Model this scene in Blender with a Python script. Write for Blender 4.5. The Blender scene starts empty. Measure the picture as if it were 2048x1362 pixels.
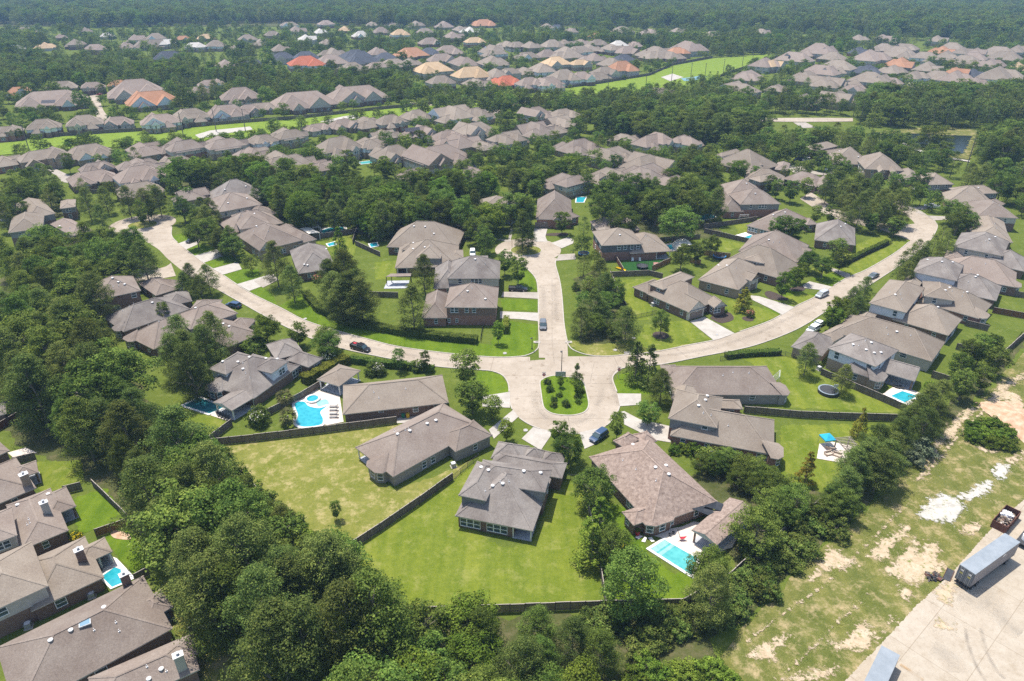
import bpy, math, random
import numpy as np
from mathutils import Vector, Matrix
R = math.radians
rng = random.Random(7)
SC = bpy.context.scene
COL = SC.collection

# ------------------------------------------------------------------ camera, sky, sun, exposure
FPX, HORIZON, CAM_H = 1400.0, -80.0, 88.0          # focal length and horizon row of the survey photo (2048 px wide), height in m
PITCH = math.atan((681 - HORIZON) / FPX)
cam_d = bpy.data.cameras.new('camera'); cam = bpy.data.objects.new('camera', cam_d); COL.objects.link(cam)
cam_d.sensor_width = 36.0; cam_d.lens = 36.0 * FPX / 2048.0
cam_d.clip_start = 0.5; cam_d.clip_end = 20000
cam.location = (0, 0, CAM_H); cam.rotation_euler = (math.pi / 2 - PITCH, 0, 0)
SC.camera = cam

SUN_EL, SUN_AZ = 71.0, 128.0       # azimuth: the sun stands back-left, shadows fall right and toward the camera
sdir = Vector((math.cos(R(SUN_EL)) * math.cos(R(SUN_AZ)), math.cos(R(SUN_EL)) * math.sin(R(SUN_AZ)), math.sin(R(SUN_EL))))
W = bpy.data.worlds.new('World'); SC.world = W; W.use_nodes = True
nt = W.node_tree; bg = nt.nodes['Background']
sky = nt.nodes.new('ShaderNodeTexSky'); sky.sky_type = 'NISHITA'; sky.sun_disc = False
sky.sun_elevation = R(SUN_EL); sky.sun_rotation = R(90 - SUN_AZ)
sky.air_density = 1.0; sky.dust_density = 1.5
nt.links.new(sky.outputs[0], bg.inputs[0]); bg.inputs[1].default_value = 0.15
sd = bpy.data.lights.new('sun', 'SUN'); sd.energy = 4.3; sd.angle = R(0.53); sd.color = (1.0, 0.955, 0.88)
so = bpy.data.objects.new('sun', sd); COL.objects.link(so); so.location = (0, 0, 300)
so.rotation_euler = (-sdir).to_track_quat('-Z', 'Y').to_euler()
SC.view_settings.view_transform = 'Standard'; SC.view_settings.look = 'None'
SC.view_settings.exposure = 0.68; SC.view_settings.gamma = 1.0; SC.view_settings.use_curve_mapping = False
SC.render.engine = 'CYCLES'
cy = SC.cycles; cy.max_bounces = 6; cy.diffuse_bounces = 3; cy.glossy_bounces = 2; cy.transmission_bounces = 2
cy.volume_bounces = 0; cy.transparent_max_bounces = 24; cy.use_denoising = False; cy.caustics_reflective = False; cy.caustics_refractive = False

# ------------------------------------------------------------------ survey: photo points to places on the ground
_fw = np.array([0, math.cos(PITCH), -math.sin(PITCH)]); _up = np.array([0, math.sin(PITCH), math.cos(PITCH)])
def ray(x, y): return _fw * FPX + np.array([1.0, 0, 0]) * (x - 1024) + _up * (681 - y)
def at(x, y, z=0.0):
    d = ray(x, y); t = (CAM_H - z) / -d[2]
    return Vector((d[0] * t, d[1] * t, z))
CROP = dict(
 o=(0,0,1), c1=(0,0,3.938), c2=(510,0,3.938), c3=(1020,0,3.938), c4=(1528,0,3.938),
 c5=(0,330,3.783), c6=(510,330,3.783), c7=(1020,330,3.783), c8=(1528,330,3.783),
 c9=(0,680,3.892), c10=(510,680,3.892), c11=(1020,680,3.892), c12=(1528,680,3.892),
 c13=(0,1010,3.869), c14=(510,1010,3.869), c15=(1020,1010,3.869), c16=(1528,1010,3.869),
 d1=(390,640,6.81), d2=(160,530,6.81), d3=(300,560,6.81), d4=(400,360,6.81), d5=(740,430,5.447),
 d6=(1180,430,6.19), d7=(1400,440,6.81), d8=(1560,560,5.675), e1=(1700,440,5.675), e2=(1310,700,5.673),
 e3=(0,880,5.677), e4=(0,1080,4.831), e5=(0,380,6.19), e6=(900,380,5.689), e7=(1400,280,5.689),
 e8=(1740,320,6.19), q1=(890,850,5.24), q2=(1180,830,4.54), t1=(1880,1000,6.81), k1=(1060,680,6.81))
def px(c, x, y):
    a, b, s = CROP[c]; return a + x / s, b + y / s
def gp(c, x, y, z=0.0): return at(*px(c, x, y), z)
def pts(c, s, z=0.0):
    v = [float(t) for t in s.replace(',', ' ').split()]
    return [gp(c, v[i], v[i + 1], z) for i in range(0, len(v), 2)]

# ------------------------------------------------------------------ materials
MAT = {}
def mk(name, rough=0.9, spec=0.2):
    m = bpy.data.materials.new(name); m.use_nodes = True; n = m.node_tree
    b = n.nodes['Principled BSDF']; b.inputs['Roughness'].default_value = rough
    b.inputs['Specular IOR Level'].default_value = spec
    MAT[name] = m
    return m, n, b
def c4(c): return (c[0], c[1], c[2], 1)
def noise(n, scale, detail=3, coord='Object', rough=0.6, stretch=None):
    tc = n.nodes.new('ShaderNodeTexCoord'); t = n.nodes.new('ShaderNodeTexNoise')
    t.inputs['Scale'].default_value = scale; t.inputs['Detail'].default_value = detail; t.inputs['Roughness'].default_value = rough
    if stretch:
        mp = n.nodes.new('ShaderNodeMapping'); mp.inputs['Scale'].default_value = stretch[:3]
        if len(stretch) > 3: mp.inputs['Rotation'].default_value = (0, 0, stretch[3])
        n.links.new(tc.outputs[coord], mp.inputs[0]); n.links.new(mp.outputs[0], t.inputs[0])
    else: n.links.new(tc.outputs[coord], t.inputs[0])
    return t.outputs[0]
def ramp(n, src, stops):
    r = n.nodes.new('ShaderNodeValToRGB'); e = r.color_ramp.elements
    while len(e) < len(stops): e.new(0.5)
    for i, (p, c) in enumerate(stops): e[i].position = p; e[i].color = c4(c) if len(c) == 3 else c
    n.links.new(src, r.inputs[0]); return r.outputs[0]
def mixc(n, fac, a, b, mode='MIX'):
    m = n.nodes.new('ShaderNodeMix'); m.data_type = 'RGBA'; m.blend_type = mode
    for sock, v in ((m.inputs[0], fac), (m.inputs[6], a), (m.inputs[7], b)):
        if hasattr(v, 'is_output') or isinstance(v, bpy.types.NodeSocket): n.links.new(v, sock)
        else: sock.default_value = c4(v) if isinstance(v, (tuple, list)) else v
    return m.outputs[2]
def simple(name, c1, c2=None, scale=2.0, rough=0.85, spec=0.2, metal=0.0, lo=0.35, hi=0.65, detail=3, coord='Object'):
    m, n, b = mk(name, rough, spec); b.inputs['Metallic'].default_value = metal
    if c2 is None: b.inputs['Base Color'].default_value = c4(c1)
    else: n.links.new(ramp(n, noise(n, scale, detail, coord), [(lo, c1), (hi, c2)]), b.inputs['Base Color'])
    return m
def two_noise(name, c1, c2, s1, dark, s2, amt=0.5, rough=0.9, stretch=None, lo=0.35, hi=0.65):
    m, n, b = mk(name, rough)
    a = ramp(n, noise(n, s1, 4), [(lo, c1), (hi, c2)])
    d = ramp(n, noise(n, s2, 4, stretch=stretch), [(0.35, dark), (0.68, (1, 1, 1))])
    n.links.new(mixc(n, amt, a, d, 'MULTIPLY'), b.inputs['Base Color'])
    return m
def roof_mat(name, c1, c2, weather, s=3.2, amt=0.55):
    m, n, b = mk(name, 0.95, 0.12)
    a = ramp(n, noise(n, s, 5, rough=0.75), [(0.33, c1), (0.66, c2)])
    w = ramp(n, noise(n, 0.22, 4), [(0.36, weather), (0.62, (1, 1, 1))])
    k = mixc(n, amt, a, w, 'MULTIPLY')
    g = ramp(n, noise(n, 7.0, 2), [(0.3, (0.78, 0.78, 0.78)), (0.7, (1.1, 1.1, 1.1))])
    # every roof weathers a little differently
    oi = n.nodes.new('ShaderNodeObjectInfo'); hs = n.nodes.new('ShaderNodeMapRange')
    hs.inputs[3].default_value = 0.86; hs.inputs[4].default_value = 1.1
    n.links.new(oi.outputs['Random'], hs.inputs[0])
    f = mixc(n, 1.0, k, g, 'MULTIPLY')
    hv = n.nodes.new('ShaderNodeHueSaturation'); n.links.new(f, hv.inputs['Color']); n.links.new(hs.outputs[0], hv.inputs['Value'])
    n.links.new(hv.outputs[0], b.inputs['Base Color'])
    return m
roof_mat('roof_brown', (0.213, 0.174, 0.146), (0.283, 0.235, 0.197), (0.66, 0.60, 0.58))
roof_mat('roof_tan', (0.230, 0.190, 0.152), (0.289, 0.243, 0.195), (0.74, 0.70, 0.68))
roof_mat('roof_grey', (0.205, 0.182, 0.163), (0.278, 0.245, 0.216), (0.58, 0.55, 0.55), amt=0.75)
roof_mat('roof_patchy', (0.178, 0.130, 0.106), (0.356, 0.277, 0.227), (0.85, 0.82, 0.8), s=1.6, amt=0.4)
roof_mat('roof_terracotta', (0.360, 0.188, 0.111), (0.432, 0.242, 0.151), (0.8, 0.75, 0.7))
roof_mat('roof_red', (0.378, 0.116, 0.067), (0.432, 0.152, 0.089), (0.8, 0.75, 0.7))
roof_mat('roof_sand', (0.450, 0.322, 0.196), (0.522, 0.385, 0.240), (0.8, 0.75, 0.7))
roof_mat('roof_slate', (0.068, 0.072, 0.085), (0.108, 0.116, 0.134), (0.8, 0.8, 0.8))
roof_mat('roof_dusk', (0.237, 0.189, 0.157), (0.301, 0.243, 0.203), (0.8, 0.76, 0.74))
roof_mat('roof_pale', (0.450, 0.421, 0.374), (0.522, 0.492, 0.445), (0.85, 0.82, 0.8))
two_noise('brick_brown', (0.16, 0.105, 0.08), (0.27, 0.185, 0.145), 5.0, (0.7, 0.66, 0.64), 0.6, 0.5, stretch=(1, 1, 3))
two_noise('brick_red', (0.25, 0.125, 0.09), (0.37, 0.22, 0.17), 5.0, (0.75, 0.7, 0.68), 0.6, 0.5, stretch=(1, 1, 3))
two_noise('brick_tan', (0.28, 0.21, 0.15), (0.40, 0.32, 0.24), 5.0, (0.75, 0.72, 0.7), 0.6, 0.5, stretch=(1, 1, 3))
two_noise('brick_grey', (0.27, 0.25, 0.225), (0.37, 0.345, 0.31), 5.0, (0.78, 0.76, 0.74), 0.6, 0.5, stretch=(1, 1, 3))
two_noise('siding_white', (0.60, 0.64, 0.68), (0.68, 0.71, 0.74), 0.8, (0.9, 0.9, 0.9), 0.5, 0.6, stretch=(1, 1, 20))
two_noise('siding_beige', (0.43, 0.40, 0.35), (0.50, 0.47, 0.42), 0.8, (0.88, 0.88, 0.88), 0.5, 0.6, stretch=(1, 1, 20))
two_noise('siding_grey', (0.21, 0.21, 0.20), (0.27, 0.27, 0.255), 0.8, (0.88, 0.88, 0.88), 0.5, 0.6, stretch=(1, 1, 20))
two_noise('siding_dark', (0.105, 0.11, 0.115), (0.145, 0.15, 0.155), 0.8, (0.88, 0.88, 0.88), 0.5, 0.6, stretch=(1, 1, 20))
two_noise('stone_white', (0.50, 0.46, 0.40), (0.62, 0.58, 0.52), 2.5, (0.8, 0.78, 0.75), 1.2, 0.6)
simple('fascia', (0.42, 0.38, 0.33), (0.50, 0.46, 0.40), 0.7)
simple('trim_white', (0.72, 0.72, 0.70), (0.80, 0.80, 0.78), 0.8, 0.6)
simple('glass_dark', (0.035, 0.06, 0.07), (0.06, 0.095, 0.105), 0.5, 0.12, 0.5)
simple('door_brown', (0.21, 0.165, 0.135), (0.25, 0.20, 0.165), 1.0, 0.6)
simple('vent_white', (0.56, 0.54, 0.52), (0.64, 0.62, 0.60), 3.0, 0.4, 0.5)
simple('metal_dark', (0.03, 0.03, 0.032), (0.05, 0.05, 0.052), 2.0, 0.5, 0.4)
simple('metal_grey', (0.30, 0.31, 0.32), (0.38, 0.39, 0.40), 3.0, 0.45, 0.5, 0.3)
simple('post_white', (0.70, 0.68, 0.65), (0.76, 0.74, 0.70), 2.0, 0.6)
two_noise('fence_wood', (0.115, 0.095, 0.080), (0.225, 0.188, 0.158), 3.0, (0.6, 0.58, 0.56), 1.5, 0.7, stretch=(1, 1, 0.15))
two_noise('fence_cedar', (0.28, 0.155, 0.075), (0.36, 0.205, 0.105), 3.0, (0.7, 0.65, 0.6), 1.5, 0.6, stretch=(1, 1, 0.15))
two_noise('fence_redwood', (0.135, 0.055, 0.035), (0.185, 0.08, 0.05), 3.0, (0.7, 0.65, 0.6), 1.5, 0.6, stretch=(1, 1, 0.15))
simple('wood_pole', (0.13, 0.11, 0.095), (0.19, 0.165, 0.145), 2.0)
simple('bark', (0.14, 0.115, 0.095), (0.24, 0.205, 0.175), 1.5)
simple('soil_mulch', (0.045, 0.032, 0.026), (0.075, 0.055, 0.043), 4.0)

def road_mat():
    m, n, b = mk('road_concrete', 0.9, 0.15)
    a = ramp(n, noise(n, 0.5, 5, rough=0.7), [(0.32, (0.315, 0.265, 0.205)), (0.7, (0.375, 0.32, 0.255))])
    l = ramp(n, noise(n, 0.07, 3), [(0.36, (0.86, 0.84, 0.82)), (0.64, (1.06, 1.06, 1.07))])
    k = mixc(n, 1.0, a, l, 'MULTIPLY')
    uv = n.nodes.new('ShaderNodeUVMap'); sp = n.nodes.new('ShaderNodeSeparateXYZ'); n.links.new(uv.outputs[0], sp.inputs[0])
    def line(sock, period, w):
        md = n.nodes.new('ShaderNodeMath'); md.operation = 'PINGPONG'; md.inputs[1].default_value = period / 2; n.links.new(sock, md.inputs[0])
        lt = n.nodes.new('ShaderNodeMath'); lt.operation = 'LESS_THAN'; lt.inputs[1].default_value = w; n.links.new(md.outputs[0], lt.inputs[0]); return lt.outputs[0]
    j = mixc(n, line(sp.outputs[0], 9.0, 0.06), (1, 1, 1), (0.68, 0.65, 0.62))
    j2 = mixc(n, line(sp.outputs[1], 1.0, 0.008), (1, 1, 1), (0.72, 0.69, 0.66))
    s = ramp(n, noise(n, 0.6, 4, stretch=(1, 1, 1)), [(0.30, (0.72, 0.69, 0.66)), (0.42, (1, 1, 1))])
    k = mixc(n, 1.0, mixc(n, 1.0, mixc(n, 1.0, k, j, 'MULTIPLY'), j2, 'MULTIPLY'), s, 'MULTIPLY')
    n.links.new(k, b.inputs['Base Color'])
road_mat()
two_noise('drive_concrete', (0.360, 0.329, 0.286), (0.423, 0.392, 0.348), 0.6, (0.82, 0.8, 0.78), 0.25, 0.6)
two_noise('drive_worn', (0.297, 0.263, 0.220), (0.360, 0.320, 0.273), 0.6, (0.8, 0.78, 0.76), 0.25, 0.6)
two_noise('kerb_concrete', (0.360, 0.325, 0.277), (0.432, 0.392, 0.339), 1.0, (0.8, 0.78, 0.76), 0.4, 0.5)
two_noise('patio_stone', (0.540, 0.463, 0.396), (0.630, 0.552, 0.475), 1.2, (0.86, 0.84, 0.82), 0.5, 0.5)
two_noise('patio_grey', (0.34, 0.35, 0.37), (0.42, 0.43, 0.45), 1.0, (0.86, 0.86, 0.86), 0.5, 0.5)
two_noise('coping_white', (0.612, 0.587, 0.546), (0.684, 0.659, 0.616), 1.2, (0.9, 0.88, 0.86), 0.5, 0.5)
def yard_mat():
    m, n, b = mk('yard_concrete', 0.9, 0.15)
    a = ramp(n, noise(n, 0.5, 7, rough=0.75), [(0.30, (0.325, 0.27, 0.205)), (0.5, (0.375, 0.32, 0.25)), (0.72, (0.41, 0.36, 0.29))])
    s = ramp(n, noise(n, 0.22, 6, rough=0.7), [(0.30, (0.80, 0.76, 0.70)), (0.44, (1, 1, 1))])
    f = ramp(n, noise(n, 3.0, 3), [(0.3, (0.86, 0.85, 0.83)), (0.45, (1, 1, 1))])
    tc = n.nodes.new('ShaderNodeTexCoord'); mp = n.nodes.new('ShaderNodeMapping'); mp.inputs['Rotation'].default_value = (0, 0, R(-40)); br = n.nodes.new('ShaderNodeTexBrick')
    n.links.new(tc.outputs['Object'], mp.inputs[0]); n.links.new(mp.outputs[0], br.inputs[0]); br.offset = 0.0; br.inputs['Scale'].default_value = 1.0
    br.inputs['Brick Width'].default_value = 11.0; br.inputs['Row Height'].default_value = 7.5; br.inputs['Mortar Size'].default_value = 0.05; br.inputs['Color1'].default_value = (1, 1, 1, 1); br.inputs['Color2'].default_value = (0.95, 0.95, 0.94, 1); br.inputs['Mortar'].default_value = (0.72, 0.69, 0.65, 1)
    k = mixc(n, 1.0, mixc(n, 0.8, a, s, 'MULTIPLY'), f, 'MULTIPLY'); k = mixc(n, 1.0, k, br.outputs[0], 'MULTIPLY')
    n.links.new(k, b.inputs['Base Color'])
yard_mat()
def grass_mat(name, g1, g2, dry, dry_lo, dry_hi, stripe=None, fine=5.0):
    m, n, b = mk(name, 0.95, 0.05)
    a = ramp(n, noise(n, 0.16, 5, rough=0.7), [(0.32, g1), (0.66, g2)])
    f = ramp(n, noise(n, fine, 3, rough=0.8), [(0.28, (0.62, 0.66, 0.55)), (0.72, (1.25, 1.22, 1.15))])
    k = mixc(n, 0.85, a, f, 'MULTIPLY')
    f2 = ramp(n, noise(n, 0.9, 5, rough=0.8), [(0.3, (0.68, 0.76, 0.62)), (0.7, (1.2, 1.15, 1.08))])
    k = mixc(n, 0.8, k, f2, 'MULTIPLY')
    if stripe is not None:
        w = ramp(n, noise(n, 0.35, 2, stretch=(1.0, 0.06, 1.0, stripe)), [(0.4, (0.80, 0.87, 0.78)), (0.6, (1.12, 1.08, 1.05))])
        k = mixc(n, 0.8, k, w, 'MULTIPLY')
    d = ramp(n, noise(n, 0.3, 6, rough=0.78), [(dry_lo, (0, 0, 0)), (dry_hi, (1, 1, 1))])
    k = mixc(n, d, k, dry)
    n.links.new(k, b.inputs['Base Color'])
grass_mat('grass_yard', (0.082, 0.112, 0.020), (0.113, 0.140, 0.029), (0.19, 0.20, 0.065), 0.56, 0.8)
grass_mat('grass_lush', (0.082, 0.132, 0.011), (0.117, 0.172, 0.018), (0.19, 0.225, 0.035), 0.62, 0.85, stripe=R(40))
grass_mat('grass_bright', (0.113, 0.148, 0.018), (0.159, 0.184, 0.032), (0.25, 0.24, 0.075), 0.52, 0.8, stripe=R(-25))
grass_mat('grass_dry', (0.135, 0.151, 0.029), (0.194, 0.189, 0.056), (0.35, 0.285, 0.135), 0.50, 0.68)
grass_mat('grass_field', (0.101, 0.112, 0.030), (0.155, 0.152, 0.053), (0.36, 0.275, 0.15), 0.50, 0.70, stripe=R(-44))
grass_mat('grass_meadow', (0.135, 0.198, 0.025), (0.184, 0.242, 0.041), (0.20, 0.26, 0.06), 0.62, 0.85, fine=1.2)
grass_mat('turf_artificial', (0.02, 0.07, 0.02), (0.028, 0.085, 0.026), (0.03, 0.08, 0.03), 0.6, 0.8)
grass_mat('forest_floor', (0.055, 0.065, 0.024), (0.09, 0.095, 0.038), (0.14, 0.115, 0.065), 0.50, 0.72)
def sand_mat():
    m, n, b = mk('bare_sand', 0.95, 0.05)
    a = ramp(n, noise(n, 0.7, 6, rough=0.8), [(0.30, (0.31, 0.23, 0.14)), (0.52, (0.42, 0.33, 0.225)), (0.7, (0.48, 0.40, 0.295))])
    g = ramp(n, noise(n, 1.1, 6, rough=0.8), [(0.53, (0, 0, 0)), (0.64, (1, 1, 1))])
    n.links.new(mixc(n, g, a, (0.15, 0.165, 0.045)), b.inputs['Base Color'])
    m, n, b = mk('bare_chalk', 0.95, 0.05)
    a = ramp(n, noise(n, 0.7, 6, rough=0.8), [(0.30, (0.35, 0.325, 0.275)), (0.65, (0.47, 0.445, 0.40))])
    g = ramp(n, noise(n, 1.0, 6, rough=0.8), [(0.55, (0, 0, 0)), (0.65, (1, 1, 1))])
    n.links.new(mixc(n, g, a, (0.18, 0.19, 0.06)), b.inputs['Base Color'])
sand_mat()
def fade_into(name):
    n = MAT[name].node_tree; b = n.nodes['Principled BSDF']; out = n.nodes['Material Output']; at_ = n.nodes.new('ShaderNodeAttribute'); at_.attribute_name = 'fade'
    m = n.nodes.new('ShaderNodeMath'); m.operation = 'MULTIPLY_ADD'; m.inputs[1].default_value = 2.6; n.links.new(noise(n, 0.9, 6, rough=0.75), m.inputs[0]); sb = n.nodes.new('ShaderNodeMath'); sb.operation = 'SUBTRACT'; sb.inputs[1].default_value = 1.55; n.links.new(at_.outputs['Fac'], sb.inputs[0]); n.links.new(sb.outputs[0], m.inputs[2])
    g = n.nodes.new('ShaderNodeMapRange'); g.inputs[1].default_value = 0.25; g.inputs[2].default_value = 0.45; n.links.new(m.outputs[0], g.inputs[0])
    tr = n.nodes.new('ShaderNodeBsdfTransparent'); mx = n.nodes.new('ShaderNodeMixShader'); n.links.new(g.outputs[0], mx.inputs[0]); n.links.new(tr.outputs[0], mx.inputs[1]); n.links.new(b.outputs[0], mx.inputs[2]); n.links.new(mx.outputs[0], out.inputs[0])
fade_into('bare_sand'); fade_into('bare_chalk')
def stain_mat(name, c, a):
    m, n, b = mk(name, 0.9, 0.1); b.inputs['Base Color'].default_value = c4(c); tr = n.nodes.new('ShaderNodeBsdfTransparent'); mx = n.nodes.new('ShaderNodeMixShader')
    at_ = n.nodes.new('ShaderNodeAttribute'); at_.attribute_name = 'fade'; ml = n.nodes.new('ShaderNodeMath'); ml.operation = 'MULTIPLY'; n.links.new(at_.outputs['Fac'], ml.inputs[0]); n.links.new(ramp(n, noise(n, 0.5, 5, rough=0.7), [(0.36, (0, 0, 0)), (0.7, (a, a, a))]), ml.inputs[1]); n.links.new(ml.outputs[0], mx.inputs[0]); n.links.new(tr.outputs[0], mx.inputs[1]); n.links.new(b.outputs[0], mx.inputs[2]); n.links.new(mx.outputs[0], n.nodes['Material Output'].inputs[0])
stain_mat('tyre_mark', (0.12, 0.10, 0.085), 0.42); stain_mat('rust_stain', (0.42, 0.25, 0.10), 0.75); stain_mat('oil_stain', (0.13, 0.112, 0.095), 0.26); stain_mat('joint_tar', (0.10, 0.09, 0.08), 0.85)
simple('red_dirt', (0.36, 0.22, 0.13), (0.50, 0.36, 0.25), 0.8)
def water_mat(name, c1, c2, s=1.2):
    m, n, b = mk(name, 0.06, 0.5)
    v = n.nodes.new('ShaderNodeTexVoronoi'); v.inputs['Scale'].default_value = s; v.feature = 'SMOOTH_F1'
    tc = n.nodes.new('ShaderNodeTexCoord'); n.links.new(tc.outputs['Object'], v.inputs[0])
    n.links.new(ramp(n, v.outputs[0], [(0.1, c1), (0.75, c2)]), b.inputs['Base Color'])  # cell pattern paints caustic light into the water colour
    bp = n.nodes.new('ShaderNodeBump'); bp.inputs['Strength'].default_value = 0.15
    n.links.new(noise(n, 2.5, 3), bp.inputs['Height']); n.links.new(bp.outputs[0], b.inputs['Normal'])
water_mat('water_turquoise', (0.012, 0.25, 0.31), (0.035, 0.34, 0.40))
water_mat('water_aqua', (0.055, 0.30, 0.30), (0.10, 0.40, 0.38))
water_mat('water_teal', (0.012, 0.10, 0.12), (0.03, 0.17, 0.19))
water_mat('water_shelf', (0.17, 0.36, 0.34), (0.26, 0.45, 0.43))
water_mat('water_pond', (0.010, 0.016, 0.013), (0.018, 0.026, 0.021), 0.3); MAT['water_pond'].node_tree.nodes['Principled BSDF'].inputs['Specular IOR Level'].default_value = 0.12; MAT['water_pond'].node_tree.nodes['Principled BSDF'].inputs['Roughness'].default_value = 0.25

def leaf_mat(name, dark, mid, light, trans=0.25):
    m = bpy.data.materials.new(name); m.use_nodes = True; n = m.node_tree; MAT[name] = m
    for q in list(n.nodes): n.nodes.remove(q)
    out = n.nodes.new('ShaderNodeOutputMaterial'); mx = n.nodes.new('ShaderNodeMixShader'); mx.inputs[0].default_value = trans
    d = n.nodes.new('ShaderNodeBsdfDiffuse'); t = n.nodes.new('ShaderNodeBsdfTranslucent')
    g = n.nodes.new('ShaderNodeNewGeometry'); oi = n.nodes.new('ShaderNodeObjectInfo')
    c = ramp(n, g.outputs['Random Per Island'], [(0.0, dark), (0.5, mid), (1.0, light)])
    cl = ramp(n, noise(n, 0.85, 2), [(0.34, (0.70, 0.74, 0.72)), (0.66, (1.3, 1.25, 1.1))]); c = mixc(n, 1.0, c, cl, 'MULTIPLY')
    hv = n.nodes.new('ShaderNodeHueSaturation'); mr = n.nodes.new('ShaderNodeMapRange'); mr.inputs[3].default_value = 0.66; mr.inputs[4].default_value = 1.36
    mh = n.nodes.new('ShaderNodeMath'); mh.operation = 'MULTIPLY'; mh.inputs[1].default_value = 7.31
    mf = n.nodes.new('ShaderNodeMath'); mf.operation = 'FRACT'
    ml = n.nodes.new('ShaderNodeMapRange'); ml.inputs[3].default_value = 0.475; ml.inputs[4].default_value = 0.515
    n.links.new(oi.outputs['Random'], mr.inputs[0]); n.links.new(oi.outputs['Random'], mh.inputs[0]); n.links.new(mh.outputs[0], mf.inputs[0])
    n.links.new(mf.outputs[0], ml.inputs[0]); n.links.new(ml.outputs[0], hv.inputs['Hue'])
    n.links.new(mr.outputs[0], hv.inputs['Value']); n.links.new(c, hv.inputs['Color'])
    n.links.new(hv.outputs[0], d.inputs[0]); n.links.new(hv.outputs[0], t.inputs[0])
    n.links.new(d.outputs[0], mx.inputs[1]); n.links.new(t.outputs[0], mx.inputs[2]); n.links.new(mx.outputs[0], out.inputs[0])
leaf_mat('leaf_pine', (0.078, 0.118, 0.034), (0.130, 0.178, 0.047), (0.210, 0.252, 0.072), 0.36)
leaf_mat('leaf_oak', (0.068, 0.116, 0.025), (0.118, 0.180, 0.038), (0.188, 0.250, 0.058), 0.36)
leaf_mat('leaf_lime', (0.085, 0.150, 0.020), (0.125, 0.195, 0.03), (0.175, 0.24, 0.042))
leaf_mat('leaf_gold', (0.135, 0.145, 0.022), (0.19, 0.18, 0.03), (0.28, 0.24, 0.04))
leaf_mat('leaf_hedge', (0.085, 0.112, 0.020), (0.13, 0.155, 0.025), (0.18, 0.20, 0.035))
leaf_mat('leaf_brush', (0.070, 0.115, 0.026), (0.110, 0.160, 0.036), (0.175, 0.205, 0.058))
leaf_mat('leaf_palm', (0.10, 0.125, 0.045), (0.16, 0.175, 0.07), (0.24, 0.24, 0.11))
leaf_mat('leaf_silver', (0.10, 0.125, 0.075), (0.14, 0.165, 0.10), (0.19, 0.21, 0.135))
leaf_mat('leaf_dead', (0.11, 0.085, 0.065), (0.16, 0.125, 0.095), (0.21, 0.17, 0.135))
leaf_mat('flower_white', (0.55, 0.52, 0.48), (0.65, 0.62, 0.58), (0.75, 0.72, 0.68))
leaf_mat('flower_pink', (0.45, 0.12, 0.12), (0.55, 0.18, 0.18), (0.6, 0.28, 0.25))
leaf_mat('flower_yellow', (0.60, 0.48, 0.02), (0.70, 0.58, 0.03), (0.75, 0.66, 0.05))

# ------------------------------------------------------------------ objects
def mesh(name, v, f, mats, midx=None, uv=None):
    me = bpy.data.meshes.new(name); me.from_pydata([tuple(p) for p in v], [], f)
    for m in (mats if isinstance(mats, (list, tuple)) else [mats]): me.materials.append(MAT[m])
    if midx is not None: me.polygons.foreach_set('material_index', midx)
    if uv is not None:
        l = me.uv_layers.new(name='UVMap'); vi = np.empty(len(me.loops), dtype=np.int32); me.loops.foreach_get('vertex_index', vi)
        l.data.foreach_set('uv', np.asarray(uv, dtype=np.float32)[vi].ravel())
    me.update(); return me
def obj(name, me, parent=None, loc=(0, 0, 0), rot=None, scale=None, kind=None, label=None, cat=None, group=None):
    o = bpy.data.objects.new(name, me); COL.objects.link(o); o.location = loc
    if rot is not None: o.rotation_euler = rot
    if scale is not None: o.scale = scale
    if parent is not None: o.parent = parent
    return tag(o, label, cat, group, kind)
def tag(o, label=None, cat=None, group=None, kind=None):
    if label: o['label'] = label
    if cat: o['category'] = cat
    if group: o['group'] = group
    if kind: o['kind'] = kind
    return o
def thing(name, label, cat, loc=(0, 0, 0), rotz=0.0, group=None):
    o = bpy.data.objects.new(name, None); COL.objects.link(o); o.location = loc; o.rotation_euler = (0, 0, rotz); o.empty_display_size = 0.3
    return tag(o, label, cat, group)
def boxv(x0, x1, y0, y1, z0, z1):
    return [(x0,y0,z0),(x1,y0,z0),(x1,y1,z0),(x0,y1,z0),(x0,y0,z1),(x1,y0,z1),(x1,y1,z1),(x0,y1,z1)]
BOXF = [(0,3,2,1),(4,5,6,7),(0,1,5,4),(1,2,6,5),(2,3,7,6),(3,0,4,7)]
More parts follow.
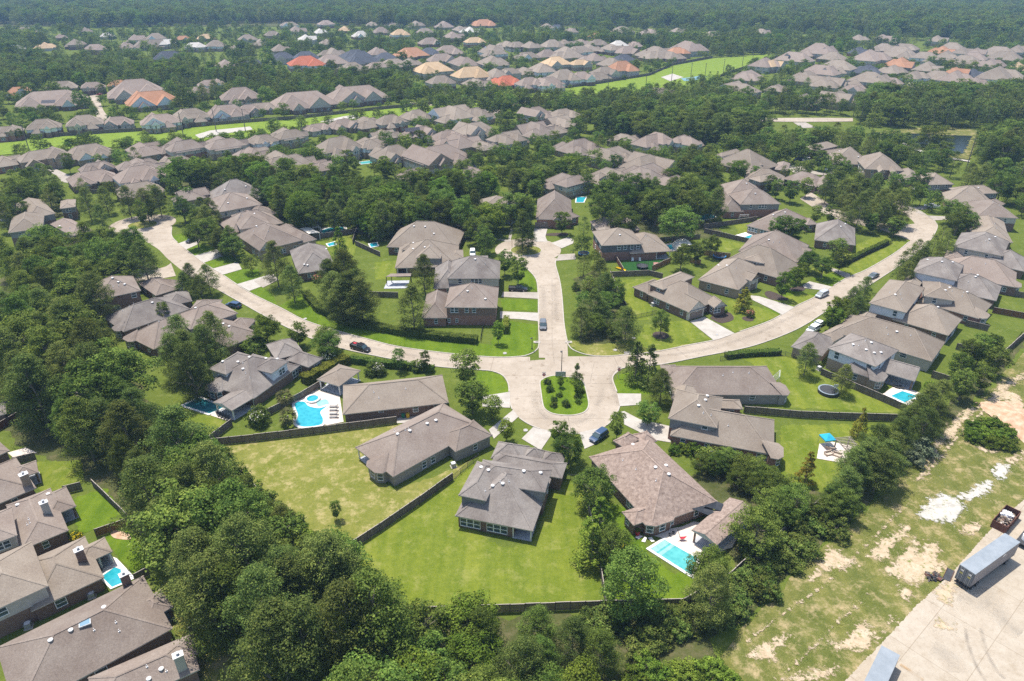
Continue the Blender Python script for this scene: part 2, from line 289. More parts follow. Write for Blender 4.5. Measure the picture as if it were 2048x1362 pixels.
class MB:
    def __init__(s): s.v = []; s.f = []; s.m = []
    def add(s, v, f, m=0):
        k = len(s.v); s.v += [tuple(p) for p in v]; s.f += [tuple(i + k for i in q) for q in f]; s.m += [m] * len(f); return s
    def box(s, x0, x1, y0, y1, z0, z1, m=0): return s.add(boxv(x0, x1, y0, y1, z0, z1), BOXF, m)
    def cyl(s, c, r0, r1, z0, z1, n=10, m=0, cap=True):
        v = [(c[0] + r * math.cos(2*math.pi*i/n), c[1] + r * math.sin(2*math.pi*i/n), z) for r, z in ((r0, z0), (r1, z1)) for i in range(n)]
        f = [(i, (i+1) % n, n + (i+1) % n, n + i) for i in range(n)]
        if cap: f += [tuple(range(n-1, -1, -1)), tuple(range(n, 2*n))]
        return s.add(v, f, m)
    def tube(s, p, q, r0, r1=None, n=6, m=0):
        p, q = Vector(p), Vector(q); r1 = r0 if r1 is None else r1; d = (q - p)
        if d.length < 1e-6: return s
        u = d.orthogonal().normalized(); w = d.normalized().cross(u)
        v = [c + (u * math.cos(2*math.pi*i/n) + w * math.sin(2*math.pi*i/n)) * r for c, r in ((p, r0), (q, r1)) for i in range(n)]
        return s.add(v, [(i, (i+1) % n, n + (i+1) % n, n + i) for i in range(n)] + [tuple(range(n-1, -1, -1)), tuple(range(n, 2*n))], m)
    def prism(s, poly, z0, z1, m=0, mtop=None):
        n = len(poly); v = [(p[0], p[1], z0) for p in poly] + [(p[0], p[1], z1) for p in poly]
        a = sum(poly[i][0]*poly[(i+1)%n][1] - poly[(i+1)%n][0]*poly[i][1] for i in range(n))
        idx = list(range(n)) if a > 0 else list(range(n-1, -1, -1))
        s.add(v, [(idx[i], idx[(i+1)%n], n + idx[(i+1)%n], n + idx[i]) for i in range(n)], m)
        k = len(s.v) - 2*n
        s.f.append(tuple(k + n + i for i in idx)); s.m.append(m if mtop is None else mtop); return s
    def me(s, name, mats): return mesh(name, s.v, s.f, mats, s.m)
_zl = {}
def sheet(name, poly, mat, kind='structure', z=None, wob=0.0, seed=1, **kw):
    """a flat piece of ground; wob makes its edge ragged by so many metres"""
    if z is None: z = 0.03
    k = round(z, 3); _zl[k] = _zl.get(k, -1) + 1; z = z + 0.004 * (_zl[k] % 6)
    P = [Vector((p[0], p[1], 0)) for p in poly]
    if wob:
        r = random.Random(seed); Q = []
        for i, p in enumerate(P):
            q = P[(i + 1) % len(P)]; n = max(2, int((q - p).length / (wob * 1.4)))
            for k in range(n):
                c = p.lerp(q, k / n); Q.append(c + Vector((r.uniform(-wob, wob), r.uniform(-wob, wob), 0)) * 0.6)
        P = Q
    a = sum(P[i].x*P[(i+1) % len(P)].y - P[(i+1) % len(P)].x*P[i].y for i in range(len(P)))
    if a < 0: P.reverse()
    return obj(name, mesh(name, [(p.x, p.y, z) for p in P], [tuple(range(len(P)))], mat), kind=kind, **kw)
def patch(name, poly, mat, z, seed=1, step=0.8):
    """worn ground whose edge frays into the grass: the mesh carries how deep inside the patch each point lies"""
    k = round(z, 3); _zl[k] = _zl.get(k, -1) + 1; z = z + 0.004 * _zl[k]; C = poly + [poly[0]]
    x0 = min(p.x for p in poly) - 2; y0 = min(p.y for p in poly) - 2; nx = int((max(p.x for p in poly) + 2 - x0) / step) + 1; ny = int((max(p.y for p in poly) + 2 - y0) / step) + 1
    sd = [[0.0]*(ny+1) for _ in range(nx+1)]
    for i in range(nx+1):
        for j in range(ny+1):
            q = (x0 + i*step, y0 + j*step); d = polyline_dist(q, C); sd[i][j] = d if inside(q, poly) else -d
    idx = {}; v = []; f = []; fade = []
    def vid(i, j):
        if (i, j) not in idx: idx[(i, j)] = len(v); v.append((x0 + i*step, y0 + j*step, z)); fade.append(min(1, max(0, 0.5 + sd[i][j]/2.4)))
        return idx[(i, j)]
    for i in range(nx):
        for j in range(ny):
            if max(sd[i][j], sd[i+1][j], sd[i+1][j+1], sd[i][j+1]) > -1.2: f.append((vid(i, j), vid(i+1, j), vid(i+1, j+1), vid(i, j+1)))
    me = mesh(name, v, f, mat); t = me.attributes.new('fade', 'FLOAT', 'POINT'); t.data.foreach_set('value', fade)
    return obj(name, me, kind='structure')
def band(name, P, w, mat, z, peak=1.0, kind='structure'):
    """a narrow strip along a line: tracks, stains, seams"""
    v = []; f = []; fd = []; n = len(P); k = round(z, 3); _zl[k] = _zl.get(k, -1) + 1; z = z + 0.004*(_zl[k] % 8)
    for i, p in enumerate(P):
        t = (P[min(i+1, n-1)] - P[max(i-1, 0)]).normalized(); nn = Vector((-t.y, t.x, 0))
        for u, q in ((-.5, 0.0), (0, peak), (.5, 0.0)): r = p + nn*(u*w); v.append((r.x, r.y, z)); fd.append(q)
    for i in range(n-1): f += [(3*i, 3*i+1, 3*i+4, 3*i+3), (3*i+1, 3*i+2, 3*i+5, 3*i+4)]
    me = mesh(name, v, f, mat); t = me.attributes.new('fade', 'FLOAT', 'POINT'); t.data.foreach_set('value', fd); return obj(name, me, kind=kind)
def smooth(P, n=6, closed=False):
    out = []; N = len(P); segs = N if closed else N - 1
    g = (lambda i: P[i % N]) if closed else (lambda i: P[min(max(i, 0), N - 1)])
    for i in range(segs):
        a, b, c, d = g(i-1), g(i), g(i+1), g(i+2)
        for k in range(n):
            t = k / n; t2 = t*t; t3 = t2*t
            out.append(0.5 * ((2*b) + (c-a)*t + (2*a-5*b+4*c-d)*t2 + (3*b-a-3*c+d)*t3))
    if not closed: out.append(P[-1])
    return out
def resample(P, n):
    d = [0.0]
    for i in range(len(P)-1): d.append(d[-1] + (P[i+1]-P[i]).length)
    out = []; j = 0
    for k in range(n):
        t = d[-1] * k / (n-1)
        while j < len(P)-2 and d[j+1] < t: j += 1
        out.append(P[j].lerp(P[j+1], (t-d[j]) / max(1e-6, d[j+1]-d[j])))
    return out
def inside(p, poly):
    x, y = p[0], p[1]; r = False; n = len(poly); j = n - 1
    for i in range(n):
        xi, yi = poly[i][0], poly[i][1]; xj, yj = poly[j][0], poly[j][1]
        if (yi > y) != (yj > y) and x < (xj-xi) * (y-yi) / (yj-yi) + xi: r = not r
        j = i
    return r
def polyline_dist(p, P):
    best = 1e9
    for i in range(len(P)-1):
        a, b = P[i], P[i+1]; ab = (b[0]-a[0], b[1]-a[1]); L = ab[0]**2 + ab[1]**2
        t = 0 if L == 0 else max(0, min(1, ((p[0]-a[0])*ab[0] + (p[1]-a[1])*ab[1]) / L))
        best = min(best, math.hypot(p[0]-a[0]-t*ab[0], p[1]-a[1]-t*ab[1]))
    return best
# ------------------------------------------------------------------ the ground and what is laid on it
obj('ground', mesh('ground', [(-9000, -500, 0), (9000, -500, 0), (9000, 14000, 0), (-9000, 14000, 0)], [(0, 1, 2, 3)], 'grass_yard'), kind='structure')
def floor_poly(c, s, z=10): return pts(c, s, z)

# lawns that stand apart by colour
LAWNS = [('grass_dry', 'o', '427 893 510 884 794 848 860 846 740 920 735 945 790 980 905 940 960 905 905 962 690 1110 600 1085 549 1023 470 940'),
 ('grass_bright', 'o', '690 1112 905 962 960 915 920 1040 1000 1095 1065 1088 1115 960 1165 960 1165 1050 1195 1130 1211 1214 1050 1222 800 1232 779 1214'),
 ('grass_lush', 'o', '960 742 985 744 1005 752 1016 771 1018 790 960 790 930 770'),
 ('grass_lush', 'o', '560 612 640 655 740 680 870 705 1000 716 1050 713 1070 700 1076 650 1000 640 980 690 870 672 700 640 640 615 600 588'),
 ('grass_lush', 'o', '1003 598 1075 600 1075 622 1003 620'), ('grass_lush', 'o', '1046 531 1070 556 1075 583 1040 580 1030 550'),
 ('grass_yard', 'o', '1122 520 1150 520 1165 600 1150 690 1136 688 1124 600 1112 530'),
 ('grass_dry', 'o', '1136 690 1150 680 1270 690 1380 688 1426 680 1320 703 1258 709 1210 712 1174 709'),
 ('grass_bright', 'o', '1290 650 1380 640 1420 678 1320 700 1270 690'),
 ('grass_bright', 'o', '1236 560 1330 556 1310 590 1300 640 1262 640 1240 590'),
 ('grass_bright', 'o', '1424 630 1460 600 1520 615 1560 630 1470 666'), ('grass_bright', 'o', '1545 600 1600 585 1634 592 1590 612'),
 ('grass_bright', 'o', '1640 520 1760 470 1822 482 1735 540 1690 558 1620 540'),
 ('grass_lush', 'o', '1228 770 1235 750 1262 744 1330 745 1330 790 1240 788'),
 ('grass_bright', 'o', '1480 715 1580 712 1640 750 1810 824 1800 826 1490 812 1570 800 1560 760'),
 ('grass_bright', 'o', '1560 850 1798 848 1720 960 1660 990 1560 960'),
 ('grass_bright', 'o', '340 810 411 825 465 850 411 885'), ('grass_dry', 'o', '300 1190 350 1150 424 1238 360 1278'),
 ('grass_lush', 'o', '205 1075 250 1045 305 1125 270 1155'), ('grass_dry', 'o', '385 1310 430 1262 540 1362 390 1362'),
 ('grass_bright', 'o', '70 925 165 920 170 965 80 990'), ('grass_lush', 'o', '140 1000 210 975 255 1035 160 1070'),
 ('grass_lush', 'o', '1212 1000 1260 1020 1300 1110 1350 1150 1390 1140 1380 1210 1215 1210'),
 ('grass_bright', 'o', '630 480 720 468 705 520 640 495'), ('grass_bright', 'o', '750 525 795 520 790 555 750 560'),
 ('grass_bright', 'o', '1465 445 1500 440 1520 470 1480 470'), ('grass_bright', 'o', '1440 478 1495 490 1450 505 1420 490')]
for i, (m, c, s) in enumerate(LAWNS): sheet('lawn', pts(c, s), m, z=0.02, wob=0.5, seed=i)
for c, s in (('c5', '1300 540 1345 590 1460 560 1440 500'), ('c5', '1410 640 1475 685 1630 640 1610 610 1480 600'),
             ('c5', '1545 740 1610 780 1790 735 1800 690 1660 690'), ('c5', '1680 830 1790 900 1960 860 1960 790 1800 790'),
             ('c5', '1890 960 1967 1005 2100 1060 2060 980 1967 900'), ('c8', '0 1080 130 1120 20 1180 -120 1220'),
             ('c8', '180 950 400 975 230 1070 90 1040'), ('c8', '350 860 520 815 615 860 510 915')):
    sheet('lawn', pts(c, s), 'grass_lush', z=0.02, wob=0.3)
ARTI = pts('d6', '390 590 690 560 1000 560 770 690 420 690')
sheet('artificial_turf', ARTI, 'turf_artificial', z=0.05)

# woodland floors
FLOORS = [('o', '0 680 150 640 330 830 430 900 560 1080 700 1190 800 1240 1380 1230 1480 1362 560 1380 440 1270 330 1130 180 970 60 900 0 860'),
 ('o', '0 560 150 480 250 470 330 555 260 575 170 640 0 640'), ('o', '0 380 80 370 140 430 60 450 0 440'),
 ('o', '330 380 420 340 980 380 1000 440 940 480 740 485 720 440 560 440'),
 ('o', '1365 960 1440 920 1600 990 1790 880 1850 850 2048 660 2048 700 1880 870 1680 1060 1490 1240 1370 1300 1370 1215 1480 1140'),
 ('o', '1150 560 1190 540 1230 570 1270 680 1160 690'), ('o', '1180 410 1440 410 1440 480 1240 470')]
for i, (c, s) in enumerate(FLOORS): sheet('woodland_floor', pts(c, s), 'forest_floor', z=0.012, wob=1.5, seed=i + 50)

# the vacant field, its bare patches, the dirt track, the concrete yard
_y0, _y1 = at(1985, 1055), at(1690, 1362); _yd = (_y1-_y0).normalized(); _yn = Vector((-_yd.y, _yd.x, 0)); _yn = _yn if _yn.x > 0 else -_yn
FIELD = [_y1 + _yd*70 + _yn*260, _y1 + _yd*70 - _yn*26] + pts('o', '1380 1400 1430 1330 1490 1250 1600 1140 1690 1060 1790 960 1880 870 1960 800 2060 690 2200 600') + [_y0 - _yd*260, _y0 - _yd*260 + _yn*260]
sheet('field', FIELD, 'grass_field', z=0.055, wob=1.0, seed=3)
PATCH = [('bare_sand', 'c16', '440 400 510 320 610 355 600 390 735 455 600 510 540 490 460 530 380 600 340 560 430 470'),
 ('bare_sand', 'c16', '800 400 900 260 1060 200 1040 150 1150 160 1130 210 1040 260 930 455'),
 ('bare_sand', 'c16', '910 520 1060 380 1150 260 1220 270 1180 380 1290 270 1390 330 1330 400 1420 490 1300 560 1160 620 1020 570'),
 ('bare_sand', 'c16', '-160 1140 60 1040 200 990 190 1030 80 1150 130 1190 40 1225 -120 1190'),
 ('bare_sand', 'c16', '480 1060 610 1050 720 940 760 880 830 950 830 1050 900 1000 1000 870 1030 880 880 1040 760 1150 520 1110'),
 ('bare_sand', 'c16', '60 1362 330 1280 560 1240 560 1300 400 1362'), ('bare_sand', 'c16', '1030 600 1160 690 1130 760 1060 720'),
 ('bare_sand', 'c12', '1180 1080 1310 930 1290 850 1400 700 1560 540 1680 520 1540 660 1480 770 1400 790 1340 880 1410 900 1330 970 1240 1090'),
 ('bare_sand', 'c12', '1680 520 1780 420 1830 350 2030 240 2030 300 1880 390 1990 430 2030 510 1780 560 1720 570 1900 470'),
 ('bare_sand', 'c12', '1870 940 2030 850 2030 900 1900 990'), ('bare_sand', 'c12', '1640 830 1850 860 1740 900'),
 ('bare_chalk', 'c12', '1200 1362 1290 1230 1390 1190 1470 1220 1530 1260 1570 1290 1540 1362'),
 ('bare_chalk', 'c12', '1470 1220 1600 1170 1720 1090 1790 1110 1760 1190 1620 1250 1540 1250'),
 ('bare_chalk', 'c12', '1770 1010 1840 955 1900 970 1920 1030 1880 1080 1810 1090 1790 1060'),
 ('bare_chalk', 'c16', '1180 80 1240 0 1560 0 1540 70 1450 150 1400 130 1340 140 1230 110'),
 ('bare_sand', 'c16', '1540 150 1640 140 1690 180 1590 250 1530 230')]
for i, (m, c, s) in enumerate(PATCH): patch('bare_patch', pts(c, s), m, 0.085, seed=i)
YARD = [_y1 + _yd*70] + pts('o', '1690 1362 1765 1285 1830 1215 1900 1150 1985 1055 2048 1000') + [_y0 - _yd*120, _y0 - _yd*120 + _yn*200, _y1 + _yd*70 + _yn*200]
sheet('concrete_yard', YARD, 'yard_concrete', z=0.12, wob=0.18)
for s in ('1310 700 1390 590 1480 560 1500 620 1440 800 1380 780', '1320 890 1480 930 1490 970 1400 980 1320 940'):
    patch('rubble_patch', pts('c16', s), 'bare_sand', 0.15)
for s in ('-140 1060 0 960 240 780 430 640 700 400 900 200 1080 20', '100 1362 300 1180 520 960 760 720'):
    for o in (0, 1): band('dirt_track', smooth([q + Vector((1.3*o, .9*o, 0)) for q in pts('c16', s)], 5), 1.6, 'bare_sand', 0.155, .52)
band('dirt_track', smooth(pts('c12', '1190 1100 1330 960 1500 760 1700 560 1900 380 2060 260'), 5), 3.0, 'bare_sand', 0.155, .6)
for s, m, w in (('1560 960 1575 1080 1640 1250 1710 1362', 'tyre_mark', .8), ('1680 960 1705 1100 1780 1260 1860 1350', 'tyre_mark', .8), ('1050 1240 1130 1290 1190 1330 1230 1362', 'rust_stain', .8), ('1500 700 1640 760 1800 800', 'oil_stain', 4.5), ('1700 640 1860 900 1990 1000', 'oil_stain', 4.0), ('1300 1100 1420 1180 1500 1300', 'oil_stain', 4.0)): band('tyre_track', smooth(pts('c16', s), 5), w, m, 0.19)

# roads
ROADP = []
def road(Lc, Ls, Rc, Rs, name='road', n=40, z=0.06, mat='road_concrete'):
    L = resample(smooth(pts(Lc, Ls), 8), n); Q = resample(smooth(pts(Rc, Rs), 8), n)
    v = []; uv = []; u = 0.0
    for i in range(n):
        if i: u += ((L[i]-L[i-1]).length + (Q[i]-Q[i-1]).length) / 2
        v += [(L[i].x, L[i].y, z), (Q[i].x, Q[i].y, z)]; uv += [(u, 0.02), (u, 0.98)]
    f = [(2*i, 2*i+1, 2*i+3, 2*i+2) for i in range(n-1)]
    ROADP.append([p for p in L] + [p for p in reversed(Q)])
    return obj(name, mesh(name, v, f, mat, uv=uv), kind='structure')
FAR_L = '344 450 344 473 362 491 407 526 444 549 497 584 563 617 612 642 682 664 737 679 793 693 870 704 947 712 998 715 1030 714 1060 714'
NEAR_L = '262 455 285 478 317 499 338 520 385 556 440 582 481 605 520 627 560 648 610 672 650 687 690 699 741 710 787 719 870 733 957 740 1000 744 1060 748'
FAR_R = '1090 714 1150 713 1210 713 1259 709 1315 703 1380 690 1431 680 1469 667 1540 642 1589 614 1634 592 1692 557 1734 539 1790 506 1818 484 1830 464 1829 447 1815 433 1798 421 1770 405'
NEAR_R = '1090 748 1200 746 1254 735 1323 729 1405 713 1482 698 1528 685 1580 665 1615 647 1647 626 1700 595 1763 555 1812 522 1856 486 1874 457 1871 445 1861 436 1840 422 1819 411 1790 396'
road('o', FAR_L, 'o', NEAR_L, n=90); road('o', FAR_R, 'o', NEAR_R, n=90, z=0.064)
road('o', '1078 716 1077 681 1077 647 1076 584 1070 555 1046 531 1030 522', 'o', '1136 716 1134 681 1128 647 1124 594 1119 560 1111 530 1113 516', n=40, z=0.068)
def disc(c, edge, z, mat='road_concrete', name='road', n=40, sy=1.0):
    a = at(*c); r = (at(*edge) - a).length
    P = [Vector((a.x + r*math.cos(2*math.pi*i/n), a.y + r*sy*math.sin(2*math.pi*i/n), z)) for i in range(n)]
    ROADP.append(P)
    return obj(name, mesh(name, P, [tuple(range(n))], mat, uv=[(0.3*(p.x), 0.5) for p in P]), kind='structure'), P
_, CUL_N = disc((1056, 500), (1122, 503), 0.072); _, CUL_W = disc((285, 449), (347, 449), 0.072)
SOUTH = smooth(pts('o', '985 735 1006 751 1017 770 1019 800 1030 828 1062 851 1100 862 1150 868 1196 862 1226 838 1240 808 1232 780 1225 756 1236 738 1180 725 1080 720'), 5, True)
obj('road', mesh('road', [(p.x, p.y, 0.076) for p in SOUTH], [tuple(range(len(SOUTH)))], 'road_concrete', uv=[(p.y, 0.3 + 0.02*p.x) for p in SOUTH]), kind='structure'); ROADP.append(SOUTH)
road('o', '1836 447 1790 450 1740 441 1700 430 1665 412 1640 396 1620 384', 'o', '1824 482 1790 470 1755 458 1720 450 1690 442 1650 428 1625 414 1600 398', n=30, z=0.08)
road('c4', '-60 925 30 932 360 930 700 932', 'c4', '-60 965 30 960 360 962 700 958', n=12, z=0.2)
road('c1', '700 735 740 860 780 970', 'c1', '775 735 810 860 870 940', n=12, z=0.2)
road('o', '342 526 330 534 300 540 240 546', 'o', '352 552 330 556 300 560 240 566', n=12, z=0.08)
road('o', '820 205 900 212 985 222 1060 196 1200 196', 'o', '820 210 900 220 985 230 1060 204 1200 202', n=24, z=0.2)

for c, s, w in (('k1', '0 600 60 602 130 600', .16), ('k1', '770 598 900 596 1120 598', .16), ('k1', '515 1045 540 1150 555 1250', .16), ('k1', '110 60 300 58 500 55', .16), ('k1', '1220 235 1290 320 1340 380', .14), ('o', '1104 560 1104 620 1104 690', .14), ('k1', '300 60 320 200 330 330', .14), ('k1', '820 590 850 420 880 300', .12)): band('road_joint', smooth(pts(c, s), 4), w, 'joint_tar', 0.1)
for c, s, w in (('k1', '1140 420 1100 520 1130 640 1180 800 1220 900', .9), ('o', '1086 640 1087 600 1086 570', 1.1), ('o', '1112 640 1111 600 1108 570', 1.1), ('k1', '900 900 960 800 980 650', 1.0), ('k1', '60 700 70 850 130 980 260 1080 460 1130 700 1110 870 1010', 1.1), ('o', '560 632 640 668 760 700 900 722', .9), ('o', '1300 716 1420 697 1520 664 1640 606', .9), ('o', '400 545 450 574 520 612', .9), ('k1', '140 700 150 800 160 880', .5)): band('tyre_wear', smooth(pts(c, s), 5), w*2.2, 'oil_stain', 0.105)
# kerbs, standing 0.1 m over the road, left open where a driveway meets the road
DRIVES = [('drive_worn', 'o', '1005 584 1076 585 1076 598 1003 594'), ('drive_concrete', 'o', '1000 623 1076 626 1076 643 1045 639 1000 637'),
 ('drive_concrete', 'c7', '1360 1185 1470 1150 1700 1275 1540 1328'), ('drive_concrete', 'd7', '690 1030 800 1040 1290 1190 1120 1295 980 1220 690 1080'),
 ('drive_concrete', 'd7', '1400 890 1490 838 1800 912 1720 965 1420 930'), ('drive_worn', 'd7', '1780 690 1800 655 2043 740 2030 810'),
 ('drive_concrete', 'c5', '1350 595 1410 640 1500 600 1520 560 1440 560'), ('drive_concrete', 'c5', '1470 688 1545 740 1690 690 1640 640'),
 ('drive_concrete', 'c5', '1612 785 1685 832 1830 790 1800 735'), ('drive_concrete', 'c5', '1795 903 1885 955 2060 890 2040 830'),
 ('drive_worn', 'c6', '-10 880 60 930 180 870 140 830'), ('drive_concrete', 'c10', '1770 440 1985 405 1985 530 1770 520'),
 ('drive_concrete', 'c10', '1820 700 2010 545 2050 600 1860 770'), ('drive_concrete', 'c11', '90 770 180 680 340 715 240 860'),
 ('drive_concrete', 'c11', '540 720 735 680 690 800 580 850'), ('drive_concrete', 'c11', '860 560 890 556 1010 620 1240 672 1250 800 1130 780 890 660'),
 ('drive_concrete', 'c11', '835 418 1020 420 1020 505 855 518'), ('drive_concrete', 'e6', '960 440 1110 440 1085 530 1110 590 960 590 945 520'),
 ('drive_concrete', 'e6', '1150 605 1340 540 1410 565 1400 610 1270 665'), ('drive_worn', 'e6', '1240 735 1420 725 1430 790 1205 808'),
 ('drive_worn', 'e6', '515 555 640 590 690 590 720 440 690 440 660 570'), ('drive_worn', 'e8', '610 625 700 690 960 700 960 740 740 705 560 650'),
 ('drive_worn', 'c8', '1080 325 1200 340 1260 320 1220 310'), ('drive_worn', 'c8', '1240 395 1290 420 1400 415 1390 390'),
 ('drive_worn', 'e7', '990 270 1060 290 1400 380 1380 400 1060 370 990 310'), ('drive_worn', 'e7', '1120 300 1290 275 1300 300 1160 325'),
 ('drive_worn', 'e7', '1330 380 1540 350 1570 375 1390 405'), ('drive_worn', 'c4', '230 965 330 965 410 1005 300 1010'),
 ('drive_worn', 'c5', '340 40 400 20 560 95 540 140 470 130 430 80'), ('drive_worn', 'c1', '1530 1045 1930 1010 1970 1025 1600 1090'),
 ('drive_worn', 'c2', '525 945 800 910 820 925 560 980'), ('drive_worn', 'c3', '1190 610 1290 580 1370 625 1250 650')]
DRV = []
for m, c, s in DRIVES:
    P = pts(c, s); DRV.append(P); sheet('driveway', P, m, z=0.09)
def kerb(P, closed=False, w=0.28):
    """one run of kerb, cut into pieces where driveways cross"""
    runs = []; cur = []
    Q = P + [P[0]] if closed else P
    Q2 = []
    for i in range(len(Q)-1):
        n = max(1, int((Q[i+1]-Q[i]).length / 1.0))
        Q2 += [Q[i].lerp(Q[i+1], k / n) for k in range(n)]
    Q2.append(Q[-1])
    for p in Q2:
        if any(inside(p, d) for d in DRV):
            if len(cur) > 2: runs.append(cur)
            cur = []
        else: cur.append(p)
    if len(cur) > 2: runs.append(cur)
    for r in runs:
        v = []; f = []
        for i, p in enumerate(r):
            t = (r[min(i+1, len(r)-1)] - r[max(i-1, 0)]).normalized(); nn = Vector((-t.y, t.x, 0)) * (w/2)
            v += [(p.x+nn.x, p.y+nn.y, 0), (p.x+nn.x, p.y+nn.y, 0.17), (p.x-nn.x, p.y-nn.y, 0.17), (p.x-nn.x, p.y-nn.y, 0)]
        for i in range(len(r)-1):
            for k in range(3): f.append((4*i+k, 4*i+k+1, 4*i+k+5, 4*i+k+4))
        obj('kerb', mesh('kerb', v, f, 'kerb_concrete'), kind='structure')
kerb(smooth(pts('o', '344 455 344 473 362 491 407 526 444 549 497 584 563 617 612 642 682 664 737 679 793 693 870 704 947 712 998 715 1030 714 1053 711 1071 702 1078 688 1077 647 1076 584 1070 555 1046 531 1036 524'), 6))
kerb(smooth(pts('o', '440 582 481 605 520 627 560 648 610 672 650 687 690 699 741 710 787 719 870 733 957 740 985 743 1006 752 1017 770 1019 800 1030 828 1062 851 1100 862 1150 868 1196 862 1226 838 1240 808 1232 780 1225 757 1235 743 1254 735 1323 729 1405 713 1482 698 1528 685 1580 665 1615 647 1647 626 1700 595 1763 555 1812 522 1856 486 1874 457 1871 445 1861 436 1840 422'), 6))
kerb(smooth(pts('o', '1113 518 1111 530 1119 560 1124 594 1128 647 1134 681 1138 692 1148 701 1174 710 1210 713 1259 709 1315 703 1380 690 1431 680 1469 667 1540 642 1589 614 1634 592 1692 557 1734 539 1790 506 1818 484'), 6))
ISLE = smooth(pts('k1', '135 580 170 540 230 510 330 490 480 505 640 520 720 570 750 640 790 800 798 900 760 970 680 1010 560 1030 420 1025 290 1000 200 940 170 860 150 720'), 4, True)
sheet('traffic_island', ISLE, 'grass_lush', z=0.15); kerb(ISLE, True)
for c, e in (((1052, 501), (1083, 501)), ((285, 450), (313, 450))):
    a = at(*c); r = (at(*e)-a).length; P = [Vector((a.x+r*math.cos(2*math.pi*i/28), a.y+r*0.9*math.sin(2*math.pi*i/28), 0)) for i in range(28)]
    sheet('traffic_island', P, 'grass_dry', z=0.15); kerb(P, True)
# storm inlets and utility lids beside the kerb
for c, x, y in (('k1', 95, 33), ('k1', 525, 32), ('k1', 1330, 180)):
    p = gp(c, x, y); b = MB().box(-0.9, 0.9, -0.5, 0.5, 0, 0.19).box(-0.35, 0.35, -0.15, 0.15, 0.19, 0.2, 1)
    obj('storm_inlet', b.me('storm_inlet', ['kerb_concrete', 'metal_dark']), loc=p, label='square concrete storm drain inlet set in the kerb of the short street', cat='drain', group='storm inlets at the street corners')

# green utility strips and their concrete channels, the pond
STRIP1 = pts('o', '-120 300 0 288 120 274 300 262 480 247 600 238 760 220 880 210 960 206 965 214 880 224 740 242 600 262 500 275 330 290 120 300 -120 322')
STRIP2 = pts('o', '1040 196 1080 184 1200 168 1300 152 1345 132 1430 117 1540 109 1556 113 1500 131 1420 160 1330 186 1190 196 1060 200')
sheet('meadow_strip', STRIP1, 'grass_meadow', z=0.25); sheet('meadow_strip', STRIP2, 'grass_meadow', z=0.25)
for s in ('390 271 420 262 500 254 506 260 450 268 400 278', '640 244 690 233 716 231 718 236 660 247', '1322 155 1345 148 1367 155 1340 163'):
    sheet('concrete_channel', pts('o', s), 'drive_concrete', z=0.32)
sheet('pond_bank', pts('c4', '860 1040 1200 1010 1480 1000 1700 1030 1680 1080 1620 1260 1340 1230 1100 1140 880 1070'), 'grass_field', z=0.25, wob=2)
POND = pts('c4', '870 1055 1000 1060 1200 1055 1500 1070 1640 1075 1600 1150 1560 1215 1400 1200 1250 1170 1100 1120 950 1090')
sheet('pond', POND, 'water_pond', z=0.33, wob=1.5)
sheet('path', pts('c4', '1080 1130 1130 1170 1300 1220 1420 1250 1620 1280 1620 1270 1430 1240 1310 1210 1150 1160 1100 1125'), 'drive_concrete', z=0.36)
BASIN = pts('c3', '1345 620 1440 610 1490 600 1560 605 1440 640 1370 640'); sheet('pond', BASIN, 'water_teal', z=0.34)
KEEP = ROADP + DRV + [STRIP1, STRIP2, POND, FIELD, YARD]
# ------------------------------------------------------------------ houses
OV = 0.42
def frame_ring():
    b = MB()
    b.box(-0.5, 0.5, -0.05, 0.05, 0.44, 0.5).box(-0.5, 0.5, -0.07, 0.09, -0.5, -0.43)
    b.box(-0.5, -0.43, -0.05, 0.05, -0.43, 0.44).box(0.43, 0.5, -0.05, 0.05, -0.43, 0.44).box(-0.43, 0.43, -0.04, 0.03, -0.03, 0.03)
    return b.me('window', ['trim_white'])
WIN_ME = frame_ring()
PANE_ME = mesh('pane', [(-0.44, 0.01, -0.44), (0.44, 0.01, -0.44), (0.44, 0.01, 0.45), (-0.44, 0.01, 0.45)], [(0, 1, 2, 3)], 'glass_dark')
def vent_me():
    b = MB().cyl((0, 0), 0.24, 0.24, 0, 0.2, 10).cyl((0, 0), 0.35, 0.34, 0.2, 0.3, 12).cyl((0, 0), 0.34, 0.14, 0.3, 0.4, 12)
    return b.me('roof_vent', ['vent_white'])
VENT_ME = vent_me()
PIPE_ME = MB().cyl((0, 0), 0.16, 0.16, 0, 0.12, 8).cyl((0, 0), 0.06, 0.06, 0.12, 0.5, 8).me('vent_pipe', ['vent_white'])
HOUSES = []      # (centre, radius) of every house, so that trees keep off
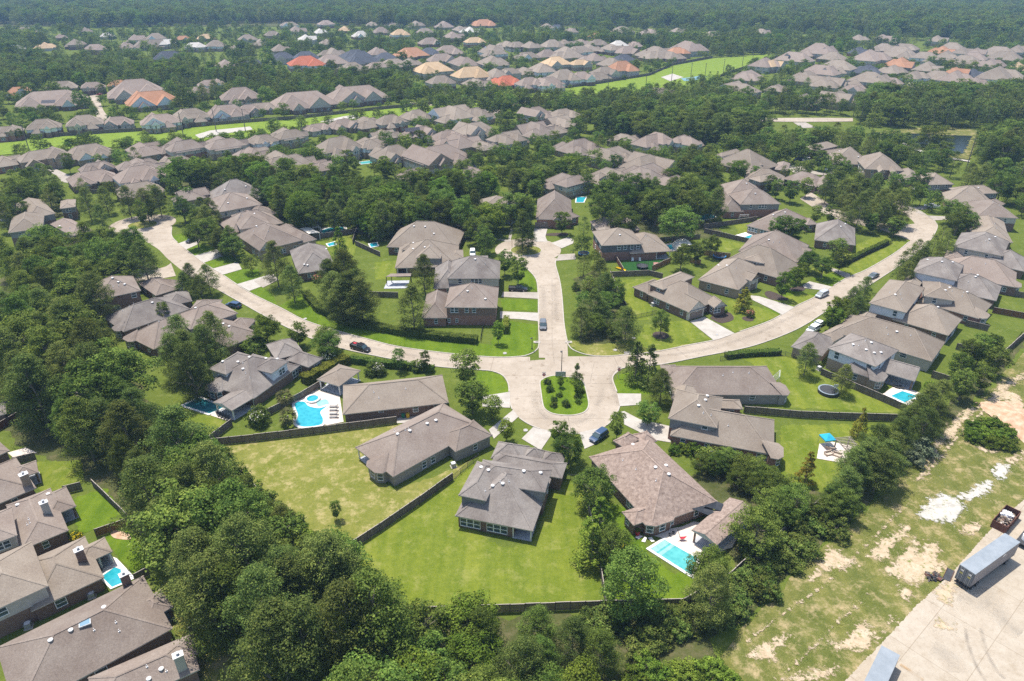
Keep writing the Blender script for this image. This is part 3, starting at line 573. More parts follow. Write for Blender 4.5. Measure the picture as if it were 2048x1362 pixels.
class Wing:
    def __init__(s, A, B, C, h, t='h', p=0.62, ridge=None, porch=None, open=False, wall=None, up=None, z0=0.0):
        s.h, s.t, s.p, s.porch, s.open, s.wall, s.up = h, t, p, porch, open, wall, up
        A, B, C = (Vector((q[0], q[1], 0)) for q in (A, B, C))
        s.ex = (B-A).normalized(); n = Vector((-s.ex.y, s.ex.x, 0)); d = (C-B).dot(n)
        s.ey = n if d > 0 else -n; s.A = A; s.L = (B-A).length; s.D = abs(d)
        s.ridge = ridge or ('x' if s.L >= s.D else 'y')
    def w(s, x, y, z): q = s.A + s.ex*x + s.ey*y; return Vector((q.x, q.y, z))
    def loc(s, q): d = Vector((q[0], q[1], 0)) - s.A; return d.dot(s.ex), d.dot(s.ey)
    def zr(s, q):
        x, y = s.loc(q)
        if x < 0 or y < 0 or x > s.L or y > s.D: return -1
        if s.t == 'h': return s.h + s.p * min(x, s.L-x, y, s.D-y)
        return s.h + s.p * (min(y, s.D-y) if s.ridge == 'x' else min(x, s.L-x))
    def roof(s, O):
        h, p, L, D = s.h, s.p, s.L, s.D; f0 = h - 0.2
        loc = [(0, 0, h), (L, 0, h), (L, D, h), (0, D, h)]
        if s.ridge == 'x':
            r = D/2; a = r if s.t == 'h' else 0; a = min(a, L/2 - 0.01) if s.t == 'h' else 0
            R1, R2 = (a, D/2, h + p*r), (L-a, D/2, h + p*r)
            faces = [(0, 1, 5, 4), (2, 3, 4, 5)]; tri = [(1, 2, 5), (3, 0, 4)]
            caps = [(4, 5)] + ([(0, 4), (3, 4), (1, 5), (2, 5)] if s.t == 'h' else [])
        else:
            r = L/2; a = min(r, D/2 - 0.01) if s.t == 'h' else 0
            R1, R2 = (L/2, a, h + p*r), (L/2, D-a, h + p*r)
            faces = [(1, 2, 5, 4), (3, 0, 4, 5)]; tri = [(0, 1, 4), (2, 3, 5)]
            caps = [(4, 5)] + ([(0, 4), (1, 4), (2, 5), (3, 5)] if s.t == 'h' else [])
        loc += [R1, R2]; top = [s.w(*q) - O for q in loc]
        b = MB(); b.add(top, faces + (tri if s.t == 'h' else []), 0)
        eave = [s.w(q[0], q[1], f0) - O for q in loc[:4]]
        b.add(top[:4] + eave, [(i, (i+1) % 4, 4 + (i+1) % 4, 4 + i) for i in range(4)] + [(4, 5, 6, 7)], 1)
        s.tri = [[s.w(*loc[i]) - O for i in t] for t in tri] if s.t != 'h' else []
        cap = MB()
        for i, j in caps:
            P, Q = top[i], top[j]; d = Q-P
            if d.length < 0.3: continue
            sd = Vector((d.y, -d.x, 0)); sd = sd.normalized() * 0.16 if sd.length > 1e-6 else Vector((0.16, 0, 0)); u = Vector((0, 0, 0.05))
            cap.add([P-sd+u*0.2, P+u, P+sd+u*0.2, Q-sd+u*0.2, Q+u, Q+sd+u*0.2], [(0, 1, 4, 3), (1, 2, 5, 4)], 0)
        return b, cap
    def foot(s):
        L, D, o = s.L, s.D, OV; P = [(o, o), (L-o, o), (L-o, D-o), (o, D-o)]
        if s.porch:
            side, t0, t1, dp = s.porch; a, b = P[side], P[(side+1) % 4]; nx, ny = [(0, 1), (-1, 0), (0, -1), (1, 0)][side]
            le = lambda t: (a[0] + (b[0]-a[0])*t, a[1] + (b[1]-a[1])*t)
            q0, q1 = le(t0), le(t1); i0, i1 = (q0[0]+nx*dp, q0[1]+ny*dp), (q1[0]+nx*dp, q1[1]+ny*dp)
            N = ([] if t0 <= 0.01 else [q0]) + [i0, i1] + ([] if t1 >= 0.99 else [q1])
            if t0 <= 0.01:
                P = [p for p in P]; k = side; P[k] = i0; P[k+1:k+1] = [i1] + ([q1] if t1 < 0.99 else [])
            elif t1 >= 0.99:
                k = (side+1) % 4; P2 = P[:side+1] + [q0, i0, i1] + (P[side+2:] if side < 3 else []);
                if side == 3: P2 = P2[1:]
                P = P2
            else: P[side+1:side+1] = N
            s.corner = [q0, q1]
        return P
def prism_walls(b, P, w, O, z0, z1, m):
    Q = [w(x, y, 0) - O for x, y in P]; n = len(Q)
    v = [(q.x, q.y, z0) for q in Q] + [(q.x, q.y, z1) for q in Q]
    b.add(v, [(i, (i+1) % n, n+(i+1) % n, n+i) for i in range(n)], m)
def add_window(house, O, pos, ang, w, h):
    o = obj('window', WIN_ME, house, pos - O, (0, 0, ang), (w, 1, h)); obj('pane', PANE_ME, o); return o
CAMP = Vector((0, 0, CAM_H))
def ray_hit(wings, X, Y):
    d = Vector(ray(X, Y)); t = (CAM_H - 13) / -d.z; te = CAM_H / -d.z; n = 400
    for k in range(n):
        q = CAMP + d * (t + (te-t)*k/n)
        for w in wings:
            if w.zr(q) >= q.z: return q, w
    return None, None
def house(label, wings, wall='brick_brown', up='siding_beige', roof='roof_brown', vents=None, wins=None, bays=(), chim=(), name='house', group=None, autow=True, autov=True, garage=None, doors=True):
    c = sum((w.w(w.L/2, w.D/2, 0) for w in wings), Vector()) / len(wings); O = Vector((c.x, c.y, 0))
    H = thing(name, label, 'house', O, 0, group)
    for w in wings:
        b, cap = w.roof(O)
        r = obj('roof', b.me('roof', [roof, 'fascia']), H); obj('ridge_cap', cap.me('ridge_cap', [roof]), r)
        wm = w.wall or wall; um = up if w.up in (None, 'x') else w.up; P = w.foot()
        if not w.open:
            if w.h > 4.0:
                b = MB(); prism_walls(b, P, w.w, O, 0, 2.95, 0); obj('brick_wall', b.me('wall', [wm]), H)
                b = MB(); prism_walls(b, P, w.w, O, 2.95, w.h, 0)
                for t in w.tri: b.add(t, [(0, 1, 2)], 0)
                obj('siding_wall', b.me('wall', [um]), H)
            else:
                b = MB(); prism_walls(b, P, w.w, O, 0, w.h, 0); obj('brick_wall', b.me('wall', [wm]), H)
                for t in w.tri:
                    cc = (t[0]+t[1]+t[2]) / 3; ce = w.w(w.L/2, w.D/2, cc.z) - O
                    sh = (ce-cc); sh.z = 0; sh = sh.normalized() * 0.3
                    obj('gable', mesh('gable', [q+sh for q in t], [(0, 1, 2)], um), H)
        else:
            for x, y in ((0.5, 0.5), (w.L-0.5, 0.5), (w.L-0.5, w.D-0.5), (0.5, w.D-0.5)):
                q = w.w(x, y, 0) - O; obj('post', MB().box(-0.14, 0.14, -0.14, 0.14, 0, w.h).me('post', ['post_white' if w.up else 'brick_brown']), H, q)
            b = MB(); prism_top = [w.w(x, y, 0)-O for x, y in ((0.2, 0.2), (w.L-0.2, 0.2), (w.L-0.2, w.D-0.2), (0.2, w.D-0.2))]
            obj('patio_slab', b.prism(prism_top, 0.0, 0.13).me('slab', ['patio_grey']), H)
            for t in w.tri: obj('gable', mesh('gable', t, [(0, 1, 2)], um), H)
        if w.porch:
            side, t0, t1, dp = w.porch
            for q in w.corner:
                k = w.w(q[0], q[1], 0) - O; obj('post', MB().box(-0.11, 0.11, -0.11, 0.11, 0, w.h).me('post', ['post_white']), H, k)
            nx, ny = [(0, 1), (-1, 0), (0, -1), (1, 0)][side]; q0, q1 = w.corner
            sl = [w.w(x, y, 0)-O for x, y in ((q0[0]-nx*.15, q0[1]-ny*.15), (q1[0]-nx*.15, q1[1]-ny*.15), (q1[0]+nx*dp, q1[1]+ny*dp), (q0[0]+nx*dp, q0[1]+ny*dp))]
            obj('patio_slab', MB().prism(sl, 0.0, 0.12).me('slab', ['patio_grey']), H)
        if w.h > 0: HOUSES.append((w.w(w.L/2, w.D/2, 0), 0.5*math.hypot(w.L, w.D), w))
    for (wi, side, t, bw, bd) in bays:          # half-octagon bay under a fan of roof faces
        w = wings[wi]; L, D = w.L, w.D
        base, dx, out = [((0, 0), (1, 0), (0, -1)), ((L, 0), (0, 1), (1, 0)), ((L, D), (-1, 0), (0, 1)), ((0, D), (0, -1), (-1, 0))][side]
        ln = L if side in (0, 2) else D
        def bp(u, o): return (base[0]+dx[0]*(t*ln+u)+out[0]*o, base[1]+dx[1]*(t*ln+u)+out[1]*o)
        k = OV; prof = [(-bw/2, -0.6), (-bw/2, bd*0.45), (-bw*0.28, bd), (bw*0.28, bd), (bw/2, bd*0.45), (bw/2, -0.6)]
        b = MB(); prism_walls(b, [bp(u*0.9, o-k) for u, o in prof], w.w, O, 0, w.h, 0); obj('bay_wall', b.me('wall', [w.wall or wall]), H)
        ring = [w.w(*bp(u*1.0, o), w.h+0.02) - O for u, o in prof]; ap = w.w(*bp(0, -bw*0.5), w.h + w.p*bw*0.5 + 0.2) - O
        b = MB().add(ring + [ap], [(i, i+1, 6) for i in range(5)], 0)
        low = [q - Vector((0, 0, 0.2)) for q in ring]; b.add(ring + low, [(i, i+1, 7+i, 6+i) for i in range(5)] + [tuple(range(6, 12))], 1)
        obj('bay_roof', b.me('bay_roof', [roof, 'fascia']), H)
        for i in (1, 2, 3):
            (u0, o0), (u1, o1) = prof[i], prof[i+1]; m = w.w(*bp((u0+u1)*0.45, (o0+o1)/2-k+0.03), 1.5); dd = w.w(*bp(u1*.9, o1), 0) - w.w(*bp(u0*.9, o0), 0)
            add_window(H, O, m, math.atan2(dd.y, dd.x), min(1.3, dd.length*0.8), 1.7)
    for ch in chim:
        q, zt, wd, m = ch; z0 = max(w.zr(q) for w in wings) - 0.8
        b = MB().box(-wd/2, wd/2, -wd*0.38, wd*0.38, z0, zt).box(-wd/2-.08, wd/2+.08, -wd*0.38-.08, wd*0.38+.08, zt, zt+0.12, 1).cyl((0, 0), 0.18, 0.18, zt+.12, zt+0.45, 8, 2).cyl((0, 0), 0.26, 0.26, zt+.45, zt+.52, 8, 2)
        obj('chimney', b.me('chimney', [m, 'vent_white', 'metal_grey']), H, (q.x-O.x, q.y-O.y, 0), (0, 0, math.atan2(wings[0].ex.y, wings[0].ex.x)))
    def blocked(q, me_):
        return any(w is not me_ and not w.open and 0.2 < w.loc(q)[0] < w.L-0.2 and 0.2 < w.loc(q)[1] < w.D-0.2 and w.zr(q) > q.z - 0.9 for w in wings)
    manual = set()
    for (wi, side, c, x, y, ww, hh, n) in (wins or ()):
        w = wings[wi]; manual.add((wi, side)); L, D = w.L, w.D; o = OV - 0.04
        nx, ny = [(0, -1), (1, 0), (0, 1), (-1, 0)][side]; N = w.ex*nx + w.ey*ny
        p0 = w.w(*[(0, o), (L-o, 0), (0, D-o), (o, 0)][side], 0); d = Vector(ray(*px(c, x, y))); k = (p0-CAMP).dot(N) / d.dot(N); q = CAMP + d*k
        T = w.ex if side in (0, 2) else w.ey; T = T if side in (0, 1) else -T
        q.z = min(max(q.z, hh/2+0.4), w.h - hh/2 - 0.15)
        for j in range(n): add_window(H, O, q + T*((j-(n-1)/2)*ww), math.atan2(T.y, T.x), ww, hh)
    if autow:
        for wi, w in enumerate(wings):
            if w.open or w.h <= 0: continue
            for side in range(4):
                if (wi, side) in manual: continue
                nx, ny = [(0, -1), (1, 0), (0, 1), (-1, 0)][side]; N = w.ex*nx + w.ey*ny
                ln = w.L if side in (0, 2) else w.D; o = OV - 0.04
                mid = w.w(*[(w.L/2, o), (w.L-o, w.D/2), (w.L/2, w.D-o), (o, w.D/2)][side], 1.5)
                if (CAMP-mid).normalized().dot(N) < 0.18 or ln < 3.5: continue
                T = w.ex if side in (0, 2) else w.ey; T = T if side in (0, 1) else -T
                n = max(1, int(ln / 5.0))
                for z in ([1.55] if w.h < 4 else [1.55, w.h-1.25]):
                    for j in range(n):
                        q = mid + T * ((j+0.5)/n - 0.5) * (ln-1.5) + T*rng.uniform(-0.5, 0.5); q.z = z
                        if blocked(q + N*0.25, w) or (w.porch and w.porch[0] == side and w.h < 4): continue
                        for e in range(rng.choice((1, 1, 2))): add_window(H, O, q + T*e*1.0, math.atan2(T.y, T.x), 1.0, 1.5)
    if garage:
        for wi, side, t, ww in garage:
            w = wings[wi]; nx, ny = [(0, -1), (1, 0), (0, 1), (-1, 0)][side]; o = OV - 0.05
            ln = w.L if side in (0, 2) else w.D; T = w.ex if side in (0, 2) else w.ey; T = T if side in (0, 1) else -T
            s0 = w.w(*[(0, o), (w.L-o, 0), (w.L, w.D-o), (o, w.D)][side], 0); q = s0 + T*(t*ln)
            g = obj('garage_door', MB().box(-ww/2, ww/2, -0.04, 0.05, 0.05, 2.2).me('garage_door', ['door_brown']), H, q-O, (0, 0, math.atan2(T.y, T.x)))
            for k in range(4): obj('door_panel', MB().box(-ww/2+.06, ww/2-.06, -0.07, -0.04, 0.1+k*0.53, 0.56+k*0.53).me('door_panel', ['door_brown']), g)
    V = []
    if vents:
        for c, s in vents:
            v = [float(t) for t in s.split()]
            V += [ray_hit(wings, *px(c, v[i], v[i+1]))[0] for i in range(0, len(v), 2)]
    elif autov:
        w = max(wings, key=lambda q: q.L*q.D); T = 0.5
        for k in range(2):
            x, y = (w.L*(0.38+0.22*k), w.D*0.42) if w.ridge == 'x' else (w.L*0.42, w.D*(0.38+0.22*k)); q = w.w(x, y, 0); q.z = w.zr(q); V.append(q)
    for q in V:
        if q is None: continue
        z = max(w.zr(q) for w in wings); obj('roof_vent', VENT_ME, H, (q.x-O.x, q.y-O.y, z-0.12))
    if wings and len(wings) > 1 and autov:
        w = max(wings, key=lambda q: q.L*q.D)
        for k in range(3):
            q = w.w(w.L*rng.uniform(.25, .75), w.D*rng.uniform(.2, .45), 0); q.z = max(u.zr(q) for u in wings)
            obj('vent_pipe', PIPE_ME, H, (q.x-O.x, q.y-O.y, q.z-0.06))
    return H
def wg(c, s, h, fit=False, **k):
    v = [float(t) for t in s.split()]
    if fit:      # the near corner is taken square to the other two
        A, B, C = gp(c, v[0], v[1], h), gp(c, v[2], v[3], h), gp(c, v[4], v[5], h); e = (B-A).normalized(); return Wing(A, A + e*(C-A).dot(e), C, h, **k)
    return Wing(gp(c, v[0], v[1], h), gp(c, v[2], v[3], h), gp(c, v[4], v[5], h), h, **k)
# ---- the near houses, wing by wing
def on(c, x, y, z): return gp(c, x, y, z)
house('two-storey house with grey siding dormers and a corner patio on a wide open lawn', [
  wg('q1', '105 950 920 1112 1190 545', 2.8, p=.66, porch=(0, .76, 1.0, 4.0)), wg('q1', '300 590 1050 705 1150 470', 5.7, p=.52),
  wg('q1', '140 735 430 795 600 430', 5.7, p=.6), wg('q1', '470 420 1225 560 1260 395', 3.3, p=.5), wg('q1', '480 345 820 400 905 225', 2.9, p=.75),
  wg('q1', '830 330 1010 362 1030 265', 3.2, p=.9), wg('q1', '1010 380 1235 415 1250 300', 3.1, p=.7)], up='siding_grey', roof='roof_grey',
  vents=[('q1', '380 445 605 618 826 487 1002 503 455 475 500 640')], wins=[(0, 0, 'q1', 265, 1045, 1.25, 1.9, 3), (0, 0, 'q1', 545, 1095, 1.25, 1.9, 3), (1, 1, 'q1', 1075, 680, .8, 1.2, 1)])
house('long single-storey pale brick house with a bay end and open corner porch', [wg('c10', '780 835 1075 1065 1860 735', 2.8, p=.6, porch=(0, 0, .42, 3.5)),
  wg('c10', '1560 870 1850 740 1770 592', 2.9, p=.62)], wall='brick_grey', roof='roof_brown', bays=[(0, 0, .62, 5.2, 1.8)],
  vents=[('c10', '1205 708 1340 652 1408 627 1110 735')], wins=[(0, 1, 'c10', 1320, 1000, 1.1, 1.6, 1), (0, 1, 'c10', 1388, 968, 1.1, 1.6, 1), (0, 1, 'c10', 1590, 880, 1.0, 1.5, 1)])
house('single-storey brick house beside the free-form pool with four sun loungers', [wg('c10', '683 580 1508 487 1535 262', 2.8, p=.52), wg('c10', '480 307 655 360 872 250', 2.8, p=.45, open=True, up='x', t='h')],
  wall='brick_brown', roof='roof_tan', vents=[('c10', '997 300 1190 281')], wins=[(0, 0, 'c10', 980, 552, 1.2, .7, 1), (0, 0, 'c10', 1250, 535, 1.2, 1.6, 1), (0, 0, 'c10', 1410, 520, 1.0, 1.5, 1)])
house('two-storey house with white siding dormers and a patio roof by a dark rectangular pool', [
  wg('d1', '135 880 800 1070 1540 650', 2.8, p=.66), wg('d1', '180 667 420 742 760 480', 5.6, p=.6), wg('d1', '790 665 1045 727 1345 572', 5.6, p=.55),
  wg('d1', '1240 540 1545 645 1752 522', 3.0, p=.7), wg('d1', '1100 540 1480 440 1345 238', 3.0, p=.6), wg('d1', '240 1122 500 1235 850 1045', 2.8, p=.25, t='g', open=True, up='x')],
  up='siding_white', roof='roof_grey', bays=[(0, 0, .22, 5.0, 1.6)], vents=[('d1', '378 568 740 507 965 525 1120 533 585 573 655 670')],
  wins=[(2, 1, 'd1', 1185, 700, 1.0, 1.6, 2), (0, 1, 'd1', 1380, 790, 1.0, 1.8, 2)])
house('single-storey house with wide hip roof and four white vents behind two pines', [wg('d3', '610 690 1060 917 1537 745', 2.8, p=.6), wg('d3', '1060 640 1335 655 1250 520', 2.9, p=.6)],
  vents=[('d3', '708 675 850 625 1000 598 1080 632')], roof='roof_brown')
house('single-storey house with rounded bay corner above a small square of bright lawn', [wg('d2', '640 970 1000 1150 1650 850', 2.8, p=.62), wg('d2', '1250 700 1500 878 2130 640', 4.4, p=.5), wg('d2', '1500 600 1860 590 1780 475', 3.0, p=.5)],
  wall='brick_brown', up='siding_grey', vents=[('d2', '1255 712 1475 528 1575 588')], bays=[(0, 0, .15, 4.5, 1.5)])
house('single-storey house with stained hip roof and a little tree rising at its side', [wg('d2', '320 717 590 910 1545 622', 2.8, p=.6), wg('d2', '1180 560 1530 490 1430 360', 2.9, p=.55)], roof='roof_grey', vents=[('d2', '780 508 1125 420 985 515')], bays=[(0, 0, .75, 4.0, 1.3)])
house('two-storey brown brick house at the edge of the pine grove by the side street', [wg('d2', '215 480 830 347 560 180', 5.6, p=.6, up='brick_brown'), wg('d2', '790 250 1030 417 1385 355', 2.9, p=.55), wg('d2', '880 250 1290 290 1270 200', 3.0, p=.5)],
  vents=[('d2', '443 182 522 235 607 265')], wins=[(0, 0, 'd2', 300, 505, 1.4, 1.6, 1), (0, 0, 'd2', 735, 410, 1.4, 1.6, 1), (0, 0, 'd2', 515, 585, 1.4, 1.2, 1)])
# the row on the left street
house('house with a steep weathered grey roof, last of the row below the woods', [wg('d4', '60 200 200 362 978 275', 3.0, p=.75)], roof='roof_grey', vents=[('d4', '340 135 625 90')])
house('two-storey house with pale side wall between two hip-roofed neighbours of the row', [wg('d4', '45 290 232 444 880 350', 5.4, p=.5), wg('d4', '600 430 720 520 990 415', 2.9)], up='siding_beige', vents=[('d4', '383 315 640 250')])
house('house with a small upper storey and a window pair above its sweeping roof', [wg('d4', '260 590 420 730 1120 570', 2.9, p=.7), wg('d4', '420 480 545 674 905 527', 5.2, p=.5)], wins=[(1, 1, 'd4', 790, 572, 1.0, 1.5, 2)], vents=[('d4', '743 460')])
house('house with a brick front gable and a tiny roof dormer beside the white patio cover', [wg('d4', '490 750 812 964 1460 850', 3.8, p=.62), wg('d4', '1000 660 1340 870 1580 800', 2.9, p=.6), wg('d4', '640 850 812 966 1010 900', 3.9, p=.9, t='g', ridge='x')],
  wall='brick_tan', vents=[('d4', '770 630 1075 572')], doors=False)
house('house with a broad brown hip roof and pale gable half hidden by the big pine', [wg('d4', '1220 960 1332 1278 1820 1120', 2.9, p=.68)], roof='roof_grey', vents=[('d4', '1720 943 1420 1155 1465 1165')])
# centre-left block west of the short street
house('house with a very long hip roof beside the backyard pool with round spa', [wg('d5', '180 348 945 374 965 175', 2.8, p=.72), wg('d5', '800 330 985 300 980 195', 2.9, p=.5)], roof='roof_tan', vents=[('d5', '480 125 602 130 697 205')])
house('two-storey house with a stepped roof and grey gable wall beside a covered patio', [wg('d5', '270 578 965 562 985 330', 2.8, p=.62, porch=(0, .02, .17, 3)), wg('d5', '500 470 770 472 850 330', 5.3, p=.62), wg('d5', '340 380 480 382 490 310', 4.6, p=.5), wg('d5', '860 470 1020 465 1110 375', 2.9, p=.4)],
  up='siding_grey', roof='roof_tan', vents=[('d5', '473 305 598 352 470 370')], wins=[(0, 0, 'd5', 745, 585, 1.0, 1.2, 2)])
house('two-storey house with beige siding and a triple upper window above brick', [wg('d5', '840 692 1414 692 1415 500', 5.6, p=.66), wg('d5', '690 800 1010 792 1010 560', 2.8, p=.95), wg('d5', '1180 520 1300 515 1300 440', 5.0, p=.4)],
  wall='brick_red', up='siding_beige', roof='roof_grey', vents=[('d5', '1147 485')], wins=[(0, 0, 'd5', 980, 722, 1.1, 1.6, 1), (0, 0, 'd5', 1160, 720, 1.1, 1.7, 3)])
house('two-storey brown brick house on the corner lawn inside the curved hedge', [wg('d5', '815 1005 1384 1010 1385 790', 5.6, p=.64, up='brick_brown'), wg('d5', '560 1122 842 1120 850 860', 2.8, p=.85)],
  wall='brick_red', roof='roof_brown', vents=[('d5', '1063 832 1257 917')], wins=[(0, 0, 'd5', 918, 1035, 1.1, 1.7, 2), (0, 0, 'd5', 1053, 1037, 1.1, 1.6, 1), (0, 0, 'd5', 1133, 1037, 1.1, 1.6, 1), (0, 0, 'd5', 862, 1150, .8, 1.2, 1), (0, 0, 'd5', 945, 1150, .8, 1.2, 1)])
# east of the short street
house('two-storey house with dark grey siding over pinkish brick facing a fenced turf yard', [wg('d6', '145 380 656 357 640 175', 5.6, p=.5), wg('d6', '500 475 1012 447 985 235', 2.8, p=.55, porch=(0, .66, 1.0, 3.5)), wg('d6', '150 250 300 245 300 150', 5.7, p=.5)],
  wall='brick_red', up='siding_dark', roof='roof_tan', vents=[('d6', '370 248')], wins=[(0, 0, 'd6', 362, 402, 1.2, 1.8, 1), (0, 0, 'd6', 436, 398, 1.2, 1.8, 1), (0, 0, 'd6', 522, 394, 1.2, 1.8, 1), (0, 0, 'd6', 595, 390, 1.2, 1.8, 1), (0, 0, 'd6', 528, 492, .8, 1.4, 1), (0, 0, 'd6', 608, 490, .8, 1.4, 1)])
house('brick house with a front-gabled garage and a white driveway on the curved street', [wg('d6', '700 975 1225 1204 1500 1010', 2.8, p=.72), wg('d6', '725 852 905 925 1240 745', 5.3, p=.5, up='brick_brown'), wg('d6', '525 892 715 972 890 840', 2.8, p=.6),
  wg('d6', '1050 1110 1225 1206 1440 1138', 2.85, p=.85, t='g', ridge='x', wall='stone_white'), wg('d6', '1440 1080 1540 1150 1650 1085', 2.9, p=.8, t='g', ridge='x')],
  wall='brick_brown', up='stone_white', roof='roof_tan', garage=[(3, 1, .5, 4.6)], wins=[(1, 0, 'd6', 845, 940, 1.1, 1.5, 1), (4, 1, 'd6', 1580, 1150, 1.1, 1.8, 2)], autov=False)
house('tan brick house with low front gable and white stone garage next the golden tree', [wg('d7', '-30 812 525 953 810 640', 3.1, p=.62), wg('d7', '560 780 700 832 885 800', 3.7, p=.7, t='g', ridge='x', wall='stone_white')], wall='brick_tan', up='brick_tan', roof='roof_tan',
  vents=[('d7', '185 575 365 622 250 620')], garage=[(1, 1, .42, 2.6)])
house('house with a clipped gable side wall and one blue window over the neighbour roof', [wg('d7', '300 565 1065 792 1300 592', 3.0, p=.78), wg('d7', '600 535 872 592 1010 400', 5.4, p=.45)], up='siding_grey', wall='brick_brown', roof='roof_tan', wins=[(1, 0, 'd7', 770, 615, 1.1, 1.6, 2)], autov=False)
house('house with a wide brown roof and a single dormer behind the street oaks', [wg('d7', '520 420 1330 575 1450 335', 3.0, p=.68), wg('d7', '790 345 960 375 1020 270', 5.2, p=.6), wg('d7', '1250 430 1500 470 1680 420', 2.9, p=.5)], roof='roof_brown', up='siding_grey', vents=[('d7', '938 275')])
house('house with tall rear windows looking onto a small rectangular pool and fenced lawn', [wg('e7', '525 972 900 1068 1185 882', 2.9, p=.62), wg('e7', '1130 910 1215 965 1305 935', 2.9, p=.7)], wall='brick_tan', roof='roof_brown', vents=[('e7', '833 855 967 825')], wins=[(0, 0, 'e7', 600, 1012, 1.2, 1.7, 3), (0, 0, 'e7', 740, 1045, 1.2, 1.7, 3)])
house('corner house with a four-sided brown roof on a clipped lawn with iron fence', [wg('c8', '380 567 692 607 802 490', 2.9, p=.7)], wall='brick_brown', roof='roof_grey', vents=[('c8', '580 467 615 448')])
# right-hand row
house('two-storey house with white siding, round bay and gabled patio by a small tiled pool', [wg('d8', '540 772 1090 985 1440 828', 5.6, p=.52), wg('d8', '125 754 480 862 640 670', 2.9, p=.6), wg('d8', '700 1005 1060 1122 1350 990', 2.8, p=.85),
  wg('d8', '1080 1020 1532 1150 1708 1057', 2.8, p=.72, t='g', ridge='x', open=True)], wall='brick_tan', up='siding_white', roof='roof_grey', bays=[(2, 1, .22, 6.0, 2.2)],
  vents=[('d8', '830 735 978 795 1035 713 1068 830 1145 825')], wins=[(0, 0, 'd8', 645, 855, 1.2, 2.0, 1), (0, 0, 'd8', 1005, 1000, 1.2, 2.0, 1), (0, 0, 'd8', 725, 1015, 1.0, 1.5, 1)])
house('house with a great tan roof and white rear wall with two rows of windows', [wg('d8', '600 585 1722 925 2006 740', 3.3, p=.62), wg('d8', '420 632 600 705 800 470', 3.0, p=.55), wg('d8', '820 470 1010 520 1130 400', 3.0, p=.5)], wall='siding_beige', roof='roof_tan',
  vents=[('d8', '1135 437 1520 545 1620 575 1325 590')], wins=[(0, 0, 'd8', 1400, 845, 1.6, 1.3, 1), (0, 1, 'd8', 1760, 935, 1.0, 1.7, 3), (0, 1, 'd8', 1870, 862, 1.0, 1.7, 3)])
house('two-storey house with white side wall, slanting eave and one dark window', [wg('e1', '215 942 640 1052 940 790', 5.6, p=.5), wg('e1', '480 1125 1118 1312 1338 1142', 2.8, p=.68, porch=(1, .05, .7, 3)), wg('e1', '285 855 560 925 760 770', 3.0, p=.5)], up='siding_white', wall='brick_brown', roof='roof_tan',
  vents=[('e1', '513 850 815 950 997 990')], wins=[(0, 0, 'e1', 510, 1062, 1.1, 1.7, 1)])
house('house with a beige dormer and a rounded corner bay above the redwood fence', [wg('e1', '760 920 1462 1120 1655 967', 2.8, p=.68), wg('e1', '840 862 1190 918 1370 775', 5.3, p=.5), wg('e1', '570 745 760 790 930 690', 3.0, p=.5)], up='siding_beige', wall='brick_red', roof='roof_tan',
  bays=[(0, 1, .25, 5, 1.6)], vents=[('e1', '1083 800 1130 770 1217 708 1328 820')], wins=[(1, 0, 'e1', 960, 905, 1.1, 1.7, 1)])
house('two-storey house with a blank white side wall above the shaded street trees', [wg('e1', '716 588 1212 692 1330 520', 5.6, p=.55), wg('e1', '1000 770 1662 918 1830 775', 2.8, p=.65)], up='siding_white', roof='roof_grey', vents=[('e1', '880 453 1043 477 1165 480 1425 647 1448 630')], autow=False)
house('house with a big pinkish hip roof and a rounded end near the grey board fence', [wg('e1', '1020 600 1880 765 2040 620', 3.0, p=.72), wg('e1', '1050 440 1250 480 1330 390', 3.0, p=.5)], roof='roof_dusk', vents=[('e1', '1477 405 1612 432 1750 460')], bays=[(0, 1, .2, 5, 1.5)])
house('two-storey house with a dark streaked roof at the bend of the street', [wg('e1', '1170 299 1740 410 1850 250', 5.5, p=.55), wg('e1', '1500 480 1985 585 2090 470', 2.8, p=.7)], up='siding_beige', roof='roof_grey', vents=[('e1', '1580 225 1648 195 1670 180')])
house('house with a tall tan roof, ridge cross and blue-grey wall past the bend', [wg('e8', '1330 692 1840 722 1930 560', 5.2, p=.5), wg('e8', '1130 640 1340 690 1500 500', 3.2, p=.6)], up='siding_beige', vents=[('e8', '1385 482 1662 487 1780 583')])
house('house with a wide low tan roof filling the gap between two street rows', [wg('e8', '1280 965 1770 1025 2000 800', 3.2, p=.55), wg('e8', '1370 860 1700 905 1800 770', 3.6, p=.5)], roof='roof_tan', vents=[('e8', '1665 747')])
house('house with a long sweeping front roof and small blue rear windows by the woods', [wg('e8', '890 400 940 530 1480 490', 2.9, p=.75), wg('e8', '1150 425 1605 410 1500 330', 5.0, p=.5)], up='siding_grey', roof='roof_tan', vents=[('e8', '1340 345 1475 340')])
house('two-storey house with three narrow dark windows under a pyramid roof', [wg('e8', '735 307 1045 300 1000 190', 5.4, p=.6)], up='siding_grey', roof='roof_tan', wins=[(0, 0, 'e8', 818, 332, 1.0, 1.6, 3), (0, 0, 'e8', 945, 325, 1.0, 1.6, 1)], autov=False)
house('long house with twin steep front gables on the far side of the side street', [wg('e8', '-190 -30 -60 112 500 205', 4.5, p=.62), wg('e8', '50 50 110 152 195 168', 4.9, p=1.0, t='g', ridge='x'), wg('e8', '215 75 265 172 350 186', 4.9, p=1.0, t='g', ridge='x'), wg('e8', '330 120 400 240 600 215', 3.2, p=.6)], wall='brick_tan', up='brick_tan', roof='roof_tan', autov=False)
house('house with a broad brown roof and two white vents by the parked cars', [wg('e7', '1420 165 1500 265 1910 245', 3.1, p=.72)], roof='roof_tan', vents=[('e7', '1585 130 1800 195')])
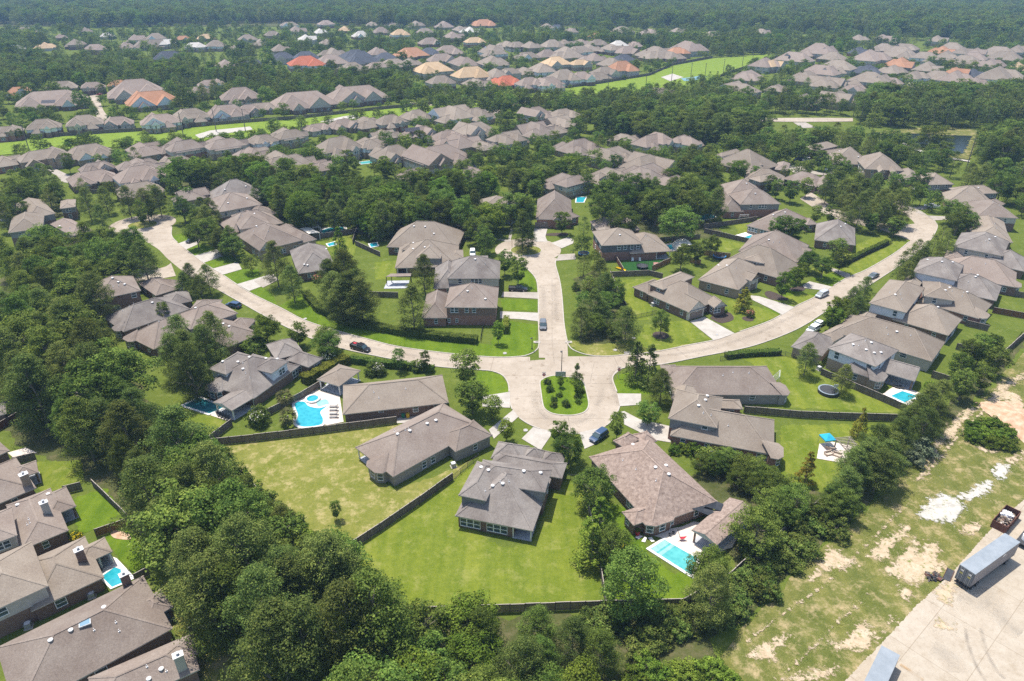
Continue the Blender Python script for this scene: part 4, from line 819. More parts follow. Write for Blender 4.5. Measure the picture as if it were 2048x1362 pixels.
house('two-storey brown brick house where cars stand on the far driveway', [wg('e7', '1165 85 1330 122 1540 60', 5.5, p=.5, up='brick_brown'), wg('e7', '1380 130 1450 150 1640 110', 4.4, p=.5)], roof='roof_tan', autov=False)
house('house with a many-sided roof and white dormer cheeks left of the side street', [wg('e7', '140 255 590 370 745 250', 3.0, p=.66), wg('e7', '160 170 250 190 400 110', 4.8, p=.5), wg('e7', '560 280 720 285 720 160', 4.6, p=.5)], up='siding_white', roof='roof_tan', autov=False)
house('house with a dormer window pair and tan hip roof between grove and side street', [wg('e7', '490 460 950 505 1065 420', 3.0, p=.62), wg('e7', '545 435 690 480 760 380', 4.6, p=.5)], up='siding_grey', roof='roof_tan', autov=False)
house('house with half-timber style front gables over an open garage with a red car glimpse', [wg('e7', '935 437 1320 535 1500 490', 3.0, p=.66), wg('e7', '1300 470 1350 530 1500 495', 3.6, p=.8, t='g', ridge='x')], wall='brick_brown', up='siding_beige', roof='roof_brown', garage=[(1, 1, .4, 4.5)], autov=False)
house('house with a smooth brown roof and two vents among the oaks', [wg('e7', '170 520 300 660 700 580', 3.0, p=.62)], roof='roof_brown', vents=[('e7', '305 475 530 497 570 575')])
house('two-storey house with blue-grey siding above brick and a white soccer goal', [wg('e7', '460 735 922 726 890 600', 5.3, p=.6), wg('e7', '260 815 500 815 640 610', 2.8, p=.9)], wall='brick_red', up='siding_grey', roof='roof_brown', vents=[('e7', '628 612')], wins=[(0, 0, 'e7', 580, 755, 1.1, 1.6, 1), (0, 0, 'e7', 715, 750, 1.1, 1.7, 3)])
house('low garage-like house end beside the far driveway', [wg('e7', '850 335 1000 350 985 262', 2.8, p=.5)], autov=False, autow=False)
# south-east of the turning circle
house('long single-storey grey brick house with a rounded rear corner and soccer goal behind', [wg('e2', '205 507 1470 509 1278 180', 2.8, p=.56), wg('e2', '115 330 300 330 260 165', 2.85, p=.5)], wall='brick_grey', roof='roof_brown', bays=[(0, 1, .2, 5.5, 1.6)],
  vents=[('e2', '540 168 1022 168 1090 152')], wins=[(0, 0, 'e2', 1105, 540, 1.3, 1.3, 1)])
house('two-storey house with grey siding, long brick ledge and a bay looking on the lawn', [wg('e2', '170 968 1350 1190 1480 812', 2.8, p=.62), wg('e2', '148 772 705 884 880 560', 5.5, p=.55), wg('e2', '180 548 440 598 560 430', 3.2, p=.55), wg('e2', '640 655 1000 670 1030 565', 2.9, p=.5)],
  wall='brick_red', up='siding_grey', roof='roof_tan', bays=[(0, 1, .12, 5.5, 1.8)], vents=[('e2', '495 632 572 570 592 522 825 550 1150 750')], wins=[(1, 0, 'e2', 560, 900, 1.2, 1.9, 1)])
house('large house with a mottled brown roof, rear bay and tiled pool terrace', [wg('q2', '-10 378 420 855 1160 787', 2.8, p=.6, fit=True), wg('q2', '290 880 395 1002 840 900', 2.75, p=.55), wg('q2', '210 235 320 300 480 230', 2.9, p=.8), wg('q2', '390 175 480 270 580 205', 2.9, p=.7)],
  wall='brick_brown', roof='roof_patchy', bays=[(1, 1, .55, 6.5, 1.8)], vents=[('q2', '390 270 595 478 715 540 690 460')])
house('open garden pavilion house with a mottled roof on dark posts beside the tiled pool', [wg('c15', '1405 192 1600 312 1915 60', 2.9, p=.3, t='g', open=True)], roof='roof_patchy', name='garden_pavilion', autov=False, autow=False)
# the lower left street
house('brown-roofed house with a stone chimney, uppermost of the three beside the pine wood', [wg('e3', '-500 930 412 542 185 195', 2.8, p=.55), wg('e3', '140 460 437 364 357 247', 2.7, p=.5, open=True)], wall='brick_brown', roof='roof_brown', chim=[(on('e3', 320, 520, 3.0), 5.7, 1.3, 'brick_tan')], autov=False)
house('brown-roofed house with a white chimney and shaded rear patio above the yellow shrub', [wg('e3', '235 1250 778 1024 485 580', 2.8, p=.5), wg('e3', '-300 1265 195 1080 40 790', 5.4, p=.5), wg('e3', '540 885 866 750 700 545', 2.7, p=.5, open=True)], roof='roof_brown', up='siding_beige',
  chim=[(on('e3', 530, 800, 4.2), 6.0, 1.15, 'siding_beige')], vents=[('e3', '548 615 200 738')])
house('two-storey brown brick house with a turquoise pool under its corner patio', [wg('e4', '300 690 1006 360 760 -12', 2.8, p=.5), wg('e4', '-250 770 468 442 215 50', 5.6, p=.5, up='siding_beige'), wg('e4', '760 260 1086 110 990 -20', 2.75, p=.5, porch=(0, .6, 1, 3))], roof='roof_tan',
  chim=[(on('e4', 790, 175, 4.2), 6.0, 1.2, 'brick_brown')], wins=[(1, 0, 'e4', 25, 695, 1.3, 1.6, 1), (0, 0, 'e4', 590, 605, 1.6, 1.6, 1)], autov=False)
house('big house with a wide brown roof, a skylight and a small hipped rear porch', [wg('e4', '150 1680 1670 853 1280 395', 2.8, p=.5), wg('e4', '1420 790 1674 642 1535 486', 2.7, p=.5, open=True)], roof='roof_brown', chim=[(on('e4', 1235, 440, 3.2), 5.6, 1.2, 'brick_brown')],
  vents=[('e4', '1005 652 685 873 490 972')], wins=[(0, 0, 'e4', 985, 1280, 1.6, 1.6, 1)])
house('house with a tall white chimney beside the trampoline yard', [wg('e4', '900 1720 1930 1250 1620 1000', 2.8, p=.5), wg('e4', '1560 1260 1926 1094 1780 936', 2.75, p=.5)], roof='roof_brown', chim=[(on('e4', 1755, 1220, 3.6), 5.9, 1.2, 'siding_beige')], vents=[('e4', '1560 1250 1440 1345')], autow=False)
house('small brown roof corner with white fascia next the flagstone terrace', [wg('c9', '-260 1010 76 860 -30 720', 2.8, p=.35)], roof='roof_brown', autov=False)
house('roof end glimpsed behind the red garden fence', [wg('c9', '-200 640 50 572 0 490', 2.8, p=.5)], roof='roof_grey', autov=False)
# around the grove at the left cul-de-sac
house('two-storey house with stepped tan roofs and grey side walls below the upper grove', [wg('e5', '100 532 530 472 300 320', 5.2, p=.55), wg('e5', '345 355 690 290 600 100', 5.3, p=.6), wg('e5', '740 232 935 207 920 115', 5.0, p=.4), wg('e5', '-60 302 210 292 290 220', 2.8, p=.35, t='g', open=True)], up='siding_grey', roof='roof_tan', autov=False)
house('house with a small stepped roof in front of the left turning circle trees', [wg('e5', '615 422 890 570 1098 470', 3.2, p=.6), wg('e5', '900 470 1000 500 1095 470', 3.0, p=.5)], roof='roof_dusk', vents=[('e5', '740 450')])
# north of the round turning circle
house('white gabled two-storey house among the trees north of the round turning circle', [wg('e6', '310 240 720 245 700 110', 5.0, p=.55), wg('e6', '535 250 795 250 780 120', 4.8, p=.8, t='g', ridge='y')], wall='siding_white', up='siding_white', roof='roof_tan', wins=[(1, 0, 'e6', 690, 265, 1.3, 2.0, 3)], autov=False)
house('brick house with a steep roof and a long driveway onto the round turning circle', [wg('e6', '975 332 1390 340 1440 110', 3.5, p=.85), wg('e6', '1330 330 1480 300 1570 190', 3.0, p=.6), wg('e6', '1170 345 1290 345 1290 250', 3.4, p=.8, t='g', ridge='y')], wall='brick_red', up='siding_beige', roof='roof_brown', garage=[(0, 0, .16, 4.8)], autov=False)
house('house whose smooth brown roof curves out between two big oaks', [wg('e6', '1590 355 1690 480 1965 240', 3.0, p=.66)], roof='roof_brown', autov=False)
house('house with only a rounded tan roof end showing above the grove', [wg('e6', '40 230 200 240 190 160', 3.0, p=.5)], autov=False, autow=False)

# ---- the houses farther back: simple hipped and gabled bodies, one thing each
def ghouse(cx, cy, wpx, roof, label, group, yaw=None, tall=None, r=None, wins=True):
    r = r or random.Random(int(cx*7 + cy*13)); tall = r.random() < 0.5 if tall is None else tall; h = 5.2 if tall else 3.0
    c = at(cx, cy, h + 1.5); w = (at(cx + wpx/2, cy, h+1.5) - at(cx - wpx/2, cy, h+1.5)).length
    w = min(max(w, 13), 34) * (1.12 if cy > 210 else 1.28); d = w * r.uniform(0.68, 0.95); yaw = (r.choice((0, math.pi/2)) if yaw is None else yaw) + r.uniform(-0.06, 0.06)
    ex = Vector((math.cos(yaw), math.sin(yaw), 0)); ey = Vector((-ex.y, ex.x, 0)); c.z = 0
    def rc(x0, x1, y0, y1, hh, **k): return Wing(c + ex*x0 + ey*y0, c + ex*x1 + ey*y0, c + ex*x1 + ey*y1, hh, **k)
    p = r.uniform(.6, .78); s = r.choice((-1, 1)); a = w * r.uniform(.14, .26) * s; near = cy > 160
    if near:     # cross-planned: a low long body, a taller cross wing, front gables and a side garage
        ws = [rc(-w/2, w/2, -d*.38, d*.38, min(h, 4.6), p=p), rc(a - w*.25, a + w*.25, -d*.56, d*.5, h, p=p, t='g' if r.random() < .4 else 'h', ridge='y')]
        ws.append(rc(-a - w*.20, -a + w*.16, -d*.60, 0, 2.95, p=p + .15, t='g' if r.random() < .5 else 'h', ridge='y'))
        b0 = a - s*w*.02; ws.append(rc(b0 - w*.10, b0 + w*.10, -d*.66, -d*.3, h - .3, p=1.0, t='g', ridge='y'))
        if r.random() < .7: ws.append(rc(-a - w*.24, -a + w*.2, 0, d*.62, 3.0, p=p))
    else:
        ws = [rc(-w/2, w/2, -d*.42, d*.42, h, p=p), rc(a - w*.22, a + w*.22, -d*.62, d*.2, h - .2, p=p + .1, t='g' if r.random() < .45 else 'h', ridge='y')]
        if r.random() < .7: ws.append(rc(-a - w*.24, -a + w*.22, -d*.2, d*.62, 2.95, p=p))
    wl = r.choice(('brick_brown', 'brick_tan', 'brick_red', 'siding_beige', 'brick_tan'))
    label = label.format(('two-storey ' if tall else 'single-storey ') + {'brick_brown': 'brown brick', 'brick_tan': 'tan brick', 'brick_red': 'red brick', 'siding_beige': 'beige-walled'}[wl], 'front-gabled' if ws[1].t == 'g' else 'hip-roofed')
    return house(label, ws, wall=wl, up=r.choice(('siding_beige', 'siding_white', 'brick_tan', 'siding_beige')), roof=roof,
        group=group, autov=False, autow=wins, name='house')
MID = '''84 305 80 178 302 80 287 297 75 361 287 70 442 282 75 504 305 60 279 328 78 193 330 58 350 317 55 8 320 40 185 351 78 278 343 82 278 375 75 378 380 45
 573 264 65 525 274 45 634 251 50 685 246 55 733 244 60 779 236 55 832 229 50 906 223 75 957 223 50 949 254 70 838 262 65 766 267 40 893 267 60 675 287 80 736 282 60 787 305 70 914 282 70 876 305 105 967 287 50 1005 274 55 520 300 34 561 322 100 632 328 62 825 345 52 940 340 55
 1071 221 52 1124 226 58 1122 240 60 1071 259 70 1106 257 45 1157 292 75 1223 302 80 1304 277 75 1249 274 50 1373 277 42 1289 325 95 1028 269 34 1131 354 65 1226 352 90 1292 343 95 1345 356 36'''
ROW2 = '''15 254 44 86 246 55 168 239 60 236 241 50 320 236 68 381 226 60 454 223 70 498 216 44 525 211 50 606 203 105 713 190 110 104 200 100 122 170 45 185 168 35 274 183 85 399 178 36 421 163 40 480 188 60'''
FARW = '''51 61 30 270 76 30 312 74 30 292 89 55 495 76 30 452 130 45 578 48 28 652 46 26 667 109 50 662 122 52 705 135 45 754 130 38 754 104 35 787 124 40 820 124 35 896 102 45 883 117 45 926 124 55 985 124 50 985 102 50 1015 89 35 921 58 32 888 51 34 744 48 22 784 48 22 832 48 25 881 160 42 952 165 46 992 147 40 1018 142 35
 1033 89 30 1061 91 30 1104 89 35 1053 112 40 1094 109 35 1132 109 52 1157 100 42 1177 97 38 1195 86 30 1269 89 28 1162 84 28 1129 85 25 1223 95 35 1254 102 38 1188 116 35 1312 109 60 1340 112 40 1375 96 52 1223 127 45 1208 142 40 1083 137 45 1050 142 42 1127 152 48 1162 152 38 1195 152 40 1058 162 40 1096 162 48
 1094 53 25 1142 61 25 1243 61 35 1299 66 35 1355 61 22 1424 69 30 1523 63 25'''
FARE = '''1320 183 42 1495 152 55 1477 175 62 1528 127 45 1589 117 55 1637 102 50 1665 114 40 1675 132 52 1642 142 55 1612 155 55 1650 165 60 1553 175 36 1614 196 42 1675 193 58 1739 157 55 1779 162 40 1736 114 60 1767 97 40 1810 94 40 1797 109 55 1784 140 45 1853 135 45 1828 150 45 1850 112 40 1891 114 48 1904 94 35 1924 102 38 1952 102 38 1929 124 52 1947 114 38 1909 155 52 1949 165 45 1980 127 48 1993 150 70 2010 114 48 1998 102 45 2033 99 40 1876 152 48 1939 183 42 1995 180 34 1835 170 36 1757 188 34 1706 175 34 1716 76 28 1790 81 25 1873 79 28 1764 74 25'''
ODD = [(38,178,32,'roof_terracotta'),(238,165,26,'roof_terracotta'),(305,200,78,'roof_terracotta'),(366,76,25,'roof_terracotta'),(612,124,55,'roof_red'),(566,112,36,'roof_slate'),(612,112,40,'roof_slate'),(711,109,45,'roof_slate'),(723,119,52,'roof_slate'),(771,117,45,'roof_slate'),
 (822,107,52,'roof_terracotta'),(860,84,35,'roof_dusk'),(858,104,35,'roof_slate'),(865,137,58,'roof_sand'),(942,147,58,'roof_sand'),(1013,162,45,'roof_red'),(949,81,32,'roof_sand'),(967,48,38,'roof_terracotta'),(338,112,46,'roof_slate'),(503,122,30,'roof_slate'),
 (1111,124,45,'roof_sand'),(1160,124,35,'roof_sand'),(1236,91,35,'roof_pale'),(1246,116,36,'roof_slate'),(1353,102,35,'roof_terracotta'),(1243,135,48,'roof_terracotta'),(1114,53,22,'roof_slate'),(1193,71,25,'roof_terracotta'),
 (1543,127,40,'roof_sand'),(1734,140,48,'roof_slate'),(1716,102,35,'roof_slate'),(1800,127,45,'roof_terracotta'),(1883,102,38,'roof_terracotta'),(1909,142,42,'roof_terracotta'),(1944,147,36,'roof_slate'),(2033,135,38,'roof_sand')]
S1 = math.atan2(*(lambda d: (d.y, d.x))(at(880, 212) - at(0, 290))); S2 = math.atan2(*(lambda d: (d.y, d.x))(at(1500, 120) - at(1190, 185)))
def triples(s):
    v = [float(t) for t in s.split()]; return [v[i:i+3] for i in range(0, len(v), 3)]
for x, y, w in triples(MID): ghouse(x, y, w, rng.choice(('roof_tan', 'roof_brown', 'roof_tan', 'roof_dusk')), '{1} {0} house in the crowded rows between the pine grove and green strip', 'houses between the grove and the green strip', S1 + rng.choice((0.25, 0.25 + math.pi/2)))
for x, y, w in triples(ROW2): ghouse(x, y, w, rng.choice(('roof_tan', 'roof_dusk')), '{1} {0} house along the far fence of the long green strip', 'houses beyond the long green strip', S1)
for x, y, w in triples(FARW): ghouse(x, y, w, rng.choice(('roof_tan', 'roof_dusk', 'roof_tan')), 'small distant {1} {0} house left of the rising meadow strip', 'distant tan houses left of the meadow', S1 + rng.choice((0, math.pi/2)), wins=w > 38)
for x, y, w in triples(FARE): ghouse(x, y, w, rng.choice(('roof_tan', 'roof_dusk', 'roof_tan')), 'small distant {1} {0} house right of the rising meadow strip', 'distant tan houses right of the meadow', S2 + rng.choice((0, math.pi/2)), wins=w > 38)
NW = '''150 85 30 190 95 34 215 70 26 250 92 32 335 84 30 390 90 32 412 74 28 432 88 30 470 97 34 522 86 32 545 68 26 560 97 32 592 60 26 612 76 30 640 63 26 655 84 32 690 58 26 722 70 28 762 62 26 800 66 28 850 62 26 905 72 30 940 62 26 90 92 30 30 95 28 120 72 24 170 60 24'''
for x, y, w in triples(NW): ghouse(x, y, w, rng.choice(('roof_tan', 'roof_dusk', 'roof_pale', 'roof_sand', 'roof_tan')), 'tiny {1} {0} house glimpsed between the farthest upper trees', 'farthest houses under the forest', S1 + rng.choice((0, math.pi/2)), wins=False)
ODDL = dict(roof_terracotta='distant house with an orange tiled roof among tan roofs', roof_red='distant house with a bright red roof', roof_slate='distant house with a dark blue-grey roof', roof_sand='distant house with a pale yellow-tan roof', roof_dusk='distant house with a rosy brown roof by tall pines', roof_pale='distant house with a pale greenish white roof')
for x, y, w, m in ODD: ghouse(x, y, w, m, ODDL[m], m.replace('roof_', 'distant ') + ' roofs', S1 if x < 1500 else S2, wins=w > 38)
# ------------------------------------------------------------------ trees
def cards(r, C, Nn, size, jitter=0.34, up=0.2, aspect=(0.6, 1.0)):
    """leaf-sized quads at centres C facing roughly along Nn"""
    n = len(C); N = Nn + r.normal(0, jitter, (n, 3)); N[:, 2] += up; N /= np.linalg.norm(N, axis=1, keepdims=True) + 1e-9
    T = np.cross(N, r.normal(0, 1, (n, 3))); T /= np.linalg.norm(T, axis=1, keepdims=True) + 1e-9; B = np.cross(N, T)
    a = (size * r.uniform(0.65, 1.35, n))[:, None]; b = a * r.uniform(*aspect, n)[:, None]
    bend = N * a * 0.25
    return np.stack([C - T*a*0.5 - bend, C - B*b*0.5, C + T*a*0.5 - bend, C + B*b*0.5], 1).reshape(-1, 3)
def to_mesh(name, V, mat, extra=None, mat2=None):
    nq = len(V) // 4; me = bpy.data.meshes.new(name); verts = V; 
    faces = np.arange(nq*4, dtype=np.int32)
    ev, ef = (extra.v, extra.f) if extra else ([], [])
    allv = np.vstack([V, np.array(ev).reshape(-1, 3)]) if ev else V
    loops = list(faces); starts = list(range(0, nq*4, 4)); 
    for f in ef: starts.append(len(loops)); loops += [i + nq*4 for i in f]
    me.vertices.add(len(allv)); me.vertices.foreach_set('co', allv.astype(np.float32).ravel())
    me.loops.add(len(loops)); me.loops.foreach_set('vertex_index', np.array(loops, dtype=np.int32))
    me.polygons.add(len(starts)); me.polygons.foreach_set('loop_start', np.array(starts, dtype=np.int32))
    me.materials.append(MAT[mat])
    if extra: me.materials.append(MAT[mat2]); me.polygons.foreach_set('material_index', np.array([0]*nq + [1]*len(ef), dtype=np.int32))
    me.update(calc_edges=True); return me
def blob_pts(r, cen, rad, k):
    """k points spread over the outer part of each puff"""
    n = len(cen); d = r.normal(0, 1, (n*k, 3)); d /= np.linalg.norm(d, axis=1, keepdims=True)
    d[:, 2] = np.where(d[:, 2] < -0.35, -d[:, 2], d[:, 2])
    c = np.repeat(cen, k, 0); R_ = np.repeat(rad, k)[:, None]
    P = c + d * R_ * (r.uniform(0.45, 1.0, (n*k, 1)) ** 0.6) * np.array([1, 1, 0.72])
    return P, d
def crown(kind, seed, res=1.0):
    """unit trees: height 1 m = full height; returns puff centres, radii and limbs"""
    r = np.random.default_rng(seed); limb = []
    if kind == 'pine':            # tall loblolly: clear lower trunk, rounded uneven head of separate tufts
        n = int(190 * (0.45 + 0.55*res)); z = 0.10 + 0.87 * r.uniform(0, 1, n) ** 0.9
        prof = 0.245 * np.clip(np.where(z < 0.38, 0.72 + 0.28*(z-0.1)/0.28, 1.0 - ((z-0.38)/0.64) ** 1.7), 0.10, 1); a = r.uniform(0, 2*math.pi, n); lob = 1 + 0.24*np.sin(a*3 + seed + z*6) * np.cos(z*11 + seed)
        q = prof * lob * r.uniform(0.22, 1.0, n) ** 0.55
        cen = np.stack([q*np.cos(a), q*np.sin(a), z + q*0.10], 1); rad = r.uniform(0.046, 0.082, n) * (1.2 - 0.4*z)
    elif kind == 'oak':           # broad round head
        n = int(135 * (0.55 + 0.45*res)); d = r.normal(0, 1, (n, 3)); d /= np.linalg.norm(d, axis=1, keepdims=True); d[:, 2] = np.where(d[:, 2] < -0.8, -d[:, 2], d[:, 2])
        lob = 1 + 0.18*np.sin(3*np.arctan2(d[:, 1], d[:, 0]) + seed) + 0.12*np.sin(5*d[:, 2] + seed*2)
        q = r.uniform(0.35, 1, n) ** 0.5 * lob
        cen = np.stack([d[:, 0]*q*0.34, d[:, 1]*q*0.34, 0.55 + d[:, 2]*q*0.37], 1); rad = r.uniform(0.06, 0.115, n)
    elif kind == 'young':         # slim street tree, egg-shaped and a little open
        n = int(95 * (0.55 + 0.45*res)); z = 0.2 + 0.72*r.uniform(0, 1, n); prof = 0.27*np.clip(np.sin((z-0.2)/0.82*math.pi), 0.1, 1) ** 0.7; a = r.uniform(0, 2*math.pi, n); q = prof*r.uniform(0.1, 1, n) ** 0.55
        cen = np.stack([q*np.cos(a), q*np.sin(a), z], 1); rad = r.uniform(0.05, 0.095, n)
    elif kind == 'cone':          # bald cypress and small conifers
        n = int(75 * (0.55 + 0.45*res)); z = 0.08 + 0.9*r.uniform(0, 1, n) ** 1.15; prof = 0.27*(1.03 - z) ** 0.8; a = r.uniform(0, 2*math.pi, n); q = prof*r.uniform(0.2, 1, n) ** 0.5
        cen = np.stack([q*np.cos(a), q*np.sin(a), z], 1); rad = 0.035 + 0.06*(1.0 - z)*r.uniform(0.7, 1.2, n)
    else:                         # bush: leaves to the ground
        n = int(60 * (0.55 + 0.45*res)); d = r.normal(0, 1, (n, 3)); d /= np.linalg.norm(d, axis=1, keepdims=True); d[:, 2] = np.abs(d[:, 2])
        q = r.uniform(0.3, 1, n) ** 0.5 * (1 + 0.2*np.sin(3*np.arctan2(d[:, 1], d[:, 0]) + seed))
        cen = np.stack([d[:, 0]*q*0.55, d[:, 1]*q*0.55, 0.12 + d[:, 2]*q*0.72], 1); rad = r.uniform(0.11, 0.2, n)
    return r, cen, rad
def trunk_mb(kind, cen, r, H):
    b = MB(); top = {'pine': .93, 'oak': .55, 'young': .75, 'cone': .9, 'bush': .4}[kind]; r0 = {'pine': .0125, 'oak': .022, 'young': .012, 'cone': .014, 'bush': .02}[kind]*H
    sway = r.uniform(-0.015, 0.015, 2); P = [Vector((sway[0]*H*math.sin(k*1.3), sway[1]*H*math.sin(k*1.7), top*H*k/4)) for k in range(5)]; P[0] = Vector((0, 0, -0.2))
    for k in range(4): b.tube(P[k], P[k+1], r0*(1 - .21*k), r0*(1 - .21*(k+1)), 7)
    idx = r.choice(len(cen), min(len(cen), 24), replace=False)
    for i in idx:
        c = cen[i]*H; zb = min(max(c[2] - 0.10*H - 0.25*math.hypot(c[0], c[1]), 0.12*H), top*H*0.97)
        j = min(3, int(zb/(top*H)*4)); base = P[j].lerp(P[j+1], zb/(top*H)*4 - j); b.tube(base, c, r0*.35, r0*.12, 5)
    return b
SPEC = dict(pine=('pine', 'leaf_pine', 17, 80, 0.20), pine_b=('pine', 'leaf_oak', 17, 75, 0.21), oak=('oak', 'leaf_oak', 11, 75, 0.23), oak_lime=('oak', 'leaf_lime', 9, 75, 0.21), young=('young', 'leaf_oak', 8, 46, 0.22), young_lime=('young', 'leaf_lime', 8, 46, 0.22),
  cypress=('cone', 'leaf_lime', 10, 36, 0.28), gold=('cone', 'leaf_gold', 9, 36, 0.26), conifer=('cone', 'leaf_pine', 10, 36, 0.28), bush=('bush', 'leaf_oak', 3, 40, 0.20), brush=('bush', 'leaf_brush', 3, 40, 0.20), lime_bush=('bush', 'leaf_lime', 3, 40, 0.2), silver_bush=('bush', 'leaf_silver', 3, 40, 0.2), dead=('pine', 'leaf_dead', 15, 9, 0.26))
TM = {}
def tree_meshes(key, var):
    if (key, var) not in TM:
        kind, mat, H, k, sz = SPEC[key]; r, cen, rad = crown(kind, (sum(map(ord, key)) * 31 + var*17) % 9973)
        P, d = blob_pts(r, cen*H, rad*H, k); V = cards(r, P, d, sz)
        TM[(key, var)] = (to_mesh(key + '_crown', V, mat), trunk_mb(kind, cen, r, H).me(key + '_trunk', ['bark']), H)
    return TM[(key, var)]
TREES = []       # every tree: (key, position, height, width factor, name, label, cat, group)
NAMES = dict(pine=('pine_tree', 'tree'), pine_b=('pine_tree', 'tree'), oak=('oak_tree', 'tree'), oak_lime=('oak_tree', 'tree'), young=('street_tree', 'tree'), young_lime=('street_tree', 'tree'), cypress=('cypress_tree', 'tree'), gold=('cypress_tree', 'tree'), conifer=('conifer_tree', 'tree'),
  bush=('shrub', 'shrub'), brush=('shrub', 'shrub'), lime_bush=('shrub', 'shrub'), silver_bush=('shrub', 'shrub'), dead=('dead_tree', 'tree'))
CENZ = dict(pine=.5, oak=.55, young=.58, cone=.42, bush=.42)
def tree(key, c, x, y, h, wf=1.0, label=None, group=None, base=False):
    """x, y: where the middle of the crown (or the foot, base=True) stands in the survey photo"""
    q = gp(c, x, y, 0 if base else CENZ[SPEC[key][0]]*h); TREES.append((key, Vector((q.x, q.y, 0)), h, wf, label, group))
def trees(key, c, s, h, label, group, wf=1.0, jit=0.15):
    v = [float(t) for t in s.split()]
    for i in range(0, len(v), 2): tree(key, c, v[i], v[i+1], h*rng.uniform(1-jit, 1+jit), wf*rng.uniform(.9, 1.12), label, group)

# single trees that can be told apart
trees('pine', 'c6', '600 960 760 930 680 820 650 1040 800 1030 560 860 720 1000', 13.5, 'broad dark pine of the cluster filling the yard inside the curved hedge', 'pine cluster inside the curved hedge', 1.35); tree('oak', 'c6', 640, 800, 12, 1.0, 'round tree behind the wide dark pine')
tree('cypress', 'c6', 640, 620, 12, 1.0, 'loose pale green conifer behind the wide dark pine')
tree('pine', 'c6', 1190, 1080, 14, 1.25, 'pine standing at the left end of the brick corner house'); tree('pine', 'c6', 1280, 830, 13, 1.15, 'pine in front of the beige two-storey house patio')
tree('pine', 'c6', 150, 750, 15, 1.1, 'tall pine on the front lawn beside the pale gable'); tree('pine', 'c6', 280, 900, 12, 1.1, 'smaller dark pine next to the front lawn pine')
tree('young_lime', 'c6', 1840, 1250, 7, .9, 'slim bright sapling by the brick corner house drive'); tree('young', 'c6', 1890, 720, 9, 1.1, 'leafy tree beside the dark pickup driveway'); tree('young', 'c7', 60, 780, 10, 1.15, 'tree over the lawn edge where the pickup is parked')
tree('young', 'c6', 1740, 680, 6, 1.2, 'small round tree behind the stepped roofs'); tree('oak', 'c6', 1740, 560, 10, .9, 'round tree at the left rim of the turning circle')
tree('pine', 'e6', 830, 470, 14, 1.15, 'pine pair growing on the round island', 'island pines'); tree('pine', 'e6', 890, 530, 12, .9, 'pine pair growing on the round island', 'island pines')
tree('young', 'e6', 1275, 350, 9, 1.3, 'round tree before the steep brick house'); tree('oak', 'e6', 860, 240, 11, .8, 'oak beside the white gabled house')
trees('pine', 'c7', '560 470 560 760 680 820 720 930 640 1080 540 1180 700 1130 880 1220', 9.0, 'pine in the narrow strip beside the short street', 'pines beside the short street', 1.3, .25)
trees('oak', 'c7', '540 600 640 700 600 900 800 950 740 1030 640 1200', 7.5, 'leafy tree in the narrow strip beside the short street', 'leafy trees beside the short street', 1.25, .2); trees('oak_lime', 'c7', '560 1020 860 1130 800 1240', 6.5, 'bright leafy tree in the narrow strip beside the short street', 'bright trees beside the short street', 1.25, .2)
trees('bush', 'c7', '500 920 820 1000 780 1270 590 960', 3, 'dark shrub at the foot of the roadside pines', 'shrubs under the roadside pines')
tree('oak', 'c7', 1145, 1190, 7.5, .95, 'round tree in a mulch ring on the corner lawn'); tree('gold', 'c7', 1770, 1030, 7.5, 1.5, 'yellow-green ornamental tree before the tan brick house')
tree('oak', 'c7', 1280, 440, 14, 1.45, 'very large round oak in the fenced backyard'); tree('oak', 'c7', 870, 420, 13, 1.2, 'big oak left of the very large one'); tree('oak', 'c7', 1110, 300, 15, 1.2, 'dark oak behind the very large round oak')
tree('oak', 'c7', 1300, 690, 9, 1.05, 'leafy tree by the tan shade awning'); tree('young', 'c7', 1420, 650, 8, 1.1, 'slim dark tree beside the awning tree'); tree('oak', 'c7', 1530, 600, 8.5, 1.0, 'round tree by the brown cedar fence')
tree('pine', 'c7', 1560, 310, 14, 1.2, 'pine beside the blue-grey two-storey house pool')
trees('oak', 'c7', '680 230 790 170 860 230 930 190 1030 190 1230 210 1330 200 1430 200 1530 170 700 330 1230 290 1400 290', 13, 'oak in the grove behind the big backyard oak', 'oaks of the middle grove', 1.0, .25)
trees('oak', 'd7', '1500 540 1690 620', 9, 'oak on the street lawn opposite the silver van', 'street lawn oaks', 1.15); trees('young_lime', 'd7', '1300 780 1400 700 1150 860', 8, 'light green tree on the mulch bed by the white stone garage', 'mulch bed trees', 1.2)
trees('young', 'd7', '1880 390 1930 520', 8.5, 'tree at the corner house fence end', 'corner fence trees', 1.25); trees('young', 'd7', '1150 90 1330 130 1060 110', 9, 'tree behind the rear-window house', 'rear-window house trees', 1.3)
tree('young', 'e1', 520, 60, 8, 1.5, 'round tree on the corner lawn casting a dark pool of shade'); tree('young', 'e1', 255, 40, 7, 1.1, 'smaller tree left of the corner lawn tree')
trees('pine', 'e1', '600 480 700 420 760 350 850 370 950 300 1050 190 1100 320 560 590 640 620 680 560 820 460 1000 420', 9, 'leafy roadside tree along the lower side of the curving street', 'roadside trees on the curving street', 1.2)
trees('young_lime', 'd8', '660 330 640 420 590 420', 8, 'bright leafy tree before the great tan roof', 'bright roadside trees', 1.35); trees('pine', 'd8', '820 250 960 130 880 330', 9, 'darker tree between the bright roadside trees', 'darker roadside trees', 1.15)
tree('pine', 'd8', 310, 900, 9, 1.15, 'pine on the trampoline lawn, near the goal'); tree('pine', 'd8', 725, 1130, 8, 1.2, 'small pine right beside the trampoline')
tree('gold', 'c12', 755, 660, 8, .85, 'slim yellow-green cypress by the dark board fence'); tree('gold', 'c12', 340, 1010, 7.5, 1.0, 'olive cypress on the mown lawn below the terrace')
